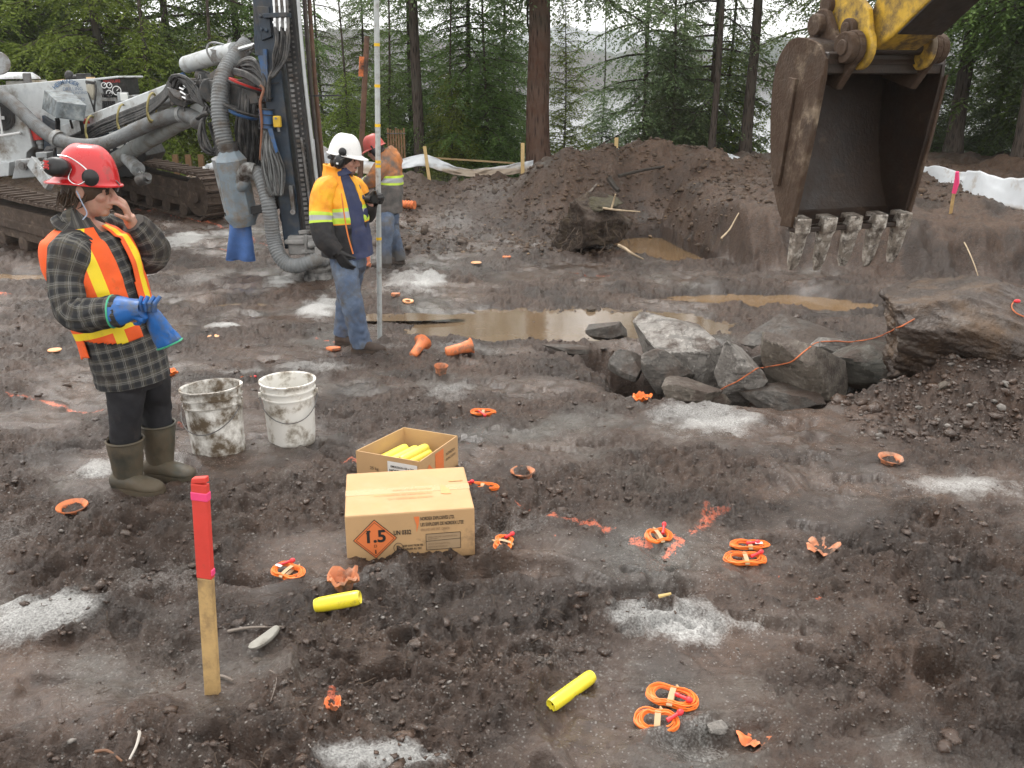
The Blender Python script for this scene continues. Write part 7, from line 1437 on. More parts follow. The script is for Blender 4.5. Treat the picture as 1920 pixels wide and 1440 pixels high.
m = MB(); m.text('1.5', c - ey * .001 - ez * .012, ex, ez, .075, align='CENTER', bold=.0022); m.beam(c - ey * .001 - ex * .033 + ez * .026, c - ey * .001 - ex * .019 + ez * .040, .009, .001, ref=ey); m.text('D', c - ey * .001 - ez * .036, ex, ez, .018, align='CENTER'); m.text('1', c - ey * .001 - ez * .064, ex, ez, .024, align='CENTER', bold=.001); m.build('diamond_lettering', INK, dm2)
m = MB(); m.text('UN 0332', FP(.365, .56), ex, ez, .028, bold=.0008, fit=Lb * .135); m.text('NORDEX EXPLOSIVES LTD.', FP(.575, .82), ex, ez, .0215, bold=.0004, fit=Lb * .265); m.text('LES EXPLOSIFS DE NORDEX LTEE', FP(.575, .70), ex, ez, .0215, bold=.0004, fit=Lb * .335)
m.text('KEEP AWAY FROM FIRE', FP(.435, .30), ex, ez, .0135, bold=.0003, fit=Lb * .155); m.text('GARDER AU SEC', FP(.435, .235), ex, ez, .0135, bold=.0003, fit=Lb * .145)
o = m.build('front_lettering', INK, box); o['kind'] = 'stuff'
m = MB(); m.text('R', FP(.398, .245), ex, ez, .030, align='CENTER', bold=.0006); c = FP(.398, .29); m.tube([c + ex * math.cos(a) * .019 + ez * math.sin(a) * .022 - ey * .0006 for a in np.linspace(0, 6.283, 25)[:-1]], .0011, n=4, closed=True); m.build('ring_mark', INK, box)
m = MB(); m.text('KIRKLAND LAKE, ONT.  CANADA', FP(.575, .60), ex, ez, .0165, fit=Lb * .225); m.build('address_line', INKG, box)
m = MB(); P = [FP(.525, .90), FP(.568, .90), FP(.562, .74), FP(.543, .58), FP(.545, .72)]; m.add(P[::-1], [(0, 1, 2, 3, 4)]); m.build('logo', INKO, box, smooth=False)
m = MB(); F4 = [FP(.615, .53), FP(.885, .53), FP(.885, .20), FP(.615, .20)]
for a, b in zip(F4, F4[1:] + F4[:1]): m.beam(a, b, .0016, .0012, ref=ey)
m.beam(FP(.615, .38), FP(.885, .40), .0014, .0012, ref=ey); m.build('label_frame', INK, box)
sheet([p + ey * .0009 for p in (FP(.617, .525), FP(.617, .205), FP(.883, .205), FP(.883, .525))], M('greyed_card', (.36, .25, .145), .8, var=.1), 'stamp_panel', box)
m = MB()
for v_, tx in ((.47, 'HANDLE WITH CARE - MANIPULER AVEC SOIN'), (.43, 'DATE / SHIFT'), (.33, 'NET EXPLOSIVE QUANTITY 25 kg'), (.27, 'QUANTITE NETTE D EXPLOSIF')): m.text(tx, FP(.63, v_ - .02), ex, ez, .0095, fit=Lb * .006 * len(tx))
m.build('stamp_lettering', INKG, box)
m = MB(); m.text('NORDEX EXPLOSIVES LTD.', TP(.69, .33), -ex, -ey, .026, fit=Lb * .36); m.text('LES EXPLOSIFS DE NORDEX LTEE', TP(.69, .42), -ex, -ey, .026, fit=Lb * .46); m.text('KIRKLAND LAKE, ONT. CANADA', TP(.69, .51), -ex, -ey, .020, fit=Lb * .31); o = m.build('top_lettering', INKP, box); o['kind'] = 'stuff'
m = MB(); m.add([TP(.80, .34), TP(.84, .34), TP(.835, .44), TP(.79, .56), TP(.765, .56), TP(.762, .36)], [(0, 1, 2, 3, 4, 5)]); m.box(TP(.90, .64), (.06, .012, .001), (ex, ey, ez)); m.build('top_logo', INKP, box, smooth=False)
m = MB(); m.beam(TP(0, .5) - ez * .0016, TP(1, .5) - ez * .0016, .055, .0006, ref=ez); m.build('tape_strip', M('clear_tape', (.54, .35, .18), .28, var=.03, bump=0), box)
m = MB(); P = [g0 + ey * dB * a + ez * hB * b - ex * .002 for a, b in ((.15, .62), (.15, .12), (.55, .12), (.55, .62))]; m.add(P[::-1], [(0, 1, 2, 3)]); m.build('side_label', PAPER, box, smooth=False)
# open carton behind
zb = gz(*gp(790, 868)[:2]) - .003
T4 = [pz(*q, zb + .165) for q in ((667, 845), (787, 866), (858, 817), (757, 801))]
cen = sum(T4) / 4; 
op = thing('open_carton', 'open shallow cardboard carton holding yellow tubes behind the closed one', 'cardboard box', (cen[0], cen[1], zb))
m = MB()
for k, (a, b) in enumerate(zip(T4, T4[1:] + T4[:1])):
    d = nrm(b - a); nn = np.cross(V(0, 0, 1), d); m2 = MB(); lo = [a + V(0, 0, zb - a[2]), b + V(0, 0, zb - b[2])]; i_ = nn * .005
    m2.add([lo[0], lo[1], b, a, lo[0] + i_ - 0, lo[1] + i_, b + i_, a + i_], [(0, 1, 2, 3), (7, 6, 5, 4), (3, 2, 6, 7), (0, 4, 5, 1), (0, 3, 7, 4), (1, 5, 6, 2)]); m2.build('box_wall', CARD if k < 2 else CARDI, op, smooth=False)
m = MB(); m.add([V(p[0], p[1], zb + .004) for p in T4], [(0, 1, 2, 3)]); m.build('box_floor', CARDI, op, smooth=False)
a, b = T4[0], T4[1]; d = nrm(b - a); nn = -np.cross(V(0, 0, 1), d); Lf = np.linalg.norm(b - a)
def W1(u_, v_): return a + d * Lf * u_ + V(0, 0, (zb - a[2]) + .165 * v_) + nn * .002
lb = sheet([W1(.50, .86), W1(.50, .12), W1(.96, .12), W1(.96, .86)], PAPER, 'paper_label', op)
m = MB(); m.text('EMULSION 50 x 200', W1(.55, .68) + nn * .001, d, V(0, 0, 1), .015, bold=.0003); m.text('NORDEX 1.5D', W1(.53, .54) + nn * .001, d, V(0, 0, 1), .019, bold=.0006)
for k in range(9): m.box(W1(.55 + k * .018, .32), (.003 + .002 * (k % 3), .001, .03), (d, nn, V(0, 0, 1)))
m.build('label_print', INK, lb)
m = MB(); m.text('25 kg', W1(.22, .5), d, V(0, 0, 1), .022); 
for p, q in (((.06, .30), (.40, .30)), ((.06, .08), (.40, .08)), ((.06, .08), (.06, .30)), ((.17, .08), (.17, .30)), ((.29, .08), (.29, .30)), ((.40, .08), (.40, .30))): m.beam(W1(*p), W1(*q), .0016, .001, ref=nn)
m.build('side_print', INK, op)
a2, b2 = T4[1], T4[2]; d2 = nrm(b2 - a2); n2_ = -np.cross(V(0, 0, 1), d2); L2 = np.linalg.norm(b2 - a2)
def W2(u_, v_): return a2 + d2 * L2 * u_ + V(0, 0, (zb - a2[2]) + .165 * v_) + n2_ * .002
m = MB(); c = W2(.22, .42); q = .050; m.add([c + V(0, 0, q), c - d2 * q, c - V(0, 0, q), c + d2 * q], [(0, 1, 2, 3)]); c = W2(.50, .52); m.add([W2(.38, .92), W2(.38, .12), W2(.60, .12), W2(.60, .92)], [(0, 1, 2, 3)]); m.build('orange_labels', INKO, op, smooth=False)
m = MB(); m.text('NORDEX', W2(.66, .62), d2, V(0, 0, 1), .022); m.text('EXPLOSIVES', W2(.66, .46), d2, V(0, 0, 1), .018); m.text('1.5', W2(.22, .36) + n2_ * .001, d2, V(0, 0, 1), .03, align='CENTER'); m.build('wall_print', INK, op)
# ------------------------------------------------------------------ yellow tubes
YTUBE = M('yellow_plastic', (.84, .70, .035), .35, var=.05, dirt=.06, dcol=(.22, .17, .06), ds=22, bump=.12, bs=60, bd=.002, coat=.2); YTUBE2 = M('yellow_plastic_pale', (.84, .74, .10), .38, var=.05, bump=.1, bs=60, bd=.002)
def ytube(c, d, L, r_, lab, group, mat=YTUBE):
    c = np.asarray(c, float); d = nrm(d); root = thing('yellow_tube', lab, 'tube', c, 0, group); m = MB(); h = L / 2
    m.lathe([(.004, -h + .004), (r_ * .55, -h - .001), (r_ * .80, -h - .004), (r_ * .95, -h + .004), (r_, -h + .02), (r_ * 1.015, 0), (r_, h - .02), (r_ * .95, h - .004), (r_ * .80, h + .004), (r_ * .55, h + .001), (.004, h - .004)], c, axis=d, n=24, jit=.07, seed=int(c[0] * 100)); m.build('wrapper', mat, root)
    m = MB()
    for q in (-1, 1): m.tube([c + d * q * (h + .003) + (basis(d)[0] * math.cos(a) + basis(d)[1] * math.sin(a)) * r_ * .82 for a in np.linspace(0, 6.283, 17)[:-1]], r_ * .05, n=5, closed=True)
    m.build('end_rim', YTUBE2, root); return root
p, q = gp(597, 1147), gp(672, 1149); c = (p + q) / 2; ytube(c + V(0, 0, .022), q - p, np.linalg.norm(q - p) + .012, .0275, 'yellow tube lying crosswise below the crumpled brown cone', 'yellow tubes')
p, q = gp(1032, 1332), gp(1110, 1275); c = (p + q) / 2; ytube(c + V(0, 0, .016), q - p, np.linalg.norm(q - p) - .01, .0225, 'longer yellow tube lying slantwise at the bottom of the picture', 'yellow tubes')
nb = nrm(V(.62, .78, 0))
for k, (px, py, zz, lab) in enumerate(((737, 852, .075, 'leftmost yellow tube in the open carton'), (757, 855, .082, 'middle yellow tube in the open carton'), (776, 852, .085, 'right yellow tube in the open carton'), (782, 862, .062, 'lowest yellow tube, under the right one in the open carton'))):
    ytube(pz(px, py, zb + zz), nb + V(0, 0, .05), .18, .0265, lab, 'yellow tubes in the open carton', YTUBE2)
# ------------------------------------------------------------------ orange cord coils
CORD = M('orange_cord', (.90, .20, .025), .5, var=.12, dirt=.06, dcol=(.3, .1, .04), ds=30, bump=.1); CAPR = M('red_connector', (.72, .035, .045), .35, var=.1, bump=.05); BAND = M('paper_band', (.48, .33, .19), .8, var=.15, bump=.2); DTAG = M('white_tag', (.8, .8, .78), .6, bump=0)
def coil(px, py, ang, a, b, lab, seed, conn=(.5, .2), tilt_=0.0, strands=12, tagged=False, ends=True):
    R = np.random.default_rng(seed); c = gp(px, py) + V(0, 0, .010); ca, sa = math.cos(ang), math.sin(ang); ex_ = V(ca, sa, 0); ey_ = V(-sa, ca, 0) * math.cos(tilt_) + V(0, 0, 1) * math.sin(tilt_); ez_ = np.cross(ex_, ey_)
    root = thing('cord_coil', lab, 'cord coil', c, 0, 'orange cord coils on the mud'); m = MB()
    for k in range(strands):
        s = 1.06 - .075 * (k % 5) - .03 * R.random(); t = np.linspace(0, 2 * math.pi, 40)[:-1]; w_ = 1 - .28 * np.cos(2 * t) * 0
        x = a * s * np.sign(np.cos(t)) * np.abs(np.cos(t)) ** .85; y = b * (s - .04 * (k % 3)) * np.sin(t) * (1 - .25 * np.exp(-(np.cos(t) / .35) ** 2)); z = .0035 * (k // 3) + .003 * np.sin(t * 2 + k) + R.normal(0, .0008, len(t))
        o_ = R.normal(0, .0025, 2); m.tube([c + ex_ * (x[i] + o_[0]) + ey_ * (y[i] + o_[1]) + ez_ * z[i] for i in range(len(t))], .0026, n=5, closed=True)
    m.build('cord', CORD, root)
    m = MB(); t = np.linspace(0, 2 * math.pi, 24)[:-1]; P = [c + ey_ * math.cos(q) * b * .98 + ez_ * (.005 + math.sin(q) * .011) for q in t]; x_off = ex_ * .009
    n_ = len(P); m.add([p - x_off for p in P] + [p + x_off for p in P], [(i, (i + 1) % n_, n_ + (i + 1) % n_, n_ + i) for i in range(n_)]); m.tube([c + ey_ * b * .95, c + ey_ * b * 1.15 + ex_ * .01, c + ey_ * b * 1.3 + ex_ * .004], (.006, .004), n=6, flat=.4); m.build('band', BAND, root)
    m = MB(); p0 = c + ex_ * a * (conn[0] - .25) + ez_ * .016; p1 = c + ex_ * a * (conn[0] + .22) + ey_ * b * conn[1] + ez_ * .020; dd = nrm(p1 - p0); m.cyl(p0, p1, .0055, n=10); m.ell(p1 + dd * .006, (.012, .010, .010), basis(dd)[::-1], 12, 8); m.cyl(p0 - dd * .004, p0 + dd * .01, .007, n=10); m.build('connector', CAPR, root)
    if tagged: m = MB(); p = c + ex_ * a * tagged - ey_ * b * .1 + ez_ * .022; m.box(p, (.030, .012, .001), (ex_, ey_, ez_)); m.build('tag', DTAG, root)
    return root
coil(541, 1077, -.55, .070, .045, 'orange cord coil with a red connector left of the crumpled brown cone', 1, (-.5, .9), .15, tagged=-.6)
coil(945, 1027, 1.45, .058, .040, 'small orange cord coil upright beside the closed carton', 2, (.75, -.5), .2)
coil(1234, 1010, .35, .055, .045, 'orange cord coil lying in the orange paint mark', 3, (.6, .9), .25)
coil(1405, 1028, -.05, .078, .028, 'upper of the two parallel orange cord coils', 4, (.1, .1), .2, tagged=.45); coil(1397, 1053, .0, .080, .040, 'lower of the two parallel orange cord coils', 5, (.55, .5), .15)
coil(906, 778, .0, .072, .026, 'orange cord coil lying alone right of the open carton', 6, (-.1, -1.6), .35)
coil(905, 917, -.12, .075, .022, 'orange cord coil half hidden by the right corner of the closed carton', 7, (-1.0, .5), .3)
coil(1259, 1313, -.35, .075, .045, 'large orange cord coil in the lower right, the upper of a pair', 8, (.45, -.3), .1); coil(1232, 1361, -.2, .062, .040, 'lower orange cord coil of the lower right pair with its red end out', 9, (.75, .6), .3)
coil(467, 709, .2, .07, .03, 'orange cord coil seen between the two buckets', 10, (.3, .3), .3)
# loose cord over the rocks
def touch(px, py, lift=.007):
    d = nrm(ray(px, py)); ok, loc, nn, *_ = sc.ray_cast(bpy.context.evaluated_depsgraph_get(), Vector((0, 0, CZ)), Vector(tuple(d)))
    return np.array(loc) + np.array(nn) * lift if ok else gp(px, py)
def cordline(pts, lab, r=.0045):
    Q = resample(catmull([(q[0], q[1], 0) for q in pts], 8), 6.0)[0]; P = [touch(q[0], q[1], .010) for q in Q]; P = np.array(P); P[1:-1] = (P[:-2] + 2 * P[1:-1] + P[2:]) / 4; m = MB(); m.tube(P, r, n=6, sm=3); o = m.build('orange_cord', M('cord_dull', (.62, .17, .06), .6, var=.2, dirt=.2), None, loc=P[0]); tag(o, lab, 'cord'); return o
bpy.context.view_layer.update()
cordline([(1352, 730, 5.92), (1380, 715, 5.98), (1415, 693, 6.05), (1450, 685, 6.1), (1486, 677, 6.1), (1508, 660, 6.15), (1530, 645, 6.4), (1560, 640, 6.8), (1600, 642, 6.6), (1640, 636, 6.6), (1680, 618, 6.55), (1715, 600, 6.2)], 'thin orange cord draped across the broken rocks')
cl = cordline([(1902, 566, 5.6), (1894, 572, 5.55), (1897, 583, 5.5), (1910, 592, 5.45), (1935, 602, 5.4)], 'short orange cord with a red end on the big boulder'); m = MB(); c = touch(1903, 566, .014); m.ell(c, (.022, .014, .012)); m.build('connector', CAPR, cl)
# ------------------------------------------------------------------ orange hole collars and plugs
OPL = M('orange_plastic', (.78, .22, .075), .5, var=.12, dirt=.30, dcol=(.22, .13, .09), ds=12, bump=.1); OPD = M('dirty_orange_plastic', (.60, .215, .095), .6, var=.2, dirt=.36, dcol=(.11, .075, .055), ds=10, bump=.2, col2=(.62, .36, .25), c2=(.5, .65), c2s=14); OPB = M('bright_orange_film', (.88, .20, .035), .4, var=.12, dirt=.15, dcol=(.3, .12, .06), ds=14)
GRP = 'orange blast hole collars in the mud'
def collar(px, py, rr, lab, mat=OPL, tl=(0, 0), h=.03, deep=.08, jit=.05, seed=1, sink=0.0, fl=1.35):
    c = gp(px, py); c[2] -= sink; ax = nrm(V(tl[0], tl[1], 1)); root = thing('hole_collar', lab, 'hole collar', c, 0, GRP); m = MB(); q = rr / fl
    m.lathe([(q * .92, -deep), (q, -deep + .01), (q, h * .2), (q * 1.06, h * .55), (rr * .97, h), (rr, h + .004), (rr * .98, h + .008), (q * 1.0, h * .6), (q * .94, h * .2), (q * .9, -deep + .01)], c, axis=ax, n=40, jit=jit, seed=seed, close=True); m.build('flared_rim', mat, root)
    m = MB(); m.lathe([(0, -deep * .35), (q * .9, -deep * .3)], c, axis=ax, n=20); m.build('hole_dirt', M('hole_dark', (.03, .02, .015), .9) if mat is not OPL else OPL, root); return root
collar(137, 958, .068, 'orange collar ring sunk in grey mud near the rubber boots', OPL, (0, -.05), .012, .05, .06, 2)
collar(827, 706, .052, 'orange cup-shaped collar standing up with mud inside', OPD, (.05, -.1), .045, .06, .05, 3)
collar(980, 888, .062, 'flattened muddy orange ring right of the open carton', OPD, (0, 0), .008, .03, .14, 4)
collar(1669, 867, .064, 'orange ring in the mud at the foot of the soil heap', OPD, (.05, -.08), .012, .05, .07, 5)
def crumple(px, py, rr, h, lab, mat, seed, petals=5):
    c = gp(px, py); R = np.random.default_rng(seed); m = MB(); n = 48; a = np.arange(n) * 2 * math.pi / n; rows = []
    for (k, hh) in ((.35, -.02), (.55, .0), (.62, h * .5), (.85, h * .9), (1.0, h * .75), (.9, h * .62), (.66, h * .45), (.5, h * .15), (.2, .0)):
        w_ = 1 + .07 * np.sin(petals * a + seed) * k + .05 * np.sin(9 * a + seed * 2) * k + .12 * perlin(np.cos(a) * 2 + seed, np.sin(a) * 2 + k, seed)
        rows.append(c + np.stack([np.cos(a) * rr * k * w_, np.sin(a) * rr * k * w_, hh + .010 * k * np.sin(petals * a + 1 + seed) + .006 * k * np.sin(11 * a) + .008 * k * perlin(np.cos(a) * 3, np.sin(a) * 3 + k, seed)], 1))
    m.add(np.vstack(rows), [(k * n + i, k * n + (i + 1) % n, (k + 1) * n + (i + 1) % n, (k + 1) * n + i) for k in range(len(rows) - 1) for i in range(n)]); o = m.build('hole_collar', mat, None, loc=c); return tag(o, lab, 'hole collar', GRP)
crumple(645, 1108, .062, .06, 'crumpled brown-orange cone standing above the yellow tube', OPD, 4, 4); crumple(1543, 1024, .070, .022, 'crumpled flower-shaped dirty orange collar right of the paired coils', OPD, 7, 6); crumple(1416, 1372, .055, .015, 'half-buried orange collar at the bottom right', OPL, 9, 5); crumple(626, 1336, .024, .02, 'scrap of orange plastic in the foreground mud', OPL, 11, 3); crumple(1204, 752, .062, .045, 'bright orange crumpled plastic beside the pale dust patch', OPB, 13, 4); crumple(318, 705, .06, .03, 'orange plastic scrap beside the jacket hem', OPB, 15, 3)
def disc(px, py, rr, lab, mat=OPL, th=.012, tl=(0, 0), hole=0.0):
    c = gp(px, py) + V(0, 0, .006); ax = nrm(V(tl[0], tl[1], 1)); m = MB(); m.lathe([(hole, 0), (rr * .9, 0), (rr, th * .4), (rr * .96, th), (rr * .7, th * .8), (max(hole, .001), th * .7)], c, axis=ax, n=32, jit=.04, seed=int(px)); o = m.build('hole_plug', mat, None, loc=c); return tag(o, lab, 'hole plug', 'orange hole plugs lying flat')
PEACH = M('peach_plastic', (.86, .42, .20), .5, var=.08, dirt=.12, dcol=(.35, .2, .12), ds=14)
disc(103, 659, .055, 'pale orange flat plug at far left behind the vest', PEACH); disc(400, 628, .055, 'pale orange flat plug right of the blue glove', PEACH); disc(625, 654, .062, 'orange flat plug in front of the brown boots', OPL, .025, (0, .1)); disc(765, 565, .06, 'orange ring plug near the grey rubble', PEACH, .02, (.1, -.1), .03); disc(893, 497, .07, 'flat orange plug on the far mud left of the pool', PEACH); disc(950, 484, .06, 'smaller flat orange plug further back', OPL, .02); disc(742, 560, .05, 'pale clod-like orange plug by the pole', OPD, .03)
def trumpet(px, py, d, L, r0, r1, lab, bend=0.0):
    c = gp(px, py) + V(0, 0, r0 * .8); d = nrm(d); root = thing('hole_plug', lab, 'hole plug', c, 0, 'orange trumpet plugs'); m = MB()
    m.lathe([(r0 * .8, -L * .5), (r0, -L * .45), (r0 * 1.05, L * .1), (r0 * 1.25, L * .3), (r1 * .8, L * .42), (r1, L * .48), (r1 * .96, L * .5), (r0 * .9, L * .3), (0, L * .2)], c, axis=d, n=28, jit=.06, seed=int(px)); m.ell(c - d * L * .47, (r0 * .8, r0 * .8, r0 * .3), basis(d), 16, 8); m.build('plug_body', OPL, root); return root
trumpet(784, 664, V(.35, .85, .35), .20, .036, .075, 'orange trumpet plug tipped up, the left of two by the puddle'); trumpet(861, 668, V(.95, .3, .18), .22, .040, .065, 'orange trumpet plug lying flat, the right of two by the puddle'); trumpet(686, 503, V(-.1, -.8, .5), .2, .05, .09, 'orange plug behind the grey pole near the drill')
c = gp(762, 392) + V(0, 0, .07); m = MB(); m.tube([c + V(-.18, .1, .0), c + V(.14, -.02, 0)], .062, n=20, step=.006, rib=(.055, .16)); o = m.build('corrugated_pipe', M('orange_pipe', (.80, .22, .07), .5, var=.1, dirt=.15), None, loc=c); tag(o, 'short orange corrugated pipe lying behind the orange-jacketed person', 'pipe')
# ------------------------------------------------------------------ stakes
WOOD = M('stake_wood', (.50, .33, .14), .75, var=.22, vs_=14, dirt=.28, dcol=(.20, .13, .07), ds=9, bump=.3, bs=120, low=(.0, .12)); SRED = M('stake_red', (.66, .055, .040), .6, var=.14, dirt=.12, dcol=(.35, .08, .05), ds=10, bump=.15); PINK = M('pink_ribbon', (.88, .07, .22), .4, var=.1, bump=.05)
b = gp(399, 1300); t = at(375, 906, b[1] + .02); d = nrm(t - b); L = np.linalg.norm(t - b)
st = thing('marker_stake', 'wooden marker stake with a red painted top and pink ribbon in the foreground', 'stake', b)
x_, y_, z_ = basis(d, (0, 1, 0)); x_ = nrm(V(.98, -.2, 0) - d * (V(.98, -.2, 0) @ d)); y_ = np.cross(d, x_)
m = MB(); m.box(b + d * (L * .57 / 2 - .06), (.046, .020, L * .57 + .12), (x_, y_, d)); m.build('stake_shaft', WOOD, st, smooth=False, bevel=.003)
m = MB(); m.box(b + d * (L * .785), (.0475, .0215, L * .43), (x_, y_, d)); m.prism([(-.024, 0), (.024, .006), (.023, .024), (-.02, .016)], b + d * L * .999, x_, d, y_, .021); m.build('painted_top', SRED, st, smooth=False, bevel=.003)
m = MB(); m.box(b + d * (L * .945), (.051, .025, .026), (x_, y_, d)); m.box(b + d * L * .60 + x_ * .024, (.006, .02, .02), (x_, y_, d)); m.build('ribbon', PINK, st, smooth=False, bevel=.004)
b = gp(1782, 402); t = at(1795, 322, b[1] - .1); d = nrm(t - b); L = np.linalg.norm(t - b); st = thing('marker_stake', 'thin stake with a red ribbon standing on the bank before the white fence', 'stake', b)
m = MB(); m.beam(b - d * .1, b + d * L * .55, .035, .02, ref=(0, 1, 0)); m.build('stake_shaft', WOOD, st, smooth=False); m = MB(); m.tube([b + d * L * .5, b + d * L * .75 + V(.015, 0, 0), b + d * L], (.028, .034, .022), n=8); m.build('ribbon', PINK, st)
def fence_stake(px, py0, py1, Y, lab, wd=.06, lean=0.0):
    t = at(px, py0, Y); b = V(t[0] + lean, Y, gz(t[0], Y) - .1); m = MB(); m.beam(b, t, wd, .025, ref=(0, 1, 0)); o = m.build('fence_stake', M('fresh_wood', (.60, .43, .20), .75, var=.15, dirt=.12), None, loc=b, smooth=False); tag(o, lab, 'stake', 'wooden stakes of the white silt fence')
fence_stake(796, 274, 305, 17.6, 'leaning fence stake at the fold of the white sheet', .06, .08); fence_stake(980, 268, 305, 17.8, 'upright fence stake beside the big red-brown trunk', .07); fence_stake(1156, 258, 280, 18.0, 'short stake end showing above the berm crest', .07)
# ------------------------------------------------------------------ white silt fence
GEO = M('geotextile', (.60, .63, .66), .7, var=.07, vs_=2.5, dirt=.10, dcol=(.33, .27, .21), ds=2.2, bump=.15, bs=30, low=(.1, .42))
def silt(top, bot, lab, fold=.05, seed=1):
    T_ = resample(catmull([at(*p) for p in top], 8), .05)[0]; B_ = resample(catmull([at(*p) for p in bot], 8), .05)[0]; n = 160; u = np.linspace(0, 1, n)
    S = lambda P: np.stack([np.interp(u, np.linspace(0, 1, len(P)), P[:, k]) for k in range(3)], 1)
    T_, B_ = S(T_), S(B_); rows = []; nv = 14
    for k in range(nv):
        v_ = k / (nv - 1); P = T_ * (1 - v_) + B_ * v_; P[:, 1] += fold * perlin(u * 14 + v_ * 1.2, np.full(n, v_ * 2.2), seed) + fold * .4 * perlin(u * 40, np.full(n, v_ * 2), seed + 1); P[:, 2] += fold * .25 * perlin(u * 18, np.full(n, v_ * 3), seed + 2); rows.append(P)
    m = MB(); m.add(np.vstack(rows), [(k * n + i, (k + 1) * n + i, (k + 1) * n + i + 1, k * n + i + 1) for k in range(nv - 1) for i in range(n - 1)]); root = m.build('silt_fence', GEO, None, loc=T_[0]); s_ = root.modifiers.new('s', 'SOLIDIFY'); s_.thickness = .006; tag(root, lab, 'silt fence', 'white fabric silt fence around the dig'); return root
silt([(1672, 290, 17.2), (1700, 297, 16.4), (1735, 312, 15.6), (1760, 311, 15.0), (1800, 322, 14.2), (1830, 320, 13.5), (1880, 334, 12.8), (1920, 332, 12.2), (2040, 350, 11.2)], [(1672, 318, 17.0), (1700, 330, 16.2), (1760, 354, 14.7), (1830, 377, 13.2), (1920, 396, 12.0), (2040, 420, 11.0)], 'long white silt fence sheet on the bank at the right edge', .10, 1)
silt([(1340, 282, 18.2), (1370, 289, 18.1), (1405, 300, 18.0), (1450, 306, 17.9), (1500, 306, 17.8)], [(1340, 312, 18.1), (1370, 318, 18.0), (1405, 326, 17.9), (1450, 332, 17.8), (1500, 334, 17.7)], 'bit of white silt fence showing left of the digger bucket', .06, 3)
silt([(640, 292, 18.2), (700, 304, 18.0), (745, 300, 17.9), (795, 289, 17.8), (830, 302, 17.8), (870, 316, 17.8), (920, 314, 17.8), (975, 305, 17.9), (1000, 300, 18.0)], [(640, 322, 18.0), (700, 326, 17.8), (745, 318, 17.7), (795, 312, 17.6), (830, 322, 17.7), (870, 330, 17.7), (920, 330, 17.7), (975, 326, 17.8), (1000, 322, 17.9)], 'sagging pale silt fence between the pole and the red-brown trunk', .05, 5)
silt([(540, 290, 17.4), (566, 270, 17.3), (588, 262, 17.2), (604, 272, 17.2), (640, 292, 17.6)], [(540, 332, 17.2), (566, 332, 17.1), (588, 332, 17.0), (604, 332, 17.0), (640, 330, 17.4)], 'raised fold of white silt fence behind the drill rods', .08, 7)
silt([(345, 333, 17.6), (372, 318, 17.5), (400, 303, 17.4), (440, 298, 17.4)], [(345, 345, 17.5), (372, 338, 17.4), (400, 334, 17.3), (440, 332, 17.3)], 'grey-white silt fence fold behind the far crawler track', .08, 9)
silt([(1080, 298, 18.3), (1110, 287, 18.2), (1140, 276, 18.2)], [(1080, 318, 18.2), (1110, 310, 18.1), (1140, 302, 18.1)], 'scrap of white silt fence in the dip of the berm crest', .05, 11)
# timber behind the fence
TIMB = M('old_timber', (.20, .115, .055), .85, var=.3, dirt=.15)
for px, lab in ((328, 'left timber post behind the rig'), (352, 'second timber post behind the rig'), (376, 'third timber post behind the rig')):
    t = at(px, 290, 19.0); m = MB(); m.beam(V(t[0], 19, gz(t[0], 19) - .1), t, .10, .08, ref=(0, 1, 0)); o = m.build('timber_post', TIMB, None, loc=t, smooth=False); tag(o, lab, 'post', 'timber posts by the trees')
a_, b_ = at(812, 296, 18.4), at(965, 306, 18.4); m = MB(); m.beam(a_, b_, .03, .035, ref=(0, 1, 0)); o = m.build('timber_rail', M('pale_rail', (.34, .24, .12), .8, var=.2), None, loc=a_, smooth=False); tag(o, 'long pale timber rail lying behind the sagging silt fence', 'rail')
pk = thing('picket_fence', 'little roll of brown wooden pickets behind the orange-jacketed person', 'picket fence', at(742, 265, 19))
for k in range(7): t = at(727 + k * 5, 240 + (k % 3) * 2, 19); m = MB(); m.beam(V(t[0], 19, t[2] - .75), t, .036, .012, ref=(0, 1, 0)); m.build('picket', TIMB, pk, smooth=False)
m = MB(); m.beam(at(724, 250, 18.98), at(760, 250, 18.98), .01, .02); m.build('wire', STEEL, pk)
b = at(660, 250, 14.5); t = at(688, 68, 14.5); b[2] = gz(b[0], 14.5) - .1; d = nrm(t - b); bar = thing('steel_bar', 'rusty steel bar leaning in the ground behind the white hard hat', 'steel bar', b); m = MB(); m.cyl(b, t, .045, .04, n=14); m.build('bar_shaft', ROD, bar); m = MB(); q = at(679, 125, 14.5); m.cyl(q - d * .14, q + d * .14, .0475, n=14); m.build('orange_paint', M('orange_mark', (.62, .17, .05), .7, dirt=.3), bar)
# rubble beside the white heap
for k in range(18):
    R = np.random.default_rng(100 + k); px, py = 735 + R.uniform(0, 50), 505 + R.uniform(0, 40); c = gp(px, py); s = R.uniform(.03, .07); m = MB(); rock_mesh(m, c + V(0, 0, s * .3), (s, s * .8, s * .6), 200 + k, tilt(R.uniform(0, 6)), 16, 12, 9); o = m.build('rubble_stone', M('rubble', (.22, .205, .195), .85, var=.25, dirt=.2), None, loc=c, angle=25); tag(o, 'small grey rubble stone in the heap behind the grey pole', 'stone', 'rubble stones behind the pole')
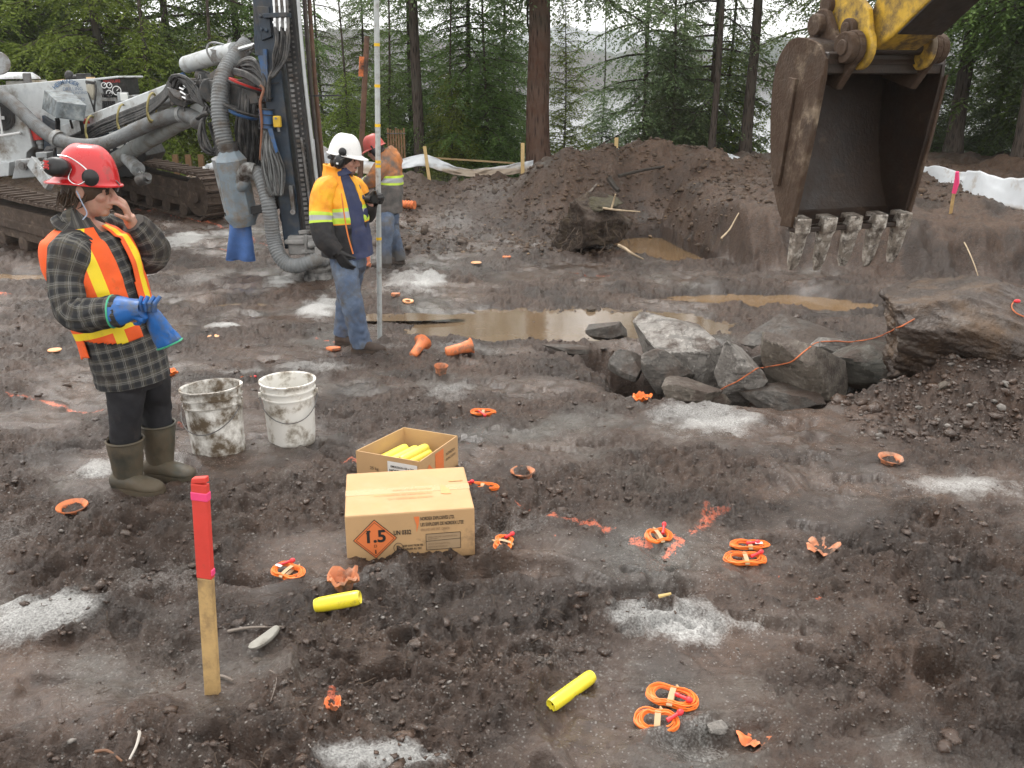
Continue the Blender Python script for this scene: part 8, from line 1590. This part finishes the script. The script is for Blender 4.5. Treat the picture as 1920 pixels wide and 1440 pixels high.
# ------------------------------------------------------------------ damp air
m = MB(); m.box((0, 700, 43), (3200, 1700, 104)); hz = m.mesh('haze', bpy.data.materials.new('haze_air'), smooth=False)
hm = hz.materials[0]; hm.use_nodes = True; n_ = hm.node_tree.nodes; n_.clear(); pv = n_.new('ShaderNodeVolumePrincipled'); ot = n_.new('ShaderNodeOutputMaterial'); pv.inputs['Color'].default_value = (.88, .92, .96, 1); pv.inputs['Density'].default_value = .0005; pv.inputs['Anisotropy'].default_value = .2
hm.node_tree.links.new(pv.outputs[0], ot.inputs['Volume']); o = bpy.data.objects.new('haze', hz); COL.objects.link(o); tag(o, 'damp hazy air', None, None, 'stuff')
# ------------------------------------------------------------------ drill dust drifting over the mud behind the pole
c = at(790, 470, 11.3); m = MB(); m.ell(c + V(0, 0, .25), (2.0, 1.3, .75)); me = m.mesh('drill_dust', bpy.data.materials.new('drill_dust_air'))
hm = me.materials[0]; hm.use_nodes = True; T = hm.node_tree; T.nodes.clear(); pv = T.nodes.new('ShaderNodeVolumePrincipled'); ot = T.nodes.new('ShaderNodeOutputMaterial'); pv.inputs['Color'].default_value = (.9, .9, .9, 1)
tc = T.nodes.new('ShaderNodeTexCoord'); mp = T.nodes.new('ShaderNodeMapping'); mp.inputs['Location'].default_value = (-1, -1, -1); mp.inputs['Scale'].default_value = (2, 2, 2); gr = T.nodes.new('ShaderNodeTexGradient'); gr.gradient_type = 'SPHERICAL'; nz = T.nodes.new('ShaderNodeTexNoise'); nz.inputs['Scale'].default_value = 3.0; nz.inputs['Detail'].default_value = 3
mu = T.nodes.new('ShaderNodeMath'); mu.operation = 'MULTIPLY'; mr = T.nodes.new('ShaderNodeMapRange'); mr.inputs[1].default_value = .42; mr.inputs[2].default_value = .75; m2 = T.nodes.new('ShaderNodeMath'); m2.operation = 'MULTIPLY'; m2.inputs[1].default_value = .42
T.links.new(tc.outputs['Generated'], mp.inputs[0]); T.links.new(mp.outputs[0], gr.inputs[0]); T.links.new(tc.outputs['Generated'], nz.inputs['Vector']); T.links.new(nz.outputs[0], mr.inputs[0]); T.links.new(gr.outputs['Fac'], mu.inputs[0]); T.links.new(mr.outputs[0], mu.inputs[1]); T.links.new(mu.outputs[0], m2.inputs[0]); T.links.new(m2.outputs[0], pv.inputs['Density']); T.links.new(pv.outputs[0], ot.inputs['Volume'])
o = bpy.data.objects.new('drill_dust', me); COL.objects.link(o); tag(o, 'thin grey dust drifting behind the man with the pole', None, None, 'stuff')
